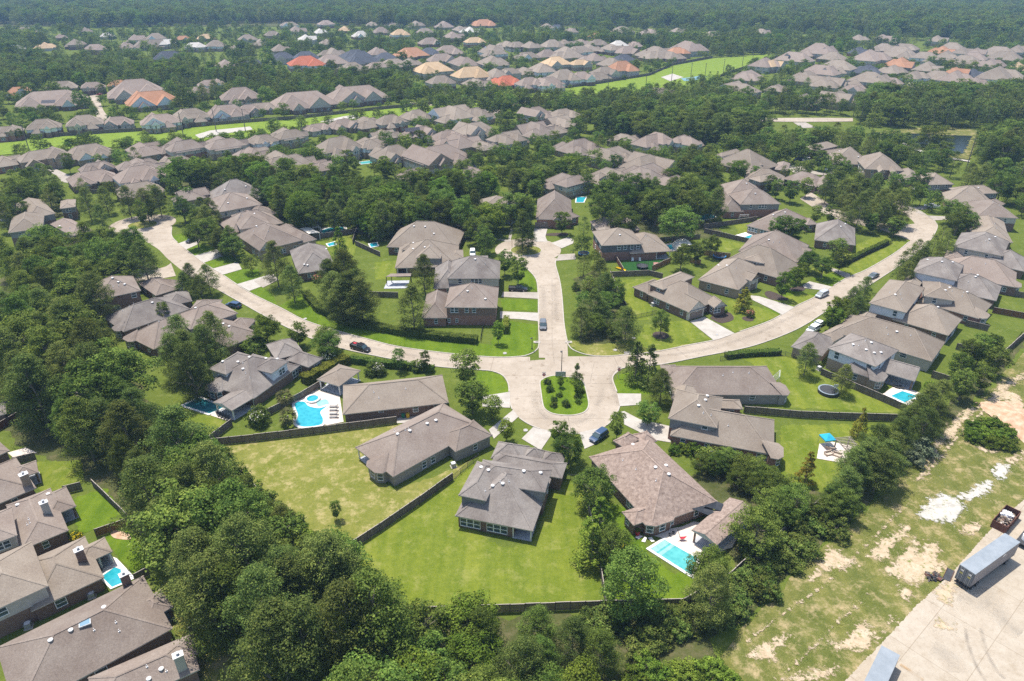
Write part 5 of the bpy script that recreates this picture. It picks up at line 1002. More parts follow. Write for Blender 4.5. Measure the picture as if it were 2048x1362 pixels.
tree('conifer', 'c11', 985, 190, 11, 1.15, 'dense dark pine on the kerb lawn by the stop sign'); tree('conifer', 'c11', 1085, 220, 11, 1.2, 'second dense pine on the kerb lawn'); tree('pine', 'c11', 1180, 360, 9, 1.3, 'spreading pine beside the grey brick house drive')
tree('young', 'c11', 1080, 560, 6, 1.6, 'low spreading tree on the driveway lawn'); tree('young', 'c11', 840, 650, 7, .95, 'dark magnolia at the foot of the turning circle')
tree('oak', 'c11', 460, 830, 7.5, 1.15, 'bushy tree with pale blossom beside the dormer house'); tree('young_lime', 'c11', 380, 700, 6, 1.2, 'light green sapling above the blossom tree')
tree('oak', 'c11', 660, 1150, 9, 1.2, 'round oak at the left wall of the mottled roof house'); tree('cypress', 'c15', 690, 170, 11, 1.2, 'pale green cypress at the lawn edge'); tree('cypress', 'c15', 640, 330, 9, 1.3, 'second pale cypress at the lawn edge'); tree('oak', 'c15', 800, 300, 9, .9, 'dark tree between cypress and pool')
tree('oak', 'c15', 950, 600, 12, 1.15, 'large round dark oak below the tiled pool'); tree('oak', 'c15', 1540, 480, 9, 1.0, 'oak at the corner of the tiled pool'); tree('pine', 'c15', 1560, 700, 12, 1.15, 'tall bushy pine at the corner of the back fence'); tree('oak', 'c15', 1910, 180, 10, 1.2, 'leafy tree over the pavilion end')
tree('young', 'c10', 1640, 200, 10, 1.25, 'tall open tree at the crossing corner lawn'); tree('young', 'c10', 1690, 420, 9, 1.45, 'spreading tree over the drive of the pool house'); tree('young', 'c10', 1850, 520, 6, 1.4, 'small leafy tree at the driveway mouth'); tree('young_lime', 'c10', 1960, 690, 5.5, 1.2, 'little bright tree by the dormer house drive')
tree('young', 'c10', 1120, 140, 6.5, .9, 'thin reddish street sapling beside the hedge'); tree('young', 'c10', 1320, 150, 6, .8, 'thin second street sapling beside the hedge')
tree('bush', 'c10', 930, 215, 3.6, 1.2, 'white-flowering crepe myrtle behind the pool house'); tree('bush', 'c10', 1260, 200, 3, 1.2, 'white-flowering shrub behind the long hedge'); tree('bush', 'c10', 570, 130, 3.6, 1.1, 'white-flowering crepe myrtle by the black truck')
tree('bush', 'c10', 20, 590, 4.2, 1.1, 'white-flowering crepe myrtle by the fan palms'); tree('oak', 'c10', 560, 30, 8, 1.2, 'round tree at the kerb behind the black truck')
tree('oak', 'd1', 1780, 230, 7.5, 1.2, 'round dark tree on the kerb left of the black truck'); tree('young', 'd1', 1400, 170, 7, 1.4, 'kerbside tree above the white dormer house'); tree('oak_lime', 'd1', 960, 120, 8, 1.2, 'bright street tree above the white dormer house'); tree('bush', 'd1', 790, 330, 4, 1.6, 'dark rounded shrub between two hip roofs')
trees('pine', 'd3', '420 830 480 980 860 830 620 1150 760 1000 330 1050 550 1250', 14, 'pine in the yards left of the white dormer house', 'pines by the white dormer house', 1.2)
trees('pine', 'd2', '1500 180 1740 200 1640 330 1420 270', 9, 'small pine at the kerb beside the left street', 'kerb pines of the left street', 1.3); tree('young', 'd2', 1130, 620, 7, .9, 'little tree rising between two hip roofs')
trees('pine', 'd4', '90 560 150 460 30 420 260 850 420 830', 11, 'pine in the front yards of the left row', 'front yard pines of the left row', 1.3); tree('oak', 'd4', 690, 1130, 6.5, 1.3, 'rounded oak on the bright front lawn'); tree('bush', 'd4', 560, 1050, 3.5, 1.2, 'reddish shrub behind the rounded front lawn oak')
trees('young', 'e5', '1740 260 1840 220', 10, 'thin pine on the left turning circle island', 'left island pines', .75); trees('pine', 'e5', '1080 180 1250 360 1580 150 1300 130 1800 190 1960 150', 12, 'tree around the left turning circle', 'trees round the left turning circle', 1.2)
trees('oak', 'e8', '330 280 620 250 560 400 650 430 800 490 1020 620 1140 700 1250 790 1100 760', 10, 'oak along the loop street at the right', 'loop street oaks', 1.1); trees('pine', 'e8', '60 430 170 520 280 450 330 560 380 600 220 620 100 600 150 690 60 360', 13, 'pine on the wooded corner of the loop street', 'wooded corner pines', 1.15); tree('young', 'e8', 330, 790, 8, 1.35, 'round tree on the loop street verge'); tree('young', 'e8', 20, 760, 8, 1.1, 'slim tree at the end of the side street')
trees('young', 'e7', '1370 210 1650 310 880 540 1050 560 1220 520 800 480 1330 830 1500 830', 9, 'garden tree round the side street houses', 'side street garden trees', 1.2); trees('pine', 'e7', '1450 560 1560 500 1640 600 1720 680 1780 560 1880 600 1900 720 1960 560 1700 790 1820 810', 13, 'pine in the grove inside the loop street', 'loop grove pines', 1.2)
trees('oak', 'c5', '1420 230 1380 330 1500 390 1560 480 1330 160 1660 570 1750 600 1480 520', 10, 'leafy tree at the kerb above the left street', 'kerb trees of the left street', 1.15)
tree('dead', 'c6', 950, 370, 12, .9, 'bare grey-brown dead tree at the grove edge'); tree('dead', 'c2', 640, 620, 14, .8, 'rust-brown dying pine beyond the long green strip'); tree('young', 'c14', 620, 30, 4.5, .9, 'scrawny little tree alone on the dry lawn'); tree('young_lime', 'o', 1510, 345, 8, 1.0, 'small bright tree beyond the middle grove')
trees('young_lime', 'k1', '420 560 650 640', 3.5, 'sapling on the long traffic island', 'island saplings', 1.0); trees('bush', 'k1', '265 660 330 800 480 850 400 740 640 760 510 880 330 880 660 830 240 560 700 680', 1.7, 'small ornamental bush on the long traffic island', 'island bushes', .9); trees('conifer', 'k1', '640 480', 5.0, 'dark spiky shrub mass on the long traffic island', 'island shrub mass', 1.3)
tree('young_lime', 'd8', 1400 + 300, 1240, 5, 1.2, 'small tree by the tiled pool fence corner')
trees('young', 'c12', '1560 330 1530 210 1720 280 1820 150 1700 60 1780 40 1610 90', 8, 'straggly tree along the track behind the right-hand gardens', 'trees behind the right-hand gardens', 1.3)
# brush and trees between the gardens and the field
trees('pine', 'c12', '1280 480 1380 440 1190 560 1330 600 1250 680 1150 620 1050 740 1000 850 880 800 830 900 950 950 760 960 700 1010 900 1020 640 1130', 9, 'dark bushy pine of the belt between gardens and field', 'bushy pines of the field belt', 1.35)
trees('oak', 'c12', '60 1100 150 1150 220 1250 60 1250 560 1210 480 1290 640 1260 120 1330', 6.5, 'leafy tree of the belt between gardens and field', 'leafy trees of the field belt', 1.3)
trees('oak', 'c11', '1700 920 1620 960 1800 980 1900 1000 1980 1060 1780 1080 1880 1120 1560 900 1500 960', 5.0, 'green garden tree between the mottled roof and the bay house', 'garden trees by the mottled roof', 1.4); trees('lime_bush', 'c11', '1450 860 1370 840 1280 850 1500 940 1680 890', 2.6, 'yellow-green shrub beside the ledge wall', 'shrubs beside the ledge wall')
trees('brush', 'c15', '1850 300 1900 420 1980 520 1800 560 1720 640 1860 640 1950 640 1750 740 1680 820 1620 860 1420 900 1320 960 1160 1000 1100 930 1230 870 780 850 860 930 700 950 620 880 1000 1100 1100 1080 1300 860 1380 830 1180 900 1080 990', 3.2, 'scrubby bush along the back fence by the field', 'scrub along the back fence', 1.2)
trees('brush', 'c16', '40 120 120 260 180 330 260 280 80 420 30 520 160 420 300 200 400 150 240 120 380 60 470 110 560 60 20 640 100 60 320 340 560 180', 3.4, 'green scrub bush along the field track', 'scrub along the field track', 1.25); trees('lime_bush', 'c15', '1050 1250 1150 1300 1250 1290 1350 1310 1450 1290 1550 1270 1650 1300 1700 1340 960 1340', 3.0, 'bright scrub bush at the lower end of the field', 'bright scrub at the field end', 1.2)
trees('lime_bush', 'c12', '1640 660 1720 640 1800 650 1870 680 1600 720 1680 730 1760 730 1850 760 1910 800 1780 790 1640 760 1900 730', 2.4, 'bramble bush in the thicket beside the dirt track', 'thicket beside the dirt track', 1.35)
FL = [Vector((x, y, 0)) for x, y in ((424, 908), (470, 958), (549, 1042), (569, 1060), (620, 1106), (690, 1130), (770, 1222), (800, 1248))]
for i, q in enumerate(resample(FL, 34)): tree(('bush', 'brush', 'lime_bush', 'young')[i % 4], 'o', q.x + rng.uniform(-8, 4), q.y + rng.uniform(0, 12), rng.uniform(3.2, 5.0) * (1.4 if i % 4 == 3 else 1), 1.15, {0: 'dark bush', 1: 'olive bush', 2: 'bright bush', 3: 'small leafy tree'}[i % 4] + ' of the overgrown edge along the dry lawn fence', 'overgrown edge along the dry lawn fence', base=True)
tree('silver_bush', 'c12', 1230, 840, 4.5, 1.2, 'grey-leaved bush beside the dirt track'); tree('silver_bush', 'c12', 1150, 900, 4, 1.1, 'smaller grey-leaved bush beside the dirt track')
tree('lime_bush', 'e3', 850, 1080, 1.8, 1.1, 'bright yellow shrub under the brown roof eave')

# woods: trees spread over the ground they cover
def wood(c, s, step, key, h, label, group, wf=1.15, z=9, jit=.2, seed=1, avoid=True):
    P = pts(c, s, z); xs = [p.x for p in P]; ys = [p.y for p in P]; r = random.Random(seed); y = min(ys); row = 0
    while y < max(ys):
        x = min(xs) + (row % 2)*step*.5
        while x < max(xs):
            q = Vector((x + r.uniform(-.36, .36)*step, y + r.uniform(-.36, .36)*step, 0)); x += step
            if not inside(q, P): continue
            if avoid and any((q-c0).length < R0 + 2 and w.loc(q)[0] > -1.5 and w.loc(q)[0] < w.L+1.5 and w.loc(q)[1] > -1.5 and w.loc(q)[1] < w.D+1.5 for c0, R0, w in HOUSES): continue
            if avoid and any(inside(q, k) for k in KEEP): continue
            kk = key if isinstance(key, str) else r.choice(key)
            TREES.append((kk, q, h*r.uniform(1-jit, 1+jit), wf*r.uniform(.88, 1.15), label, group))
        y += step*.87; row += 1
wood('o', '0 600 120 575 185 640 215 720 300 800 375 890 460 960 550 1060 635 1115 720 1180 780 1240 800 1560 740 1560 640 1430 570 1335 475 1262 400 1190 318 1105 300 1000 240 930 170 880 110 820 50 780 0 740', 5.9, ('pine', 'pine', 'pine_b', 'pine', 'oak'), 15, '{0} in the dense wood between the lower left gardens and the dry lawn', 'wood between the lower left gardens and the lawns', 1.2, jit=.28, seed=11)
wood('o', '392 905 430 950 515 1040 590 1105 668 1128 760 1232 790 1262 700 1310 560 1140 430 1010', 4.8, ('pine', 'young', 'oak', 'pine_b'), 9.5, '{0} along the fence of the dry lawn at the wood edge', 'edge of the wood by the dry lawn', 1.25, z=0, seed=31)
wood('o', '770 1235 1000 1225 1180 1245 1260 1290 1290 1362 1240 1520 760 1520', 5.2, ('oak', 'oak_lime', 'pine', 'young', 'pine_b'), 9.5, '{0} in the wood below the back fence of the open lawn', 'wood below the open lawn', 1.3, z=5, seed=12)
wood('o', '0 505 60 470 130 490 200 455 300 490 322 550 260 545 190 590 100 570 0 590', 6.2, ('pine', 'pine_b', 'oak'), 13, '{0} of the grove above the left turning street', 'grove above the left street', 1.15, seed=13)
wood('o', '0 350 60 350 130 400 60 430 0 430', 7, ('pine', 'oak'), 12, '{0} of the grove at the upper left gardens', 'upper left grove', 1.2, seed=14)
wood('o', '330 345 400 312 560 330 700 350 790 365 900 345 985 350 1005 410 960 450 900 470 760 450 730 425 560 415 520 365 430 335', 6.0, ('oak', 'pine_b', 'pine', 'oak_lime', 'oak'), 11.5, '{0} of the broad grove behind the left and middle rows', 'broad middle grove', 1.1, jit=.28, seed=15)
wood('o', '985 380 1075 385 1060 420 985 425', 6.5, ('oak',), 11, '{0} behind the white gabled house', 'trees behind the white gabled house', 1.2, seed=16)
wood('o', '1180 370 1440 375 1430 410 1300 400 1200 400', 7.5, ('oak', 'pine'), 12, '{0} of the grove north of the big backyard oak', 'grove north of the big oak', 1.2, seed=17)
wood('o', '1330 300 1420 300 1440 340 1400 380 1350 370', 7.5, ('oak', 'pine'), 12, '{0} of the grove between the middle houses', 'grove between the middle houses', 1.2, seed=18)
wood('o', '1905 372 2060 360 2060 440 1990 425 1930 400', 7.5, ('oak', 'pine'), 11, '{0} of the wood behind the right-hand loop', 'wood behind the loop', 1.2, z=0, seed=19)
wood('o', '1020 214 1190 207 1330 204 1480 206 1520 226 1400 240 1330 235 1200 232 1100 230', 8.5, ('pine', 'pine_b', 'oak'), 12, '{0} of the long wood in front of the meadow strip', 'long wood before the meadow', 1.2, z=0, seed=20)
wood('o', '1150 262 1250 250 1330 240 1480 240 1525 285 1430 300 1350 300 1290 290', 8.0, ('pine', 'oak', 'oak'), 15, 'tall {0} of the dark wood between the middle houses and the meadow', 'dark wood before the meadow', 1.25, z=0, seed=26)
wood('o', '1520 218 1690 214 1700 232 1520 232', 8.5, ('pine', 'oak'), 11, '{0} in the row behind the far concrete road', 'row behind the far road', 1.2, z=0, seed=27)
wood('o', '1440 290 1530 288 1700 290 1740 292 1790 303 1880 325 1930 345 1890 362 1780 345 1660 335 1540 335 1450 320', 8.0, ('pine', 'oak', 'young'), 10.5, '{0} of the trees between the far road and the loop houses', 'trees below the far road', 1.2, z=0, seed=28)
wood('o', '1690 238 1760 210 1900 200 2060 205 2060 256 1960 262 1880 257 1740 256', 8.5, ('oak', 'pine'), 15, '{0} of the wood above the pond', 'wood above the pond', 1.25, z=0, seed=21)
tree('oak', 'c4', 1330, 1090, 16, 1.5, 'big round oak standing before the pond'); tree('oak', 'c4', 870, 960, 13, 1.3, 'big oak at the left tip of the pond')
wood('o', '1945 305 2060 290 2060 350 1960 345', 8.5, ('oak', 'pine'), 15, '{0} of the wood right of the pond', 'wood right of the pond', 1.2, z=0, seed=23)
# loose trees between the middle houses
for x0, y0, x1, y1, n in ((0, 255, 520, 400, 110), (520, 215, 1020, 345, 190), (1020, 240, 1400, 370, 200), (1420, 290, 1800, 350, 50), (900, 330, 1200, 380, 40)):
    k = 0
    while k < n:
        q = at(rng.uniform(x0, x1), rng.uniform(y0, y1), 5); q.z = 0; k += 1
        if any((q - c0).length < 0.72*R0 or (abs(q.x-c0.x) < R0*.6 and -R0-7 < q.y-c0.y < 0) for c0, R0, w in HOUSES) or any(inside(q, t) for t in KEEP): continue
        TREES.append((rng.choice(('oak', 'young', 'pine', 'oak_lime', 'oak')), q, rng.uniform(5, 11), 1.15, '{0} in a garden among the crowded middle rows of houses', 'garden trees of the middle rows'))

# the largest in view stand singly; the far ones are one wood each
LIMIT = 290
def kindof(k): return NAMES[k][0]
TREES.sort(key=lambda t: -t[2] / (t[1] - CAMP).length)
cnt = {}; FARTREES = []
PROTO = {}
def place_tree(i, t):
    key, q, h, wf, label, group = t; nm, cat = NAMES[key]; var = i % 5
    if '{' in label: label = label.format({'pine': 'pine', 'pine_b': 'darker pine', 'oak': 'broad oak', 'oak_lime': 'bright green oak', 'young': 'slim tree'}[key])
    cr, tr, H = tree_meshes(key, var)
    e = thing(nm, label, cat, q, rng.uniform(0, 6.28), group or None); s = h / H; e.scale = (s*wf, s*wf, s)
    obj('trunk', tr, e); obj('crown', cr, e); return e
for i, t in enumerate(TREES):
    k = kindof(t[0]); cnt[k] = cnt.get(k, 0) + 1
    if cnt[k] <= LIMIT: place_tree(i, t)
    else: FARTREES.append(t)
print('TREES', cnt, 'far', len(FARTREES))
# ------------------------------------------------------------------ distant woods: one object each, trees set on points
def lowtree(key, var, res=0.35):
    kind, mat, H, k, sz = SPEC[key]; r, cen, rad = crown(kind, var*13 + len(key), res)
    P, d = blob_pts(r, cen*H, rad*H*1.2, 16); V = cards(r, P, d, sz*2.0)
    b = MB().cyl((0, 0), H*.014, H*.006, 0, H*.8, 5)
    me = to_mesh('far_' + key, V, mat, b, 'bark'); return bpy.data.objects.new('far_' + key, me)
LOW = [lowtree('pine', 1), lowtree('pine', 2), lowtree('pine', 3), lowtree('oak', 4), lowtree('oak', 5), lowtree('oak', 6), lowtree('oak_lime', 7), lowtree('pine', 8)]
LOWH = [17, 17, 17, 11, 11, 11, 9, 17]
def gn_tree():
    g = bpy.data.node_groups.new('set_trees', 'GeometryNodeTree')
    g.interface.new_socket('Geometry', in_out='INPUT', socket_type='NodeSocketGeometry'); g.interface.new_socket('Geometry', in_out='OUTPUT', socket_type='NodeSocketGeometry')
    N = g.nodes; gi = N.new('NodeGroupInput'); go = N.new('NodeGroupOutput'); prev = None; jn = N.new('GeometryNodeJoinGeometry')
    def attr(nm, ty):
        a = N.new('GeometryNodeInputNamedAttribute'); a.data_type = ty; a.inputs[0].default_value = nm; return a.outputs[0]
    for i, o in enumerate(LOW):
        io = N.new('GeometryNodeInstanceOnPoints'); oi = N.new('GeometryNodeObjectInfo'); oi.inputs[0].default_value = o; oi.inputs['As Instance'].default_value = True
        cmp = N.new('FunctionNodeCompare'); cmp.data_type = 'INT'; cmp.operation = 'EQUAL'; g.links.new(attr('variant', 'INT'), cmp.inputs[2]); cmp.inputs[3].default_value = i
        g.links.new(gi.outputs[0], io.inputs['Points']); g.links.new(cmp.outputs[0], io.inputs['Selection']); g.links.new(oi.outputs['Geometry'], io.inputs['Instance'])
        g.links.new(attr('turn', 'FLOAT_VECTOR'), io.inputs['Rotation']); g.links.new(attr('size', 'FLOAT_VECTOR'), io.inputs['Scale']); g.links.new(io.outputs[0], jn.inputs[0])
    g.links.new(jn.outputs[0], go.inputs[0]); return g
GN = gn_tree()
def far_wood(name, label, T, cat='woods'):
    me = bpy.data.meshes.new(name); me.from_pydata([tuple(q) for q, h, v, wf in T], [], [])
    a = me.attributes.new('variant', 'INT', 'POINT'); a.data.foreach_set('value', [v for q, h, v, wf in T])
    a = me.attributes.new('size', 'FLOAT_VECTOR', 'POINT'); a.data.foreach_set('vector', np.array([(h/LOWH[v]*wf, h/LOWH[v]*wf, h/LOWH[v]) for q, h, v, wf in T], dtype=np.float32).ravel())
    a = me.attributes.new('turn', 'FLOAT_VECTOR', 'POINT'); a.data.foreach_set('vector', np.array([(0, 0, rng.uniform(0, 6.28)) for _ in T], dtype=np.float32).ravel())
    o = obj(name, me, kind='stuff', label=label, cat=cat); m = o.modifiers.new('trees', 'NODES'); m.node_group = GN; return o
far_wood('garden_woods', 'trees massed between the middle houses and the green strips', [(q, h, rng.choice((0, 1, 2) if 'pine' in key else (3, 4, 5)), wf) for key, q, h, wf, l, g in FARTREES])
# far suburb trees: gaps left on the camera side of each roof so the rows of roofs show
HG = {}
for c0, R0, w in HOUSES:
    HG.setdefault((int(c0.x//60), int(c0.y//60)), []).append((c0, R0))
def clear(q, front):
    kx, ky = int(q.x//60), int(q.y//60)
    for i in (-1, 0, 1):
        for j in (-1, 0, 1):
            for c0, R0 in HG.get((kx+i, ky+j), ()):
                dx, dy = q.x-c0.x, q.y-c0.y
                if dx*dx + dy*dy < (R0*.75)**2: return False
                if abs(dx - dy*0.0) < R0*1.0 and -R0-front < dy < 0: return False
    return True
KP = [(min(p.x for p in k), max(p.x for p in k), min(p.y for p in k), max(p.y for p in k), k) for k in KEEP]
def free(q): return not any(a <= q.x <= b and c <= q.y <= d and inside(q, k) for a, b, c, d, k in KP)
T = []
SUB = [(-40, 125, 560, 205, 420, 12, 22, .62), (-40, 48, 620, 125, 520, 12, 60, .6), (560, 48, 1040, 100, 380, 11, 55, .5), (560, 100, 1040, 215, 520, 10, 26, .45), (1040, 45, 1560, 90, 420, 13, 40, .5), (1040, 90, 1480, 200, 300, 8, 26, .4), (1480, 60, 2090, 95, 330, 12, 40, .5), (1500, 95, 2090, 200, 480, 9, 24, .45)]
for x0, y0, x1, y1, n, h, front, pp in SUB:
    for _ in range(n):
        q = at(rng.uniform(x0, x1), y0 + (y1-y0)*rng.random()**0.9, h*.6); q.z = 0
        if not free(q) or not clear(q, front): continue
        v = rng.randrange(3) if rng.random() < pp else 3 + rng.randrange(4); T.append((q, h*rng.uniform(.65, 1.35), v, rng.uniform(1.0, 1.3)))
for x0, y0, x1, y1, n, h in ((-40, 120, 560, 300, 700, 6), (560, 90, 1480, 215, 1100, 5.5), (1480, 90, 2090, 215, 800, 5.5), (-40, 50, 1700, 95, 1100, 6), (500, 215, 1400, 330, 350, 5)):
    for _ in range(n):
        q = at(rng.uniform(x0, x1), rng.uniform(y0, y1), 2); q.z = 0
        if free(q) and clear(q, 3): T.append((q, h*rng.uniform(.6, 1.4), 3 + rng.randrange(4), rng.uniform(1.1, 1.4)))
WD = [('o', '0 122 150 116 260 122 330 127 420 134 540 130 555 150 500 160 400 154 260 150 200 156 120 158 60 165 0 175', 9.5, 12), ('o', '600 150 690 155 800 165 850 172 830 190 740 182 640 178', 9.5, 10), ('o', '0 62 60 64 90 84 40 100 0 105', 11, 14), ('o', '1040 78 1200 75 1280 82 1480 82 1560 86 1540 104 1440 106 1330 94 1290 86 1180 82', 11, 11), ('o', '1420 103 1560 98 1560 106 1440 113', 9, 9)]
for i, (c, s, step, h) in enumerate(WD):
    P = pts(c, s, h*.6); xs = [p.x for p in P]; ys = [p.y for p in P]; y = min(ys)
    while y < max(ys):
        x = min(xs)
        while x < max(xs):
            q = Vector((x + rng.uniform(-.45, .45)*step, y + rng.uniform(-.45, .45)*step, 0)); x += step
            if inside(q, P) and clear(q, 34) and free(q): v = rng.choice((0, 1, 2, 3, 4, 5, 6, 7)); T.append((q, h*rng.uniform(.7, 1.3), v, rng.uniform(1.05, 1.35)))
        y += step
far_wood('suburb_woods', 'distant trees scattered and massed between the far rows of roofs', T)
T = []
r2 = random.Random(5)
y = 780.0
EDGE = [at(x, y + 6) for x, y in ((-300, 46), (0, 46), (500, 45), (1024, 47), (1300, 51), (1560, 55), (1700, 62), (1850, 72), (2048, 90), (2300, 110))]
def forest_edge(q):
    u = q.x/q.y
    for a, b in zip(EDGE, EDGE[1:]):
        if a.x/a.y <= u <= b.x/b.y: t = (u - a.x/a.y)/(b.x/b.y - a.x/a.y); return a.y + (b.y-a.y)*t
    return EDGE[0].y if u < 0 else EDGE[-1].y
while y < 4200:
    step = 10.5 + (y-1000)*0.0045; half = 0.80*y + 60; x = -half
    while x < half:
        q = Vector((x + r2.uniform(-.45, .45)*step, y + r2.uniform(-.45, .45)*step, 0)); x += step
        if q.y < forest_edge(q) + 35*math.sin(q.x*0.013): continue
        if not clear(q, 6): continue
        v = r2.choice((0, 1, 2, 0, 7, 3, 4, 5, 6)); T.append((q, r2.uniform(11, 24), v, r2.uniform(1.15, 1.5)))
    y += step*.9
print('FOREST', len(T))
far_wood('distant_forest', 'dark unbroken forest reaching to the horizon', T, 'forest')
sheet('forest_ground', [(-6000, 1150, 0), (6000, 1150, 0), (6000, 9000, 0), (-6000, 9000, 0)], 'forest_floor', z=0.4)
# ------------------------------------------------------------------ fences
def panel_me(mat, seed, w=2.44, h=1.85):
    r = random.Random(seed); b = MB(); n = 17; pw = w/n
    for i in range(n):
        t = r.uniform(-.012, .012); hh = h + r.uniform(-.025, .025); b.box(i*pw + .006, (i+1)*pw - .006, -.012+t, .012+t, .04, hh)
    for z in (.35, .95, 1.55): b.box(0, w, .014, .055, z, z+.09)
    b.box(0, w, -.045, .07, h-.02, h+.03, 1)
    return b.me('panel', [mat, 'fence_cap'])
simple('fence_cap', (0.30, 0.26, 0.22), (0.38, 0.335, 0.29), 1.0)
PANELS = {m: [panel_me(m, i) for i in range(3)] for m in ('fence_wood', 'fence_cedar', 'fence_redwood')}
POST_ME = MB().box(-.06, .06, -.06, .06, 0, 1.95).me('post', ['fence_wood'])
def fence(P, label, mat='fence_wood', group=None, hs=1.0, posts=True):
    o = P[0]; F = thing('board_fence', label, 'fence', o, 0, group)
    for i in range(len(P)-1):
        a, b = P[i], P[i+1]; d = b-a; n = max(1, round(d.length/2.44)); an = math.atan2(d.y, d.x); s = d.length/n/2.44
        for k in range(n):
            q = a + d*(k/n) - o; obj('panel', rng.choice(PANELS[mat]), F, q, (0, 0, an), (s, 1, hs*rng.uniform(.97, 1.02)))
            if posts: obj('post', POST_ME, F, q, (0, 0, an))
    return F
fence(pts('o', '411 893 510 883 650 866 794 847'), 'dark board fence between the free-form pool and the dry lawn')
fence(pts('o', '688 1110 760 1063 840 1008 906 960'), 'long dark board fence running diagonally between the two big lawns')
fence(pts('o', '427 895 470 940 549 1023 569 1041 620 1090 690 1112 779 1214 800 1232'), 'board fence along the pine wood edge of the dry lawn')
fence(pts('o', '800 1232 930 1228 1050 1224 1200 1218 1365 1214'), 'straight board fence closing the bottom of the open lawn')
fence(pts('o', '1365 1214 1457 1162 1482 1138 1560 1075 1640 1010'), 'board fence hidden in scrub beside the field')
fence(pts('o', '1165 965 1180 1040 1198 1131 1211 1214'), 'board fence between the open lawn and the tiled pool garden')
fence(pts('o', '1487 826 1600 836 1700 840 1798 843'), 'dark board fence between trampoline lawn and terrace lawn')
fence(pts('o', '1641 750 1700 776 1811 824'), 'board fence between trampoline lawn and the small tiled pool')
fence(pts('o', '465 852 411 893'), 'short board fence below the dark rectangular pool')
fence(pts('o', '524 838 600 800 650 770'), 'board fence between white dormer house and fan palms')
fence(pts('o', '1929 652 1975 663'), 'short grey board fence behind the slanting eave house'); fence(pts('o', '1984 626 2060 640'), 'red-brown board fence at the bright right garden', 'fence_redwood')
fence(pts('o', '2008 588 2060 600'), 'grey board fence behind the rounded-end house'); fence(pts('o', '1862 755 1911 770'), 'board fence right of the gabled patio'); fence(pts('o', '1911 699 2003 719'), 'board fence behind the great tan roof garden'); fence(pts('o', '1983 733 2039 682 2060 664'), 'board fence running up along the dirt track')
fence(pts('o', '1222 554 1298 551 1325 558'), 'dark board fence below the artificial turf yard'); fence(pts('o', '1304 542 1341 525'), 'short cedar fence right of the turf yard', 'fence_cedar'); fence(pts('o', '1379 525 1401 530'), 'cedar fence bit behind the awning tree', 'fence_cedar'); fence(pts('o', '1405 510 1460 517'), 'orange cedar fence behind the blue trampoline', 'fence_cedar')
fence(pts('o', '1231 521 1246 546'), 'small red-brown fence at the turf yard corner', 'fence_redwood'); fence(pts('o', '1220 547 1236 583 1252 614'), 'low fence beside the roadside pines', hs=.55)
fence(pts('o', '1315 485 1400 478'), 'dark fence behind the tan shade awning'); fence(pts('o', '1407 458 1514 442'), 'black board fence below the soccer goal garden'); fence(pts('o', '1408 466 1498 487'), 'dark board fence in front of the small rectangular pool')
fence(pts('o', '626 479 719 466'), 'board fence before the long turquoise pool'); fence(pts('o', '706 489 714 465 721 434'), 'board fence running up to the broad grove'); fence(pts('o', '711 491 761 514'), 'board fence before the round spa pool'); fence(pts('o', '738 594 797 596'), 'short board fence below the covered patio terrace')
fence(pts('o', '555 432 640 418 700 425'), 'board fence along the broad grove behind the left row')
fence(pts('e3', '170 285 420 225'), 'board fence behind the flagstone terrace'); fence(pts('e3', '740 612 940 562'), 'short board fence between two chimney house gardens'); fence(pts('e3', '1100 1105 1440 985'), 'dark red board fence above the curved flower bed', 'fence_redwood'); fence(pts('c9', '0 705 150 615'), 'red garden fence at the left edge', 'fence_redwood')
fence(pts('o', '187 973 250 1035 341 1132 424 1240'), 'long board fence along the pine wood behind the chimney houses'); fence(pts('o', '460 1280 545 1365'), 'board fence beside the trampoline yard'); fence(pts('o', '424 1240 378 1275'), 'board fence between dry yard and trampoline yard'); fence(pts('o', '272 1165 300 1150'), 'short board fence beside the brick chimney')
fence(pts('o', '-40 283 120 273 300 262 480 247 600 238 760 220 860 210'), 'long dark fence along the far side of the green strip', hs=1.2, posts=False); fence(pts('o', '1050 188 1200 168 1300 151 1345 131 1425 116'), 'dark fence along the left side of the rising meadow', hs=1.2, posts=False); fence(pts('o', '1555 115 1500 133 1440 154'), 'dark fence along the right side of the rising meadow', hs=1.2, posts=False)
fence(pts('e5', '1140 50 1460 20'), 'grey fence behind the two-storey house with teal window')
def iron_fence(P, label):
    o = P[0]; F = thing('iron_fence', label, 'fence', o)
    for i in range(len(P)-1):
        a, b = P[i], P[i+1]; d = b-a; n = max(1, round(d.length/2.0)); an = math.atan2(d.y, d.x); L = d.length/n
        m = MB().box(0, L, -.02, .02, .15, .2).box(0, L, -.02, .02, 1.2, 1.25)
        for j in range(int(L/.14)): m.box(j*.14, j*.14+.02, -.01, .01, .05, 1.3)
        me = m.me('panel', ['metal_dark'])
        for k in range(n): obj('panel', me, F, a + d*(k/n) - o, (0, 0, an)); obj('post', IP, F, a + d*(k/n) - o)
IP = MB().box(-.04, .04, -.04, .04, 0, 1.45).me('post', ['metal_dark'])
iron_fence(pts('o', '906 960 935 936 958 917'), 'black iron fence continuing the diagonal board fence to the house')
iron_fence(pts('o', '967 650 961 685'), 'black iron fence on the corner house lawn'); iron_fence(pts('d6', '560 1285 700 1255 830 1225'), 'black iron fence beside the garage house lawn'); iron_fence(pts('o', '1697 530 1740 508 1785 487'), 'black iron fence along the corner house hedge'); iron_fence(pts('o', '1440 722 1500 714 1570 712 1640 735'), 'black iron fence behind the goal lawn'); iron_fence(pts('o', '1122 962 1160 958'), 'little iron fence between dormer house and oak')

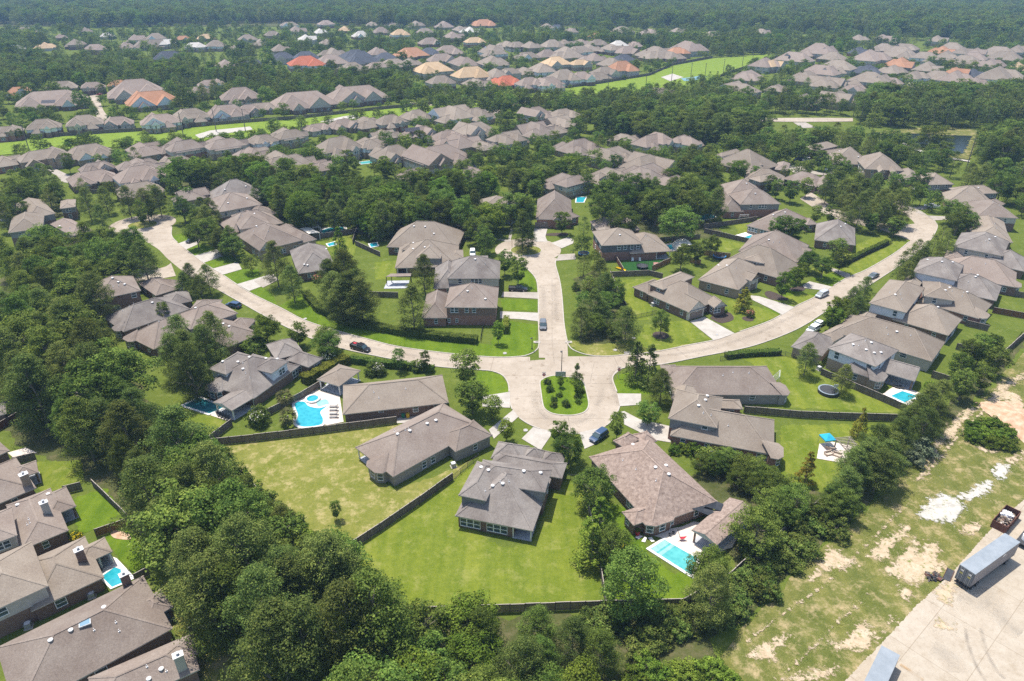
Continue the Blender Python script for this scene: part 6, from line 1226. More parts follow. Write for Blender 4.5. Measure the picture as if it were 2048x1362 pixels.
# hedges
def hedge(P, w, h, mat, label):
    r = np.random.default_rng(int(P[0].x*10) % 999); V = []; C = []; D = []
    for i in range(len(P)-1):
        a, b = P[i], P[i+1]; L = (b-a).length; n = int(L*w*h*34) + 40; t = r.uniform(0, 1, n); u = r.uniform(-1, 1, n); v = r.uniform(0, 1, n)
        face = r.uniform(0, 1, n); u = np.where(face < .55, u, np.sign(u)); v = np.where(face < .55, 1.0, v); dd = (b-a).normalized(); nn = Vector((-dd.y, dd.x, 0))
        C.append(np.array([tuple(a + (b-a)*t[k] + nn*(u[k]*w/2*(1+.12*math.sin(t[k]*L*1.3))) + Vector((0, 0, .1+v[k]*(h-.1)*(1+.06*math.sin(t[k]*L*2.1))))) for k in range(n)])); D.append(np.array([tuple(nn*(u[k] if face[k] >= .55 else u[k]*.2) + Vector((0, 0, 1 if face[k] < .55 else .15))) for k in range(n)]))
    C = np.vstack(C); D = np.vstack(D); o = P[0]; H = thing('hedge', label, 'hedge', o)
    obj('foliage', to_mesh('hedge', cards(r, C - np.array(tuple(o)), D, .3, .35), mat), H)
    b = MB()
    for i in range(len(P)-1):
        n = max(1, int((P[i+1]-P[i]).length/1.0))
        for k in range(n): q = P[i].lerp(P[i+1], k/n) - o; b.tube(q, q + Vector((0, 0, h*.8)), .05, .03, 5)
    obj('stem', b.me('stem', ['bark']), H, kind='stuff')
    core = MB()
    for i in range(len(P)-1):
        a, c = P[i]-o, P[i+1]-o; d = (c-a).normalized(); n = Vector((-d.y, d.x, 0))*(w*.36)
        core.add([(q.x, q.y, z) for z in (0.05, h*.84) for q in (a-n, c-n, c+n, a+n)], BOXF, 0)
    obj('inner_twigs', core.me('inner_twigs', [mat]), H)
hedge(pts('o', '612 592 637 622 695 649 798 668 872 678 955 686'), 2.2, 1.9, 'leaf_oak', 'dark clipped hedge curving round the brick corner house lawn')
hedge(pts('o', '608 768 650 747 695 724'), 2.6, 2.2, 'leaf_hedge', 'thick yellow-green hedge between white dormer house and pool house')
hedge(pts('o', '702 724 760 733 820 738 868 744'), 1.6, 1.8, 'leaf_oak', 'straight dark hedge along the kerb behind the pool house')
hedge(pts('o', '1690 528 1730 508 1774 488'), 1.6, 1.7, 'leaf_oak', 'dark hedge along the corner house lawn'); hedge(pts('o', '1450 716 1490 712 1560 708'), 1.8, 1.4, 'leaf_oak', 'loose dark hedge along the street behind the goal lawn')
hedge(pts('o', '1011 668 1013 645'), 1.5, 2.2, 'leaf_hedge', 'short clipped green hedge block by the brick corner house'); hedge(pts('d6', '1510 1230 1600 1215 1690 1200'), 1.2, 1.0, 'leaf_oak', 'low clipped hedge under the front window')

# ------------------------------------------------------------------ pools
def pool(P, label, water, cw=.55, deck=None, deckmat='patio_stone', shelf=None, closed_smooth=False):
    if closed_smooth: P = smooth(P, 5, True)
    c = sum(P, Vector()) / len(P); o = Vector((c.x, c.y, 0)); T = thing('swimming_pool', label, 'pool', o)
    Q = [p-o for p in P]; n = len(Q); a = sum(Q[i].x*Q[(i+1) % n].y - Q[(i+1) % n].x*Q[i].y for i in range(n))
    if a < 0: Q.reverse()
    out = []
    for i in range(n):
        d0 = (Q[i]-Q[i-1]).normalized(); d1 = (Q[(i+1) % n]-Q[i]).normalized(); nn = Vector((d0.y+d1.y, -d0.x-d1.x, 0)); nn = nn.normalized() * (cw / max(.45, math.cos(d0.angle(d1, 0)/2))); out.append(Q[i]+nn)
    z = .20; b = MB(); v = [(q.x, q.y, .15) for q in Q] + [(q.x, q.y, z) for q in Q] + [(q.x, q.y, z) for q in out] + [(q.x, q.y, 0) for q in out]
    f = []
    for i in range(n):
        j = (i+1) % n
        for k in range(3): f.append((k*n+i, k*n+j, (k+1)*n+j, (k+1)*n+i))
    obj('coping', b.add(v, f).me('coping', ['coping_white']), T)
    obj('water', mesh('water', [(q.x, q.y, .165) for q in Q], [tuple(range(n))], water), T)
    for s in (shelf or ()): obj('shallow_step', mesh('shallow_step', [(q.x-o.x, q.y-o.y, .172) for q in s], [tuple(range(len(s)))], 'water_shelf'), T)
    if deck: sheet('terrace', deck, deckmat, z=.1)
    return T
pool(pts('c15', '1085 345 1195 275 1450 420 1400 545'), 'rectangular tiled aqua pool with shallow steps beside the open pavilion', 'water_aqua', .5, pts('c15', '1100 240 1160 200 1330 170 1420 130 1560 150 1760 250 1720 330 1470 420 1195 262'), 'patio_stone', [pts('c15', '1087 345 1193 278 1235 300 1128 375'), pts('c15', '1140 382 1250 308 1275 322 1170 398')])
pool(pts('c10', '310 500 380 485 420 520 500 535 560 520 510 565 530 620 510 665 380 680 320 650 335 590'), 'free-form turquoise pool with round spa behind the dark board fence', 'water_turquoise', .6, pts('c10', '300 500 400 425 480 385 660 440 690 640 560 665 540 660 340 690 295 650'), 'patio_stone', [smooth(pts('c10', '480 495 540 465 575 485 560 515 510 530'), 4, True)], True)
SPA = gp('c10', 450, 467)
sp = thing('hot_tub', 'round raised spa with turquoise water beside the free-form pool', 'spa', SPA)
b = MB(); v = []; n = 20
for rr, z in ((1.75, 0), (1.75, .5), (1.3, .5), (1.3, .38)): v += [(rr*math.cos(2*math.pi*i/n), rr*math.sin(2*math.pi*i/n), z) for i in range(n)]
obj('rim', b.add(v, [(k*n+i, k*n+(i+1) % n, (k+1)*n+(i+1) % n, (k+1)*n+i) for k in range(3) for i in range(n)]).me('rim', ['coping_white']), sp)
obj('water', mesh('water', [(1.3*math.cos(2*math.pi*i/n), 1.3*math.sin(2*math.pi*i/n), .42) for i in range(n)], [tuple(range(n))], 'water_turquoise'), sp)
pool(pts('c9', '1430 512 1560 455 1745 528 1630 578'), 'dark rectangular pool with white coping under the patio roof', 'water_teal', .5, pts('c9', '1640 590 1660 560 1770 520 1830 600 1800 640'), 'patio_stone')
pool(pts('c12', '985 440 1075 402 1195 440 1095 492'), 'small square tiled pool with spa corner by the round bay house', 'water_turquoise', .7, pts('c12', '920 425 1000 370 1150 390 1250 430 1130 510'), 'patio_stone')
pool(pts('e4', '985 360 1110 270 1170 290 1185 420 1085 462'), 'bright turquoise pool tucked under the corner patio of the brick house', 'water_turquoise', .35, pts('e4', '960 380 1050 150 1130 180 1310 370 1080 480'), 'coping_white')
for c, s, l, wt in (('c6', '495 500 560 480 665 470 680 490 600 510 520 530', 'long turquoise pool behind the white patio cover', 'water_turquoise'), ('c6', '545 600 600 585 615 605 560 618', 'little turquoise pool end beside the loose conifer', 'water_turquoise'), ('c6', '865 600 920 590 930 615 880 625', 'round spa pool behind the very long hip roof', 'water_turquoise'),
    ('c7', '505 245 575 245 555 285 500 285', 'pool corner glimpsed behind the steep brick house', 'water_turquoise'), ('c7', '1190 610 1270 595 1290 630 1210 645', 'turquoise pool under the tan shade awning', 'water_turquoise'), ('c7', '1420 390 1520 370 1560 400 1450 420', 'pool among trees by the blue-grey two-storey house', 'water_turquoise'), ('d7', '600 240 690 210 780 240 710 270', 'small rectangular pool on a white terrace', 'water_turquoise'),
    ('c2', '815 1280 930 1265 940 1285 840 1295', 'pale pool behind the cedar fence of the middle rows', 'water_aqua'), ('c6', '1600 190 1640 195 1630 220 1595 215', 'far little pool seen through the middle grove', 'water_turquoise')):
    pool(pts(c, s), l, wt, .4)
sheet('terrace', pts('d7', '480 210 620 170 820 225 700 280'), 'coping_white', z=.1); sheet('terrace', pts('c6', '490 480 690 460 700 490 520 540'), 'coping_white', z=.1); sheet('terrace', pts('d5', '190 720 430 715 410 800 150 805'), 'patio_grey', z=.1); sheet('terrace', pts('c7', '1170 600 1290 580 1320 640 1200 660'), 'patio_stone', z=.1)
TERR = pts('c12', '430 810 530 795 690 830 640 965 410 925'); sheet('terrace', TERR, 'patio_stone', z=.1); sheet('terrace', pts('c9', '60 880 200 840 290 880 120 930'), 'patio_stone', z=.1)
for s in ('965 255 1000 232 1030 245 995 268', '1015 285 1040 250 1060 255 1045 292', '1068 258 1095 250 1120 285 1095 290'): sheet('stepping_stone', pts('c15', s), 'coping_white', z=.12)
sheet('curved_bed', smooth(pts('e3', '1255 1060 1300 1030 1400 1040 1476 1080 1476 1130 1380 1130 1290 1110'), 4, True), 'red_dirt', z=.06)
for c, s in (('d7', '880 1000 960 970 1190 1070 1160 1095 960 1080'), ('d7', '1220 930 1400 900 1420 960 1260 970'), ('d6', '1500 1260 1700 1200 1780 1290 1640 1340 1520 1300'), ('e6', '1090 500 1200 490 1330 490 1320 520 1100 520')): sheet('mulch_bed', smooth(pts(c, s), 4, True), 'soil_mulch', z=.06)
for c, x, y, rr in (('c7', 1140, 1290, 2.2), ('c7', 1800, 1165, 1.6)):
    q = gp(c, x, y); sheet('mulch_bed', [q + Vector((rr*math.cos(k*.4), rr*math.sin(k*.4), 0)) for k in range(16)], 'soil_mulch', z=.06)

# ------------------------------------------------------------------ vehicles
for nm, cc in (('paint_black', (.012, .013, .016)), ('paint_grey', (.12, .13, .14)), ('paint_silver', (.42, .44, .46)), ('paint_white', (.75, .76, .77)), ('paint_blue', (.03, .06, .12)), ('paint_red', (.4, .03, .03))): simple(nm, cc, None, rough=.25, spec=.6)
simple('tyre', (.015, .015, .015)); simple('rim_metal', (.4, .4, .42), None, rough=.3, metal=.8); simple('lamp_clear', (.7, .7, .72), None, rough=.1); simple('lamp_red', (.35, .02, .02), None, rough=.2); simple('cargo_red', (.45, .05, .06))
def wheel_me():
    b = MB(); n = 14
    for r0, r1, y0, y1, m in ((.36, .36, -.12, .12, 0),): 
        v = [(r0*math.cos(2*math.pi*i/n), y, r0*math.sin(2*math.pi*i/n)) for y in (y0, y1) for i in range(n)]; b.add(v, [(i, (i+1) % n, n+(i+1) % n, n+i) for i in range(n)] + [tuple(range(n)), tuple(range(n, 2*n))], 0)
    return b.me('wheel', ['tyre'])
WHEEL = wheel_me(); RIM = MB().add([(.22*math.cos(k*.5236), y, .22*math.sin(k*.5236)) for y in (-.13, .13) for k in range(12)], [tuple(range(12)), tuple(range(12, 24))]).me('rim', ['rim_metal'])
def loft(secs, mat, name):
    """secs: rows across the car (x, half-width, z0, z1, top half-width)"""
    b = MB(); rings = []
    for x, hw, z0, z1, tw in secs:
        rings.append([(x, -hw*.94, z0), (x, -hw, (z0+z1)*.5), (x, -hw*.97, z1-.06), (x, -tw, z1), (x, tw, z1), (x, hw*.97, z1-.06), (x, hw, (z0+z1)*.5), (x, hw*.94, z0)])
    n = 8; v = [p for r in rings for p in r]; f = [(k*n+i, k*n+(i+1) % n, (k+1)*n+(i+1) % n, (k+1)*n+i) for k in range(len(rings)-1) for i in range(n)] + [tuple(range(n-1, -1, -1)), tuple((len(rings)-1)*n+i for i in range(n))]
    me = b.add(v, f).me(name, [mat]); me.polygons.foreach_set('use_smooth', [False]*len(me.polygons)); return me
def car(c, x, y, head, paint, label, kind='suv', s=1.0, cat='car', group=None):
    """head: a second survey point the nose looks at"""
    q = gp(c, x, y); hd = gp(c, *head) - q; an = math.atan2(hd.y, hd.x); T = thing({'pickup': 'pickup_truck', 'van': 'minivan'}.get(kind, 'car'), label, cat, q, an, group); T.scale = (s, s, s)
    W = .95; L = {'pickup': 5.7, 'suv': 4.8, 'sedan': 4.7, 'van': 5.0}[kind]; h = L/2
    hood = .98 if kind != 'sedan' else .88
    body = [(-h, W*.9, .42, .86, W*.8), (-h+.12, W, .34, hood+.02, W*.9), (-h*.3, W, .3, hood+.06, W*.92), (h*.35, W, .3, hood+.04, W*.9), (h-.5, W*.98, .3, hood-.06, W*.86), (h-.1, W*.9, .36, hood-.16, W*.76), (h, W*.8, .42, .72, W*.7)]
    obj('body', loft(body, paint, 'body'), T)
    tz = {'pickup': 1.82, 'suv': 1.72, 'sedan': 1.42, 'van': 1.78}[kind]; x0, x1, x2, x3 = {'pickup': (-.55, -.4, .95, 1.75), 'suv': (-2.25, -1.95, .5, 1.35), 'sedan': (-1.75, -1.05, .35, 1.25), 'van': (-2.4, -2.1, .75, 1.75)}[kind]
    zb = hood
    obj('window_band', loft([(x0, W*.93, zb, zb+.06, W*.9), (x1, W*.86, zb, tz-.1, W*.78), (x2, W*.86, zb, tz-.08, W*.78), (x3, W*.9, zb, zb+.05, W*.86)], 'glass_dark', 'window_band'), T)
    obj('cab_roof', loft([(x1-.05, W*.78, tz-.12, tz-.03, W*.66), (x1+.2, W*.82, tz-.12, tz+.03, W*.7), (x2-.1, W*.82, tz-.12, tz+.02, W*.7), (x2+.1, W*.76, tz-.14, tz-.04, W*.64)], paint, 'cab_roof'), T)
    for sy in (-1, 1):
        for xx in (-h*.62, h*.62): w = obj('wheel', WHEEL, T, (xx, sy*W*.9, .36)); obj('rim', RIM, w)
        obj('headlight', MB().box(h-.16, h-.02, sy*W*.62-.17, sy*W*.62+.17, .66, .8).me('headlight', ['lamp_clear']), T); obj('tail_light', MB().box(-h-.02, -h+.08, sy*W*.78-.09, sy*W*.78+.09, .7, .95).me('tail_light', ['lamp_red']), T)
        obj('mirror', MB().box(x2+.15, x2+.35, sy*W*1.02-.1, sy*W*1.02+.1, hood+.05, hood+.22).me('mirror', [paint]), T)
    if kind == 'pickup':
        b = MB().box(-h+.15, -.7, -W*.78, W*.78, hood+.05, hood+.075); obj('cargo_bed', b.me('cargo_bed', ['metal_dark']), T)
        for sy in (-1, 1): obj('bed_rail', MB().box(-h+.1, -.6, sy*W*.9-.07, sy*W*.9+.07, hood, hood+.32).me('bed_rail', [paint]), T)
        obj('tailgate', MB().box(-h+.02, -h+.12, -W*.86, W*.86, hood-.2, hood+.32).me('tailgate', [paint]), T)
    return T
t = car('c10', 822, 75, (905, 100), 'paint_black', 'black pickup truck with red cargo parked at the kerb before the hedge', 'pickup', cat='truck'); obj('cargo', MB().box(-2.5, -1.6, .1, .7, 1.05, 1.25).me('cargo', ['cargo_red']), t)
car('o', 1086, 654, (1086, 690), 'paint_grey', 'grey car parked on the short street facing the crossing', 'suv'); car('c7', 60, 950, (140, 952), 'paint_black', 'black pickup truck on the driveway by the lawn tree', 'pickup', cat='truck'); car('c5', 1770, 1075, (1650, 1050), 'paint_blue', 'dark blue car in the drive beside the left street', 'suv')
car('d7', 1655, 1040, (1580, 1075), 'paint_silver', 'silver minivan parked along the curving street', 'van'); car('c8', 825, 850, (760, 885), 'paint_grey', 'grey car half hidden by roadside trees', 'sedan'); car('d8', 370, 580, (300, 620), 'paint_white', 'white car in the drive under the bright tree', 'suv'); car('d8', 430, 520, (380, 545), 'paint_white', 'second white car behind the bright tree', 'sedan')
car('c5', 1455, 580, (1410, 600), 'paint_black', 'dark car in the shade of the left front-yard pines', 'suv'); car('c11', 690, 765, (640, 800), 'paint_blue', 'dark blue car nosed up to the mottled roof house', 'suv'); car('e7', 1110, 235, (1040, 245), 'paint_blue', 'dark blue car on the far driveway', 'suv'); car('e7', 1205, 240, (1140, 250), 'paint_white', 'white car beside the dark blue one', 'suv'); car('e7', 1470, 350, (1410, 360), 'paint_white', 'white car alone on the side street drive', 'suv')
car('e8', 760, 590, (680, 580), 'paint_white', 'white pickup truck in the loop street drive', 'pickup', cat='truck'); car('e6', 258, 735, (258, 760), 'paint_white', 'white car peeping from behind the stepped roofs', 'suv'); car('c1', 785, 750, (760, 750), 'paint_red', 'red car at the end of the far left street', 'sedan'); car('c5', 240, 48, (270, 48), 'paint_white', 'white car by the upper left grove', 'sedan')

# ------------------------------------------------------------------ the concrete yard: containers, waste bin, truck
simple('container_grey', (.20, .225, .245), (.25, .275, .295), .6, .5, .4); simple('container_side', (.21, .195, .195), (.26, .24, .24), .6, .55, .3); simple('rust_brown', (.10, .045, .032), (.16, .075, .055), 1.5); simple('waste_white', (.6, .6, .6), (.78, .78, .78), 1.0); simple('waste_mixed', (.25, .2, .16), (.6, .57, .52), 1.4, lo=.3, hi=.7)
def container(A, B, C, zt, zb, label, doors=True, L=None):
    A, B, C = (Vector((q.x, q.y, 0)) for q in (A, B, C)); ex = (C-B).normalized(); w = 2.44; ey = Vector((-ex.y, ex.x, 0)); L = L or 12.2; ey = ey if (A-B).dot(ey) > 0 else -ey
    T = thing('shipping_container', label, 'container', B + ex*L/2 + ey*w/2, math.atan2(ex.y, ex.x)); s = 1 if ex.cross(ey).z > 0 else -1
    b = MB(); n = 40; prof = []
    for sy in (-1, 1):
        v = []; f = []
        for i in range(n*2+1): x = -L/2 + L*i/(2*n); y = sy*(w/2 - (.04 if (i//1) % 2 else 0)); v += [(x, y, zb), (x, y, zt-.1)]
        b.add(v, [(2*i, 2*i+2, 2*i+3, 2*i+1) for i in range(2*n)], 0)
    obj('side_wall', b.me('side_wall', ['container_side']), T)
    obj('roof', MB().box(-L/2, L/2, -w/2, w/2, zt-.1, zt).me('roof', ['container_grey']), T); obj('floor', MB().box(-L/2, L/2, -w/2, w/2, zb-.12, zb).me('floor', ['metal_dark']), T); obj('front_wall', MB().box(L/2-.05, L/2, -w/2+.05, w/2-.05, zb, zt-.1).me('front_wall', ['container_side']), T)
    for sy in (-1, 1):
        d = obj('door', MB().box(-L/2-.03, -L/2+.05, min(sy*.02, sy*(w/2-.03)), max(sy*.02, sy*(w/2-.03)), zb+.03, zt-.12).me('door', ['container_door']), T)
        for k in (.35, .85): obj('lock_rod', MB().tube((-L/2-.08, sy*k, zb+.05), (-L/2-.08, sy*k, zt-.15), .03).me('lock_rod', ['metal_grey']), d)
        for z, mm in ((zt-.7, 'vent_white'), (zt-1.25, 'sign_yellow')): obj('placard', MB().box(-L/2-.05, -L/2-.03, sy*.6-.22, sy*.6+.22, z-.15, z+.15).me('placard', [mm]), d)
    obj('brand_mark', MB().box(L*.12, L*.12+1.0, -s*(w/2+.012)-.006, -s*(w/2+.012)+.006, zt-.75, zt-.35).me('brand_mark', ['vent_white']), T)
    return T, ex, ey, L
simple('container_door', (.12, .13, .14), (.16, .17, .18), .8); simple('sign_yellow', (.45, .4, .12))
A, B, C = gp('t1', 255, 880, 4.1), gp('t1', 485, 1015, 4.1), gp('t1', 1100, 570, 4.1)
T, ex, ey, L = container(A, B, C, 4.1, 1.3, 'grey shipping container on a wheeled chassis beside the field', L=13.3)
obj('chassis', MB().box(-L/2, L/2, -.5, -.3, .95, 1.18).box(-L/2, L/2, .3, .5, .95, 1.18).box(-L/2, -L/2+.2, -1.1, 1.1, .55, .75).me('chassis', ['metal_dark']), T)
for xx in (-L/2+1.3, -L/2+2.6, L/2-2.0):
    for sy in (-1, 1): w = obj('wheel', WHEEL, T, (xx, sy*.95, .5), None, (1.38, 1.9, 1.38)); obj('rim', RIM, w)
A, B, C = gp('c16', 900, 1085, 2.7), gp('c16', 1053, 1162, 2.7), gp('c16', 900, 1362, 2.7)
container(gp('c16', 660, 1350, 2.7), gp('c16', 910, 1085, 2.7), gp('c16', 1053, 1162, 2.7), 2.6, .15, 'grey shipping container on the ground at the field edge', L=12.2) if False else None
q0, q1 = gp('c16', 910, 1085, 2.6), gp('c16', 1053, 1162, 2.6); dv = (q1-q0).normalized(); back = Vector((dv.y, -dv.x, 0)); back = back if back.y < 0 else -back
T2, _, _, _ = container(q0 + back*12.2, q1 + back*12.2, q1, 2.6, .15, 'grey shipping container standing on the ground at the edge of the yard', L=12.2)
# open waste bin
r0, r1, r2 = gp('t1', 700, 285, 1.7), gp('t1', 925, 370, 1.7), gp('t1', 1144, 120, 1.7); ex = (r2-r1); ex.z = 0; Lb = 6.2; ex.normalize(); ey = Vector((-ex.y, ex.x, 0)); wb = 2.4
Tb = thing('waste_bin', 'rusty open roll-off waste bin full of rubble and white bags', 'waste bin', Vector((r1.x, r1.y, 0)) + ex*Lb/2 + ey*wb/2, math.atan2(ex.y, ex.x))
for x0, x1, y0, y1 in ((-Lb/2, Lb/2, -wb/2, -wb/2+.08), (-Lb/2, Lb/2, wb/2-.08, wb/2), (-Lb/2, -Lb/2+.08, -wb/2+.08, wb/2-.08), (Lb/2-.08, Lb/2, -wb/2+.08, wb/2-.08)): obj('side_wall', MB().box(x0, x1, y0, y1, .2, 1.7).me('side_wall', ['rust_brown']), Tb)
for k in range(7):
    for sy in (-1, 1): obj('rib', MB().box(-Lb/2+.4+k*.9, -Lb/2+.5+k*.9, sy*wb/2-.05 if sy > 0 else sy*wb/2-.05, sy*wb/2+.05, .2, 1.66).me('rib', ['rust_brown']), Tb)
obj('floor', MB().box(-Lb/2, Lb/2, -wb/2, wb/2, .1, .2).me('floor', ['rust_brown']), Tb)
def heap(name, w, l, h, seed, mats, n=120, piece=.35):
    r = random.Random(seed); b = MB()
    for i in range(n):
        x, y = r.uniform(-1, 1), r.uniform(-1, 1); z = h*max(0, 1 - .5*(x*x+y*y)) * r.uniform(.7, 1.0); s = piece*r.uniform(.5, 1.3); m = Matrix.Rotation(r.uniform(0, 3), 3, Vector((r.random(), r.random(), r.random()+.1)))
        b.add([m @ Vector((p[0]*s, p[1]*s*r.choice((.4, 1)), p[2]*s*.5)) + Vector((x*l, y*w, z)) for p in boxv(-.5, .5, -.5, .5, -.5, .5)], BOXF, r.randrange(len(mats)))
    return b.me(name, mats)
obj('rubble', heap('rubble', 1.0, 2.6, .75, 3, ['waste_mixed', 'fence_wood', 'brick_tan', 'brick_brown']), Tb, (0, 0, .55), kind='stuff'); obj('white_bag', heap('white_bag', .75, .8, .6, 5, ['waste_white'], 26, .8), Tb, (.7, .25, .95), kind='stuff')
# the truck at the edge of the yard
Tt = thing('yard_truck', 'white flatbed yard truck partly seen at the edge of the concrete yard', 'truck', gp('t1', 1190, 560), math.atan2(ex.y, ex.x))
obj('cab', loft([(1.2, 1.1, .6, 2.2, .9), (1.5, 1.15, .6, 2.5, .95), (2.6, 1.15, .6, 2.5, .95), (3.1, 1.1, .6, 1.6, .95), (3.5, 1.0, .6, 1.3, .85)], 'paint_white', 'cab'), Tt); obj('windshield', loft([(2.62, 1.05, 1.55, 2.4, .92), (3.08, 1.02, 1.5, 1.62, .95)], 'glass_dark', 'windshield'), Tt)
obj('flatbed', MB().box(-3, 1.1, -1.15, 1.15, .9, 1.05).me('flatbed', ['metal_dark']), Tt); obj('tank', MB().cyl((-1.2, 0), .8, .8, 1.05, 1.9, 16).me('tank', ['paint_white']), Tt)
for xx in (-2.2, -1.2, 2.4):
    for sy in (-1, 1): w = obj('wheel', WHEEL, Tt, (xx, sy*.95, .5), None, (1.38, 1.6, 1.38)); obj('rim', RIM, w)
Tg = thing('debris_pile', 'dark scrap and branch heap at the field edge behind the container', 'debris', gp('c16', 1310, 560)); obj('scrap', heap('scrap', .8, 1.2, .5, 9, ['metal_dark', 'rust_brown', 'fence_wood'], 50, .5), Tg)
Tg = thing('loading_ramp', 'dark metal loading ramp lying behind the container', 'ramp', gp('c16', 1425, 545), R(48)); obj('plate', MB().box(-1.5, 1.5, -.5, .5, .14, .22).me('plate', ['metal_dark']), Tg); obj('side_rail', MB().box(-1.5, 1.5, -.55, -.5, .14, .34).box(-1.5, 1.5, .5, .55, .14, .34).me('side_rail', ['rust_brown']), Tg)
Td = thing('dirt_mound', 'heap of red-brown dirt beside the bramble thicket', 'mound', gp('c12', 1990, 640)); rr = random.Random(4); vv = []; ff = []
for i in range(9):
    for j in range(13): x, y = (i-4)*1.3, (j-6)*1.3; vv.append((x, y, max(0.05, 1.7*math.exp(-(x*x+y*y*.6)/14) + rr.uniform(-.18, .18))))
obj('soil', mesh('soil', vv, [(i*13+j, i*13+j+1, (i+1)*13+j+1, (i+1)*13+j) for i in range(8) for j in range(12)], 'red_dirt'), Td)

# ------------------------------------------------------------------ street furniture and garden things
def pole_lamp(q, h, label):
    T = thing('street_lamp', label, 'lamp', q); obj('post', MB().cyl((0, 0), .11, .07, 0, h, 10).cyl((0, 0), .2, .2, 0, .3, 10).me('post', ['metal_dark']), T); obj('arm', MB().tube((0, 0, h-.1), (-.25, -.5, h+.1), .04).me('arm', ['metal_dark']), T); obj('lamp_head', MB().box(-.45, -.1, -.95, -.4, h+.02, h+.16).me('lamp_head', ['metal_dark']), T)
pole_lamp(gp('k1', 425, 490), 7.0, 'tall dark street lamp on the long traffic island'); pole_lamp(gp('o', 1064, 698), 3.4, 'short dark lamp post on the corner lawn by the storm inlet')
simple('sign_red', (.42, .015, .02), None, rough=.4); simple('sign_white', (.75, .75, .75), None, rough=.4)
FONT = {'S': ['111', '100', '111', '001', '111'], 'T': ['111', '010', '010', '010', '010'], 'O': ['111', '101', '101', '101', '111'], 'P': ['111', '101', '111', '100', '100']}
def stop_sign(q, label):
    T = thing('stop_sign', label, 'sign', q, 0); obj('post', MB().cyl((0, 0), .04, .04, 0, 2.6, 8).me('post', ['metal_grey']), T)
    oc = lambda r, y: [(r*math.cos(math.pi/8 + k*math.pi/4), y, 2.45 + r*math.sin(math.pi/8 + k*math.pi/4)) for k in range(8)]
    p = obj('plate', MB().add(oc(.46, -.05) + oc(.46, -.07), [tuple(range(8)), tuple(range(8, 16))] + [(k, (k+1) % 8, 8+(k+1) % 8, 8+k) for k in range(8)]).me('plate', ['sign_white']), T); obj('face', MB().add(oc(.41, -.076), [tuple(range(8))]).me('face', ['sign_red']), p)
    for n, ch in enumerate('STOP'):
        b = MB()
        for r_, row in enumerate(FONT[ch]):
            for c_, v in enumerate(row):
                if v == '1': x = -.32 + n*.17 + c_*.045; z = 2.57 - r_*.05; b.box(x, x+.045, -.084, -.08, z-.05, z)
        obj('letter', b.me('letter', ['sign_white']), p)
    obj('street_name_blade', MB().box(-.45, .45, -.03, .03, 2.98, 3.12).me('street_name_blade', ['metal_grey']), T)
stop_sign(gp('k1', 188, 590), 'red stop sign at the left end of the long traffic island'); stop_sign(gp('k1', 1205, 520), 'red stop sign on the kerb lawn below the dense pines')
Ts = thing('notice_board', 'grey board on short legs on the long traffic island', 'board', gp('k1', 415, 505)); obj('board', MB().box(-1.25, 1.25, -.05, .05, .3, 1.55).me('board', ['metal_grey']), Ts)
for k in range(6): obj('slat', MB().box(-1.2+k*.41, -.85+k*.41, -.07, -.05, .34, 1.5).me('slat', ['siding_beige']), Ts)
for sx in (-1, 1): obj('leg', MB().box(sx*1.1-.05, sx*1.1+.05, -.05, .05, 0, .3).me('leg', ['metal_dark']), Ts)
def power_pole(q, h, label, group):
    T = thing('utility_pole', label, 'pole', q, S1, group); obj('post', MB().cyl((0, 0), .24, .17, 0, h, 8).me('post', ['wood_pole']), T); obj('crossarm', MB().box(-.06, .06, -1.3, 1.3, h-.7, h-.55).me('crossarm', ['wood_pole']), T)
    for sy in (-1, 0, 1): obj('insulator', MB().cyl((0, sy*1.1), .05, .05, h-.55, h-.35, 6).me('insulator', ['metal_dark']), T)
    return q + Vector((0, 0, h-.35))
PL = [power_pole(gp(c, x, y), 13, 'dark utility pole in the row along the long green strip', 'poles along the long green strip') for c, x, y in (('c1', 230, 1180), ('c1', 1445, 1070), ('c1', 1705, 1040), ('c1', 1935, 1040), ('c2', 372, 1020), ('c2', 1175, 880), ('c2', 1503, 850), ('c2', 1800, 800))]
PL2 = [power_pole(gp(c, x, y), 14, 'dark utility pole standing in the rising meadow strip', 'poles of the meadow strip') for c, x, y in (('c3', 398, 800), ('c3', 770, 730), ('c3', 1065, 735), ('c3', 1270, 650), ('c3', 1420, 635), ('c3', 1530, 640), ('c3', 1675, 600), ('c3', 1828, 520), ('c3', 1905, 510))]
PL3 = [power_pole(gp(c, x, y), 15, l, None) for c, x, y, l in (('c4', 1590, 1339, 'pale utility pole right of the pond path'), ('c8', 1900, 215, 'utility pole at the edge of the loop wood'))]
def wire(P, name, label):
    v = []; f = []
    b = MB()
    for i in range(len(P)-1):
        prev = P[i]
        for k in range(1, 9): t = k/8; q = P[i].lerp(P[i+1], t) - Vector((0, 0, 4*1.2*t*(1-t))); b.tube(prev, q, .03, .03, 4); prev = q
    obj(name, b.me(name, ['metal_dark']), label=label, cat='cable')
wire(PL, 'power_line', 'power line strung along the long green strip'); wire(PL2, 'power_line', 'power line strung up the rising meadow strip')
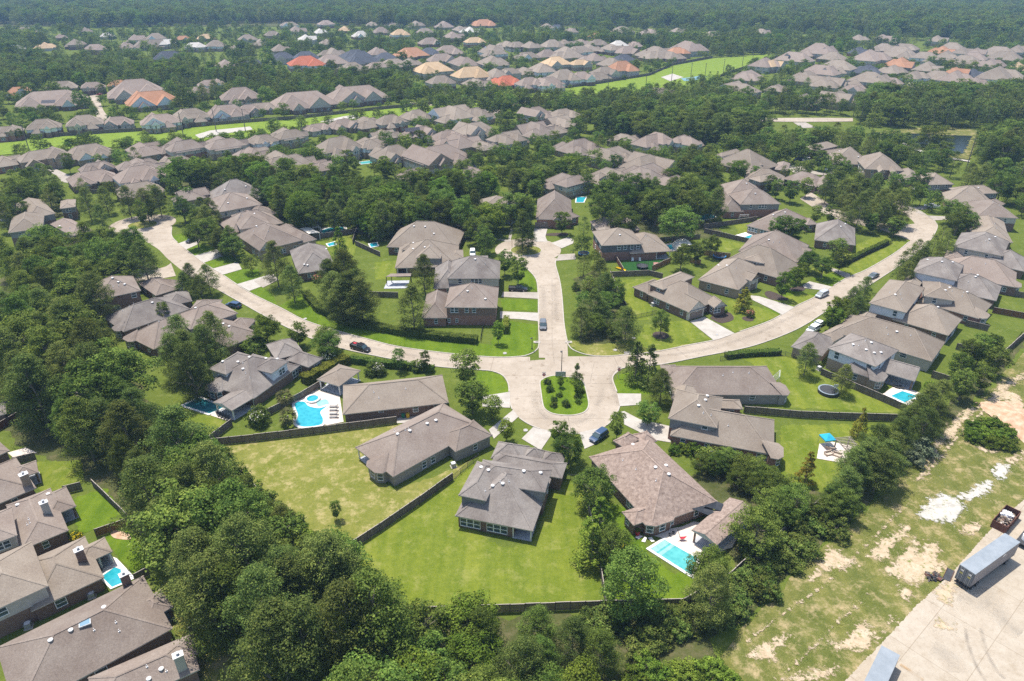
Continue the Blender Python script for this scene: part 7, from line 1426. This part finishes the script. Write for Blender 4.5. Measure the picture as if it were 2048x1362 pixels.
def trampoline(q, r, label, rim='paint_blue', net=False):
    T = thing('trampoline', label, 'trampoline', q); n = 20
    obj('mat', mesh('mat', [(r*.85*math.cos(2*math.pi*i/n), r*.85*math.sin(2*math.pi*i/n), .82) for i in range(n)], [tuple(range(n))], 'metal_dark'), T)
    v = [(rr*math.cos(2*math.pi*i/n), rr*math.sin(2*math.pi*i/n), z) for rr, z in ((r*.85, .84), (r*.86, .88), (r, .88), (r, .8)) for i in range(n)]; obj('padding', MB().add(v, [(k*n+i, k*n+(i+1) % n, (k+1)*n+(i+1) % n, (k+1)*n+i) for k in range(3) for i in range(n)]).me('padding', [rim]), T)
    for k in range(6): a = k*math.pi/3; obj('leg', MB().tube((r*.96*math.cos(a), r*.96*math.sin(a), 0), (r*.96*math.cos(a), r*.96*math.sin(a), .82), .04).me('leg', ['metal_grey']), T)
    if net:
        for k in range(6): a = k*math.pi/3; obj('net_post', MB().tube((r*math.cos(a), r*math.sin(a), .8), (r*math.cos(a), r*math.sin(a), 2.5), .035).me('net_post', ['metal_dark']), T)
        b = MB()
        for i in range(60): a = i*2*math.pi/60; b.tube((r*math.cos(a), r*math.sin(a), .9), (r*math.cos(a), r*math.sin(a), 2.4), .008, .008, 3)
        for z in (1.2, 1.5, 1.8, 2.1, 2.4):
            for i in range(30): a, c = i*2*math.pi/30, (i+1)*2*math.pi/30; b.tube((r*math.cos(a), r*math.sin(a), z), (r*math.cos(c), r*math.sin(c), z), .008, .008, 3)
        obj('safety_net', b.me('safety_net', ['metal_dark']), T)
    else:
        v = [(r*math.cos(2*math.pi*i/n), r*math.sin(2*math.pi*i/n), z) for z in (.1, .8) for i in range(n)]; obj('skirt', MB().add(v, [(i, (i+1) % n, n+(i+1) % n, n+i) for i in range(n)]).me('skirt', ['metal_dark']), T)
simple('pad_white', (.22, .26, .29)); simple('pad_blue', (.05, .2, .42))
trampoline(gp('c12', 497, 410), 2.3, 'big round black trampoline with pale rim on the goal lawn', 'pad_white'); trampoline(gp('d6', 645, 655), 1.9, 'netted black trampoline on the artificial turf', 'metal_dark', True); trampoline(gp('d6', 1600, 530), 2.2, 'blue-rimmed trampoline behind the cedar fence', 'pad_blue'); trampoline(gp('e6', 1520, 740), 1.9, 'blue trampoline under the trees beside the turning circle', 'pad_blue'); trampoline(gp('c13', 1895, 1235), .9, 'small round trampoline in the chimney house yard', 'pad_white')
Th = thing('basketball_hoop', 'white basketball hoop standing by the big trampoline', 'hoop', gp('c12', 540, 440)); obj('pole', MB().tube((0, 0, 0), (0, 0, 3), .05).me('pole', ['metal_dark']), Th); obj('backboard', MB().box(-.55, .55, -.03, .03, 2.6, 3.3).me('backboard', ['vent_white']), Th); obj('base', MB().box(-.4, .4, -.3, .3, 0, .2).me('base', ['metal_dark']), Th)
def goal(q, an, label, w=3.2, h=2.0):
    T = thing('soccer_goal', label, 'goal', q, an); obj('crossbar', MB().tube((-w/2, 0, h), (w/2, 0, h), .05).me('crossbar', ['trim_white']), T)
    for sx in (-1, 1): obj('goal_post', MB().tube((sx*w/2, 0, 0), (sx*w/2, 0, h), .05).me('goal_post', ['trim_white']), T); obj('back_stay', MB().tube((sx*w/2, 0, h), (sx*w/2, 1.2, 0), .035).me('back_stay', ['trim_white']), T)
    obj('ground_bar', MB().tube((-w/2, 1.2, .04), (w/2, 1.2, .04), .035).me('ground_bar', ['trim_white']), T); b = MB()
    for k in range(13): x = -w/2 + w*k/12; b.tube((x, 0, h), (x, 1.2, .04), .008, .008, 3)
    for k in range(1, 8): t = k/8; b.tube((-w/2, 1.2*t, h*(1-t)), (w/2, 1.2*t, h*(1-t)), .008, .008, 3)
    obj('net', b.me('net', ['trim_white']), T)
goal(gp('c12', 112, 315), R(70), 'white netted soccer goal behind the long grey brick house'); goal(gp('e7', 497, 905), R(5), 'white soccer goal against the blue-grey house wall', 3.6)
# garden pergola, canopy, tables on the terrace
q = gp('c12', 640, 900); Tp = thing('pergola', 'grey slatted pergola on the square terrace', 'pergola', q, R(8))
for sx in (-1, 1):
    for sy in (-1, 1): obj('post', MB().box(sx*1.4-.09, sx*1.4+.09, sy*2.2-.09, sy*2.2+.09, 0, 2.5).me('post', ['fence_cap']), Tp)
    obj('beam', MB().box(sx*1.4-.06, sx*1.4+.06, -2.5, 2.5, 2.5, 2.68).me('beam', ['fence_cap']), Tp)
for k in range(11): obj('slat', MB().box(-1.8, 1.8, -2.4+k*.48-.04, -2.4+k*.48+.04, 2.68, 2.84).me('slat', ['fence_cap']), Tp)
simple('canopy_blue', (.02, .28, .42), (.03, .36, .5), 1.0); q = gp('c12', 480, 820); Tc = thing('canopy', 'bright blue pyramid canopy on the square terrace', 'canopy', q, .2)
obj('roof_cloth', MB().add([(-1.2, -1.2, 2.1), (1.2, -1.2, 2.1), (1.2, 1.2, 2.1), (-1.2, 1.2, 2.1), (0, 0, 2.8), (-1.2, -1.2, 1.85), (1.2, -1.2, 1.85), (1.2, 1.2, 1.85), (-1.2, 1.2, 1.85)], [(0, 1, 4), (1, 2, 4), (2, 3, 4), (3, 0, 4), (0, 1, 6, 5), (1, 2, 7, 6), (2, 3, 8, 7), (3, 0, 5, 8)]).me('roof_cloth', ['canopy_blue']), Tc)
for sx in (-1, 1):
    for sy in (-1, 1): obj('post', MB().cyl((sx*1.1, sy*1.1), .03, .03, 0, 2.1, 6).me('post', ['metal_grey']), Tc)
simple('cushion_tan', (.42, .34, .27), (.5, .42, .34), 1.0); simple('cushion_grey', (.22, .21, .2), (.28, .27, .26), 1.0)
def sofa(q, an, label, m='cushion_tan', L=1.7):
    T = thing('garden_sofa', label, 'sofa', q, an); obj('seat', MB().box(-L/2, L/2, -.4, .4, .12, .45).me('seat', [m]), T); obj('backrest', MB().box(-L/2, L/2, .3, .45, .45, .85).me('backrest', [m]), T)
    for sx in (-1, 1): obj('armrest', MB().box(sx*(L/2-.1)-.1, sx*(L/2-.1)+.1, -.4, .3, .45, .62).me('armrest', [m]), T)
for x, y, a, l in ((500, 895, .3, 'tan garden sofa beside the dark fire table'), (565, 905, -.6, 'tan garden sofa facing the fire table'), (510, 850, 2.6, 'tan garden sofa behind the fire table')): sofa(gp('c12', x, y), a, l)
Tf = thing('fire_table', 'square dark fire table among tan sofas on the terrace', 'table', gp('c12', 545, 880), .3); obj('top', MB().box(-.5, .5, -.5, .5, .4, .48).me('top', ['metal_dark']), Tf); obj('base', MB().box(-.4, .4, -.4, .4, .1, .4).me('base', ['fence_cap']), Tf)
def lounger(q, an, label, group, m='cushion_grey'):
    T = thing('sun_lounger', label, 'sun lounger', q, an, group); obj('bed', MB().box(-.95, .35, -.3, .3, .28, .38).me('bed', [m]), T); obj('backrest', MB().add([(.35, -.3, .3), (.35, .3, .3), (1.0, .3, .68), (1.0, -.3, .68), (.35, -.3, .38), (.35, .3, .38), (.97, .3, .76), (.97, -.3, .76)], BOXF).me('backrest', [m]), T)
    for x in (-.8, .3):
        for y in (-.27, .27): obj('leg', MB().box(x-.03, x+.03, y-.03, y+.03, .12, .28).me('leg', ['metal_dark']), T)
for y in (525, 552, 582, 607): lounger(gp('c10', 615, y), .05, 'grey sun lounger in the row between free-form pool and brick wall', 'pool house loungers')
for k in range(5): lounger(gp('c9', 1700+k*22, 585+k*10), 2.2, 'dark lounger in the row under the white-posted patio roof', 'patio roof loungers', 'metal_dark')
for x, y in ((1050, 365), (1070, 378)): lounger(gp('c12', x-20, y+2), -.5, 'dark lounger beside the small tiled pool', 'tiled pool loungers', 'metal_dark')
# shade sails, umbrella stand, hammock and pot by the tiled pool
simple('sail_black', (.02, .024, .03), (.03, .034, .042), 1.0, .7)
for s, zz, l in (('1415 1312 1500 1290 1610 1335 1540 1362', 3.0, 'black shade sail between the mottled roof and the pavilion'), ('1500 1290 1610 1255 1660 1275 1640 1330', 3.3, 'second black shade sail nearer the garden trees')):
    P = pts('c11', s, zz); o = P[0]; Tn = thing('shade_sail', l, 'shade sail', (o.x, o.y, 0)); c = sum(P, Vector())/4
    obj('cloth', mesh('cloth', [p - Vector((o.x, o.y, 0)) for p in P] + [c - Vector((o.x, o.y, .35))], [(0, 1, 4), (1, 2, 4), (2, 3, 4), (3, 0, 4)], 'sail_black'), Tn); obj('post', MB().tube(P[2] - Vector((o.x, o.y, P[2].z)), P[2] - Vector((o.x, o.y, 0)), .05).me('post', ['metal_dark']), Tn)
simple('cloth_red', (.42, .03, .05)); Tm = thing('hanging_chair', 'red hammock chair on a dark stand on the pool terrace', 'chair', gp('c15', 1325, 275)); obj('stand', MB().tube((0, 0, .1), (-.8, .5, 2.1), .04).tube((-.8, .5, 2.1), (.2, .3, 2.3), .04).tube((-.6, -.4, .12), (.6, .4, .12), .04).me('stand', ['metal_dark']), Tm); obj('sling', MB().add([(-.5, 0, 1.0), (-.2, -.3, .6), (.5, -.2, .65), (.9, 0, 1.1), (.5, .3, .65), (-.2, .3, .6)], [(0, 1, 5), (1, 2, 4, 5), (2, 3, 4)]).me('sling', ['cloth_red']), Tm)
Tu = thing('plant_pot', 'tall red planter at the corner of the mottled roof wing', 'pot', gp('c15', 985, 235)); obj('pot', MB().cyl((0, 0), .3, .45, 0, 1.1, 12).me('pot', ['cloth_red']), Tu); obj('plant', tree_meshes('lime_bush', 1)[0], Tu, (0, 0, .9), None, (.3, .3, .3))
for x, y in ((1235, 240), (1262, 226)): Tq = thing('side_table', 'small dark stool on the tiled pool terrace', 'stool', gp('c15', x, y), 0, 'terrace stools'); obj('top', MB().cyl((0, 0), .25, .25, .5, .56, 10).me('top', ['metal_dark']), Tq); obj('stem', MB().cyl((0, 0), .12, .06, .12, .5, 8).me('stem', ['metal_dark']), Tq)
# patio roofs, awning, play things
def flat_roof(c, s, z, mat, label, pm='post_white'):
    P = pts(c, s, z); o = Vector((P[0].x, P[0].y, 0)); T = thing('patio_cover', label, 'patio cover', o); Q = [p-o for p in P]
    obj('roof_panel', MB().prism(Q, z-.12, z).add([(q.x, q.y, z-.12) for q in Q], [tuple(range(len(Q)))]).me('roof_panel', [mat]), T)
    for q in Q: k = q*.96 + sum(Q, Vector())/len(Q)*.04; obj('post', MB().box(k.x-.09, k.x+.09, k.y-.09, k.y+.09, 0, z-.12).me('post', [pm]), T)
simple('cover_cream', (.68, .62, .52), (.74, .68, .58), 1.0); flat_roof('d4', '1360 655 1480 730 1630 715 1490 640', 2.8, 'cover_cream', 'cream flat patio cover beside the long turquoise pool'); simple('cover_brown', (.16, .12, .10), (.2, .155, .13), 1.0)
flat_roof('d5', '170 672 445 665 450 635 225 638', 3.0, 'roof_brown', 'brown patio roof on dark posts before the stepped house', 'metal_dark'); flat_roof('c6', '435 470 495 470 480 455 455 450', 2.4, 'cover_cream', 'white square garden umbrella roof by the long pool')
q = gp('d6', 1160, 420); Ta = thing('shade_awning', 'tan and white arched play awning over the backyard pool', 'awning', q, .1); b = MB(); vv = []
for i in range(9):
    a = math.pi*i/8
    for y in (-3.2, 3.2): vv.append((3.4*math.cos(a), y*(.8+.2*math.sin(a)), .1 + 2.6*math.sin(a)))
obj('arched_cloth', MB().add(vv, [(2*i, 2*i+1, 2*i+3, 2*i+2) for i in range(8)], 0).me('arched_cloth', ['cover_cream']), Ta)
for k in range(3): obj('hoop', MB().add([], []).tube((-3.4, -3+k*3, .1), (-2.4, -3+k*3, 1.95), .07).tube((-2.4, -3+k*3, 1.95), (0, -3+k*3, 2.75), .07).tube((0, -3+k*3, 2.75), (2.4, -3+k*3, 1.95), .07).tube((2.4, -3+k*3, 1.95), (3.4, -3+k*3, .1), .07).me('hoop', ['brick_red']), Ta)
simple('play_yellow', (.75, .55, .02)); Ty = thing('garden_slide', 'yellow plastic slide lying by the turf yard fence', 'slide', gp('d6', 375, 680), R(-50)); obj('chute', MB().add([(-2, -.4, .15), (2, -.4, .5), (2, .4, .5), (-2, .4, .15), (-2, -.4, .45), (2, -.4, .8), (2, .4, .8), (-2, .4, .45)], [(0, 1, 2, 3), (0, 1, 5, 4), (3, 2, 6, 7)]).me('chute', ['play_yellow']), Ty); obj('step', MB().box(1.7, 2.1, -.4, .4, .05, .5).me('step', ['play_yellow']), Ty)
simple('play_pink', (.5, .25, .2)); Tk = thing('playhouse', 'small red and white toy house on the artificial turf', 'playhouse', gp('d6', 810, 640)); obj('wall', MB().box(-.6, .6, -.5, .5, .05, 1.0).me('wall', ['vent_white']), Tk); obj('roof', MB().add([(-.75, -.65, 1), (.75, -.65, 1), (.75, .65, 1), (-.75, .65, 1), (-.75, 0, 1.55), (.75, 0, 1.55)], [(0, 1, 5, 4), (2, 3, 4, 5), (0, 4, 3), (1, 2, 5)]).me('roof', ['play_pink']), Tk)
for k in range(2):
    Tw = thing('garden_chair', 'white high-backed garden chair against the pinkish brick wall', 'chair', gp('d6', 527+k*88, 572), 0, 'white garden chairs'); obj('seat', MB().box(-.35, .35, -.35, .35, .35, .43).me('seat', ['trim_white']), Tw); obj('backrest', MB().box(-.35, .35, .28, .36, .43, 1.2).me('backrest', ['trim_white']), Tw)
    for sx in (-1, 1):
        for sy in (-1, 1): obj('leg', MB().box(sx*.3-.04, sx*.3+.04, sy*.3-.04, sy*.3+.04, 0, .35).me('leg', ['trim_white']), Tw)
# air conditioners, bins
def ac(c, x, y, label):
    T = thing('air_conditioner', label, 'air conditioner', gp(c, x, y), .4); obj('case', MB().box(-.45, .45, -.45, .45, .1, .95).me('case', ['metal_grey']), T); obj('fan_grille', MB().cyl((0, 0), .4, .4, .95, .99, 14).me('fan_grille', ['vent_white']), T); obj('pad', MB().box(-.6, .6, -.6, .6, 0, .1).me('pad', ['kerb_concrete']), T)
ac('c10', 1545, 985, 'air conditioner on a slab beside the pale long house'); ac('c7', 1080, 1065, 'air conditioner by the wall of the garage house'); ac('d8', 440, 1020, 'air conditioner at the tan brick wall of the white siding house'); ac('e2', 635, 1185, 'air conditioner in the shrubs by the ledge wall'); ac('c13', 225, 945, 'air conditioner between the two-storey brick house and the big roof'); ac('c13', 715, 710, 'air conditioner beside the turquoise corner pool house')
simple('bin_green', (.02, .16, .09)); simple('bin_yellow', (.55, .36, .03))
for m, x, l in (('bin_green', 1155, 'green wheeled bin by the pool house wall'), ('bin_yellow', 1192, 'yellow wheeled bin by the pool house wall')):
    T = thing('wheeled_bin', l, 'bin', gp('c10', x, 605), .1); obj('body', MB().add([(-.28, -.3, .08), (.28, -.3, .08), (.28, .3, .08), (-.28, .3, .08), (-.35, -.38, 1.05), (.35, -.38, 1.05), (.35, .38, 1.05), (-.35, .38, 1.05)], BOXF).me('body', [m]), T); obj('lid', MB().box(-.37, .37, -.42, .4, 1.05, 1.13).me('lid', [m]), T)
sheet('terrace', pts('c10', '1105 605 1300 590 1420 570 1430 585 1300 640 1105 650'), 'drive_concrete', z=.1)
# fan palms
def palm(q, h, r, label, group):
    T = thing('fan_palm', label, 'palm', q, 0, group); obj('trunk', MB().tube((0, 0, 0), (.1, .05, h), .22, .16, 8).me('trunk', ['bark']), T); rr = np.random.default_rng(int(q.x*7) % 1000); V = []
    for k in range(70):
        a = rr.uniform(0, 6.28); e = rr.uniform(-.5, 1.2); L = r*rr.uniform(.75, 1.05); d = Vector((math.cos(a)*math.cos(e), math.sin(a)*math.cos(e), math.sin(e))); sd = Vector((-math.sin(a), math.cos(a), 0)); st = Vector((.1, .05, h)); p = st
        hub = st + d*L*.45
        for j in range(7):
            f = (j-3)/3; dd = (d*1.0 + sd*f*.8).normalized(); tip = hub + dd*L*.55 - Vector((0, 0, .25*L*rr.uniform(.5, 1.2))); w = sd*.05; V += [hub-w, hub.lerp(tip, .5) - w*1.6 + Vector((0, 0, .08)), tip, hub.lerp(tip, .5) + w*1.6 + Vector((0, 0, .08))]
    obj('crown', to_mesh('palm_crown', np.array([tuple(v) for v in V]), 'leaf_palm'), T)
for x, y in ((225, 440), (250, 590)): palm(gp('c10', x, y, 2.2) * Vector((1, 1, 0)) if False else (lambda p: Vector((p.x, p.y, 0)))(gp('c10', x, y, 2.2)), 2.2, 2.4, 'bushy fan palm beside the free-form pool', 'pool fan palms')
# blossom: flowers standing on the crepe myrtles and borders
def blossom(c, x, y, z, r, n, mat, label, cat='flowers'):
    p = gp(c, x, y, z); rg = np.random.default_rng(int(x+y)); d = rg.normal(0, 1, (n, 3)); d /= np.linalg.norm(d, axis=1, keepdims=True); d[:, 2] = np.abs(d[:, 2]); C = d*r*rg.uniform(.85, 1.05, (n, 1))*np.array([1, 1, .8]) + np.array([0, 0, z-.3])
    T = thing('flowering_shrub', label, cat, (p.x, p.y, 0)); obj('blossom', to_mesh('blossom', cards(rg, C, d, .3), mat), T); obj('foliage', tree_meshes('bush', 2)[0], T, (0, 0, 0), None, (r/1.75, r/1.75, (z+r*.7)/2.7)); obj('stem', tree_meshes('bush', 2)[1], T, (0, 0, 0), None, (.5, .5, .6))
for c, x, y, z, r, n, m, l in (('c10', 20, 590, 2.6, 1.7, 60, 'flower_white', 'crepe myrtle covered in white blossom near the palms'), ('c10', 570, 120, 2.2, 1.8, 90, 'flower_white', 'white-blossomed crepe myrtle at the hedge end by the truck'), ('c10', 960, 210, 2.2, 1.6, 70, 'flower_white', 'white-blossomed myrtle behind the pool house ridge'), ('c10', 1290, 190, 1.8, 1.4, 60, 'flower_white', 'white-blossomed bush along the kerb hedge'),
    ('c7', 1820, 1110, 1.6, 1.3, 90, 'flower_pink', 'pink-flowering shrub beside the yellow-green tree'), ('c6', 465, 850, 1.5, 1.5, 110, 'flower_pink', 'pink-red flowering shrub behind the wide dark pine'), ('c11', 1490, 940, 1.5, 1.1, 90, 'flower_yellow', 'yellow-flowering shrub beside the ledge wall house'), ('c11', 1700, 890, 1.5, .9, 60, 'flower_yellow', 'small yellow-flowering shrub by the ledge air conditioner'), ('c15', 880, 325, 1.4, 1.0, 70, 'flower_yellow', 'yellow-flowering shrub by the stepping stones'), ('e3', 850, 1085, .9, 1.1, 140, 'flower_yellow', 'bright yellow flowering shrub at the patio corner')): blossom(c, x, y, z, r, n, m, l)
# solar panels lie on roofs
simple('solar_dark', (.012, .014, .022), (.02, .024, .034), .5, .15, .5)
def solar(c, x, y, z, nx, ny, an, label, tilt=.5):
    q = gp(c, x, y, z); T = thing('solar_array', label, 'solar panels', q, an)
    for i in range(nx):
        for j in range(ny): obj('panel', SOLME, T, ((i-nx/2)*1.05, (j-ny/2)*1.7*math.cos(tilt), (j-ny/2)*1.7*math.sin(tilt)), (tilt, 0, 0))
SOLME = MB().box(0, 1.0, 0, 1.62, 0, .06).me('panel', ['solar_dark'])
solar('c2', 1240, 1020, 6.6, 8, 2, .35, 'dark solar array on a middle row roof'); solar('c1', 380, 800, 6.2, 8, 2, .2, 'dark solar array on the large roof beyond the green strip'); solar('c2', 1700, 1310, 5.4, 5, 2, .6, 'dark solar array on the roof at the grove edge'); solar('c4', 210, 440, 7, 7, 2, .6, 'dark solar array on a distant roof by the meadow end')
sk = thing('skylight', 'square blue skylight on the big brown roof', 'skylight', ray_hit([h[2] for h in HOUSES], *px('e4', 820, 800))[0] or gp('e4', 820, 800, 6), R(30)); obj('frame', MB().box(-.75, .75, -.65, .65, -.1, .12).me('frame', ['metal_grey']), sk); obj('glass', MB().box(-.62, .62, -.52, .52, .12, .14).me('glass', ['glass_sky']), sk) if False else None
simple('glass_sky', (.16, .26, .33), None, rough=.1, spec=.5); obj('glass', MB().box(-.62, .62, -.52, .52, .12, .14).me('glass', ['glass_sky']), sk)
# lids of buried utilities in the verges
for c, x, y in (('c10', 1945, 105), ('c6', 380, 1165), ('c7', 1565, 1285), ('c7', 935, 1310), ('k1', 1160, 140), ('c11', 122, 705)):
    obj('manhole_cover', MB().cyl((0, 0), .55, .5, 0, .16, 14).cyl((0, 0), .3, .3, .16, .17, 12, 1).me('manhole_cover', ['kerb_concrete', 'metal_grey']), loc=gp(c, x, y), label='round concrete manhole cover set in a street verge', cat='manhole', group='verge manholes')
# ------------------------------------------------------------------ the air
hz = bpy.data.materials.new('haze_air'); hz.use_nodes = True; n = hz.node_tree; n.nodes.remove(n.nodes['Principled BSDF']); pv = n.nodes.new('ShaderNodeVolumePrincipled'); pv.inputs['Color'].default_value = (.42, .67, 1.0, 1); pv.inputs['Density'].default_value = 0.00014; pv.inputs['Anisotropy'].default_value = 0.0
n.links.new(pv.outputs[0], n.nodes['Material Output'].inputs['Volume']); MAT['haze_air'] = hz
obj('haze', mesh('haze', boxv(-9500, 9500, -900, 14500, -1, 130), BOXF, 'haze_air'), kind='stuff', label='thin bluish summer haze over the whole suburb', cat='haze')
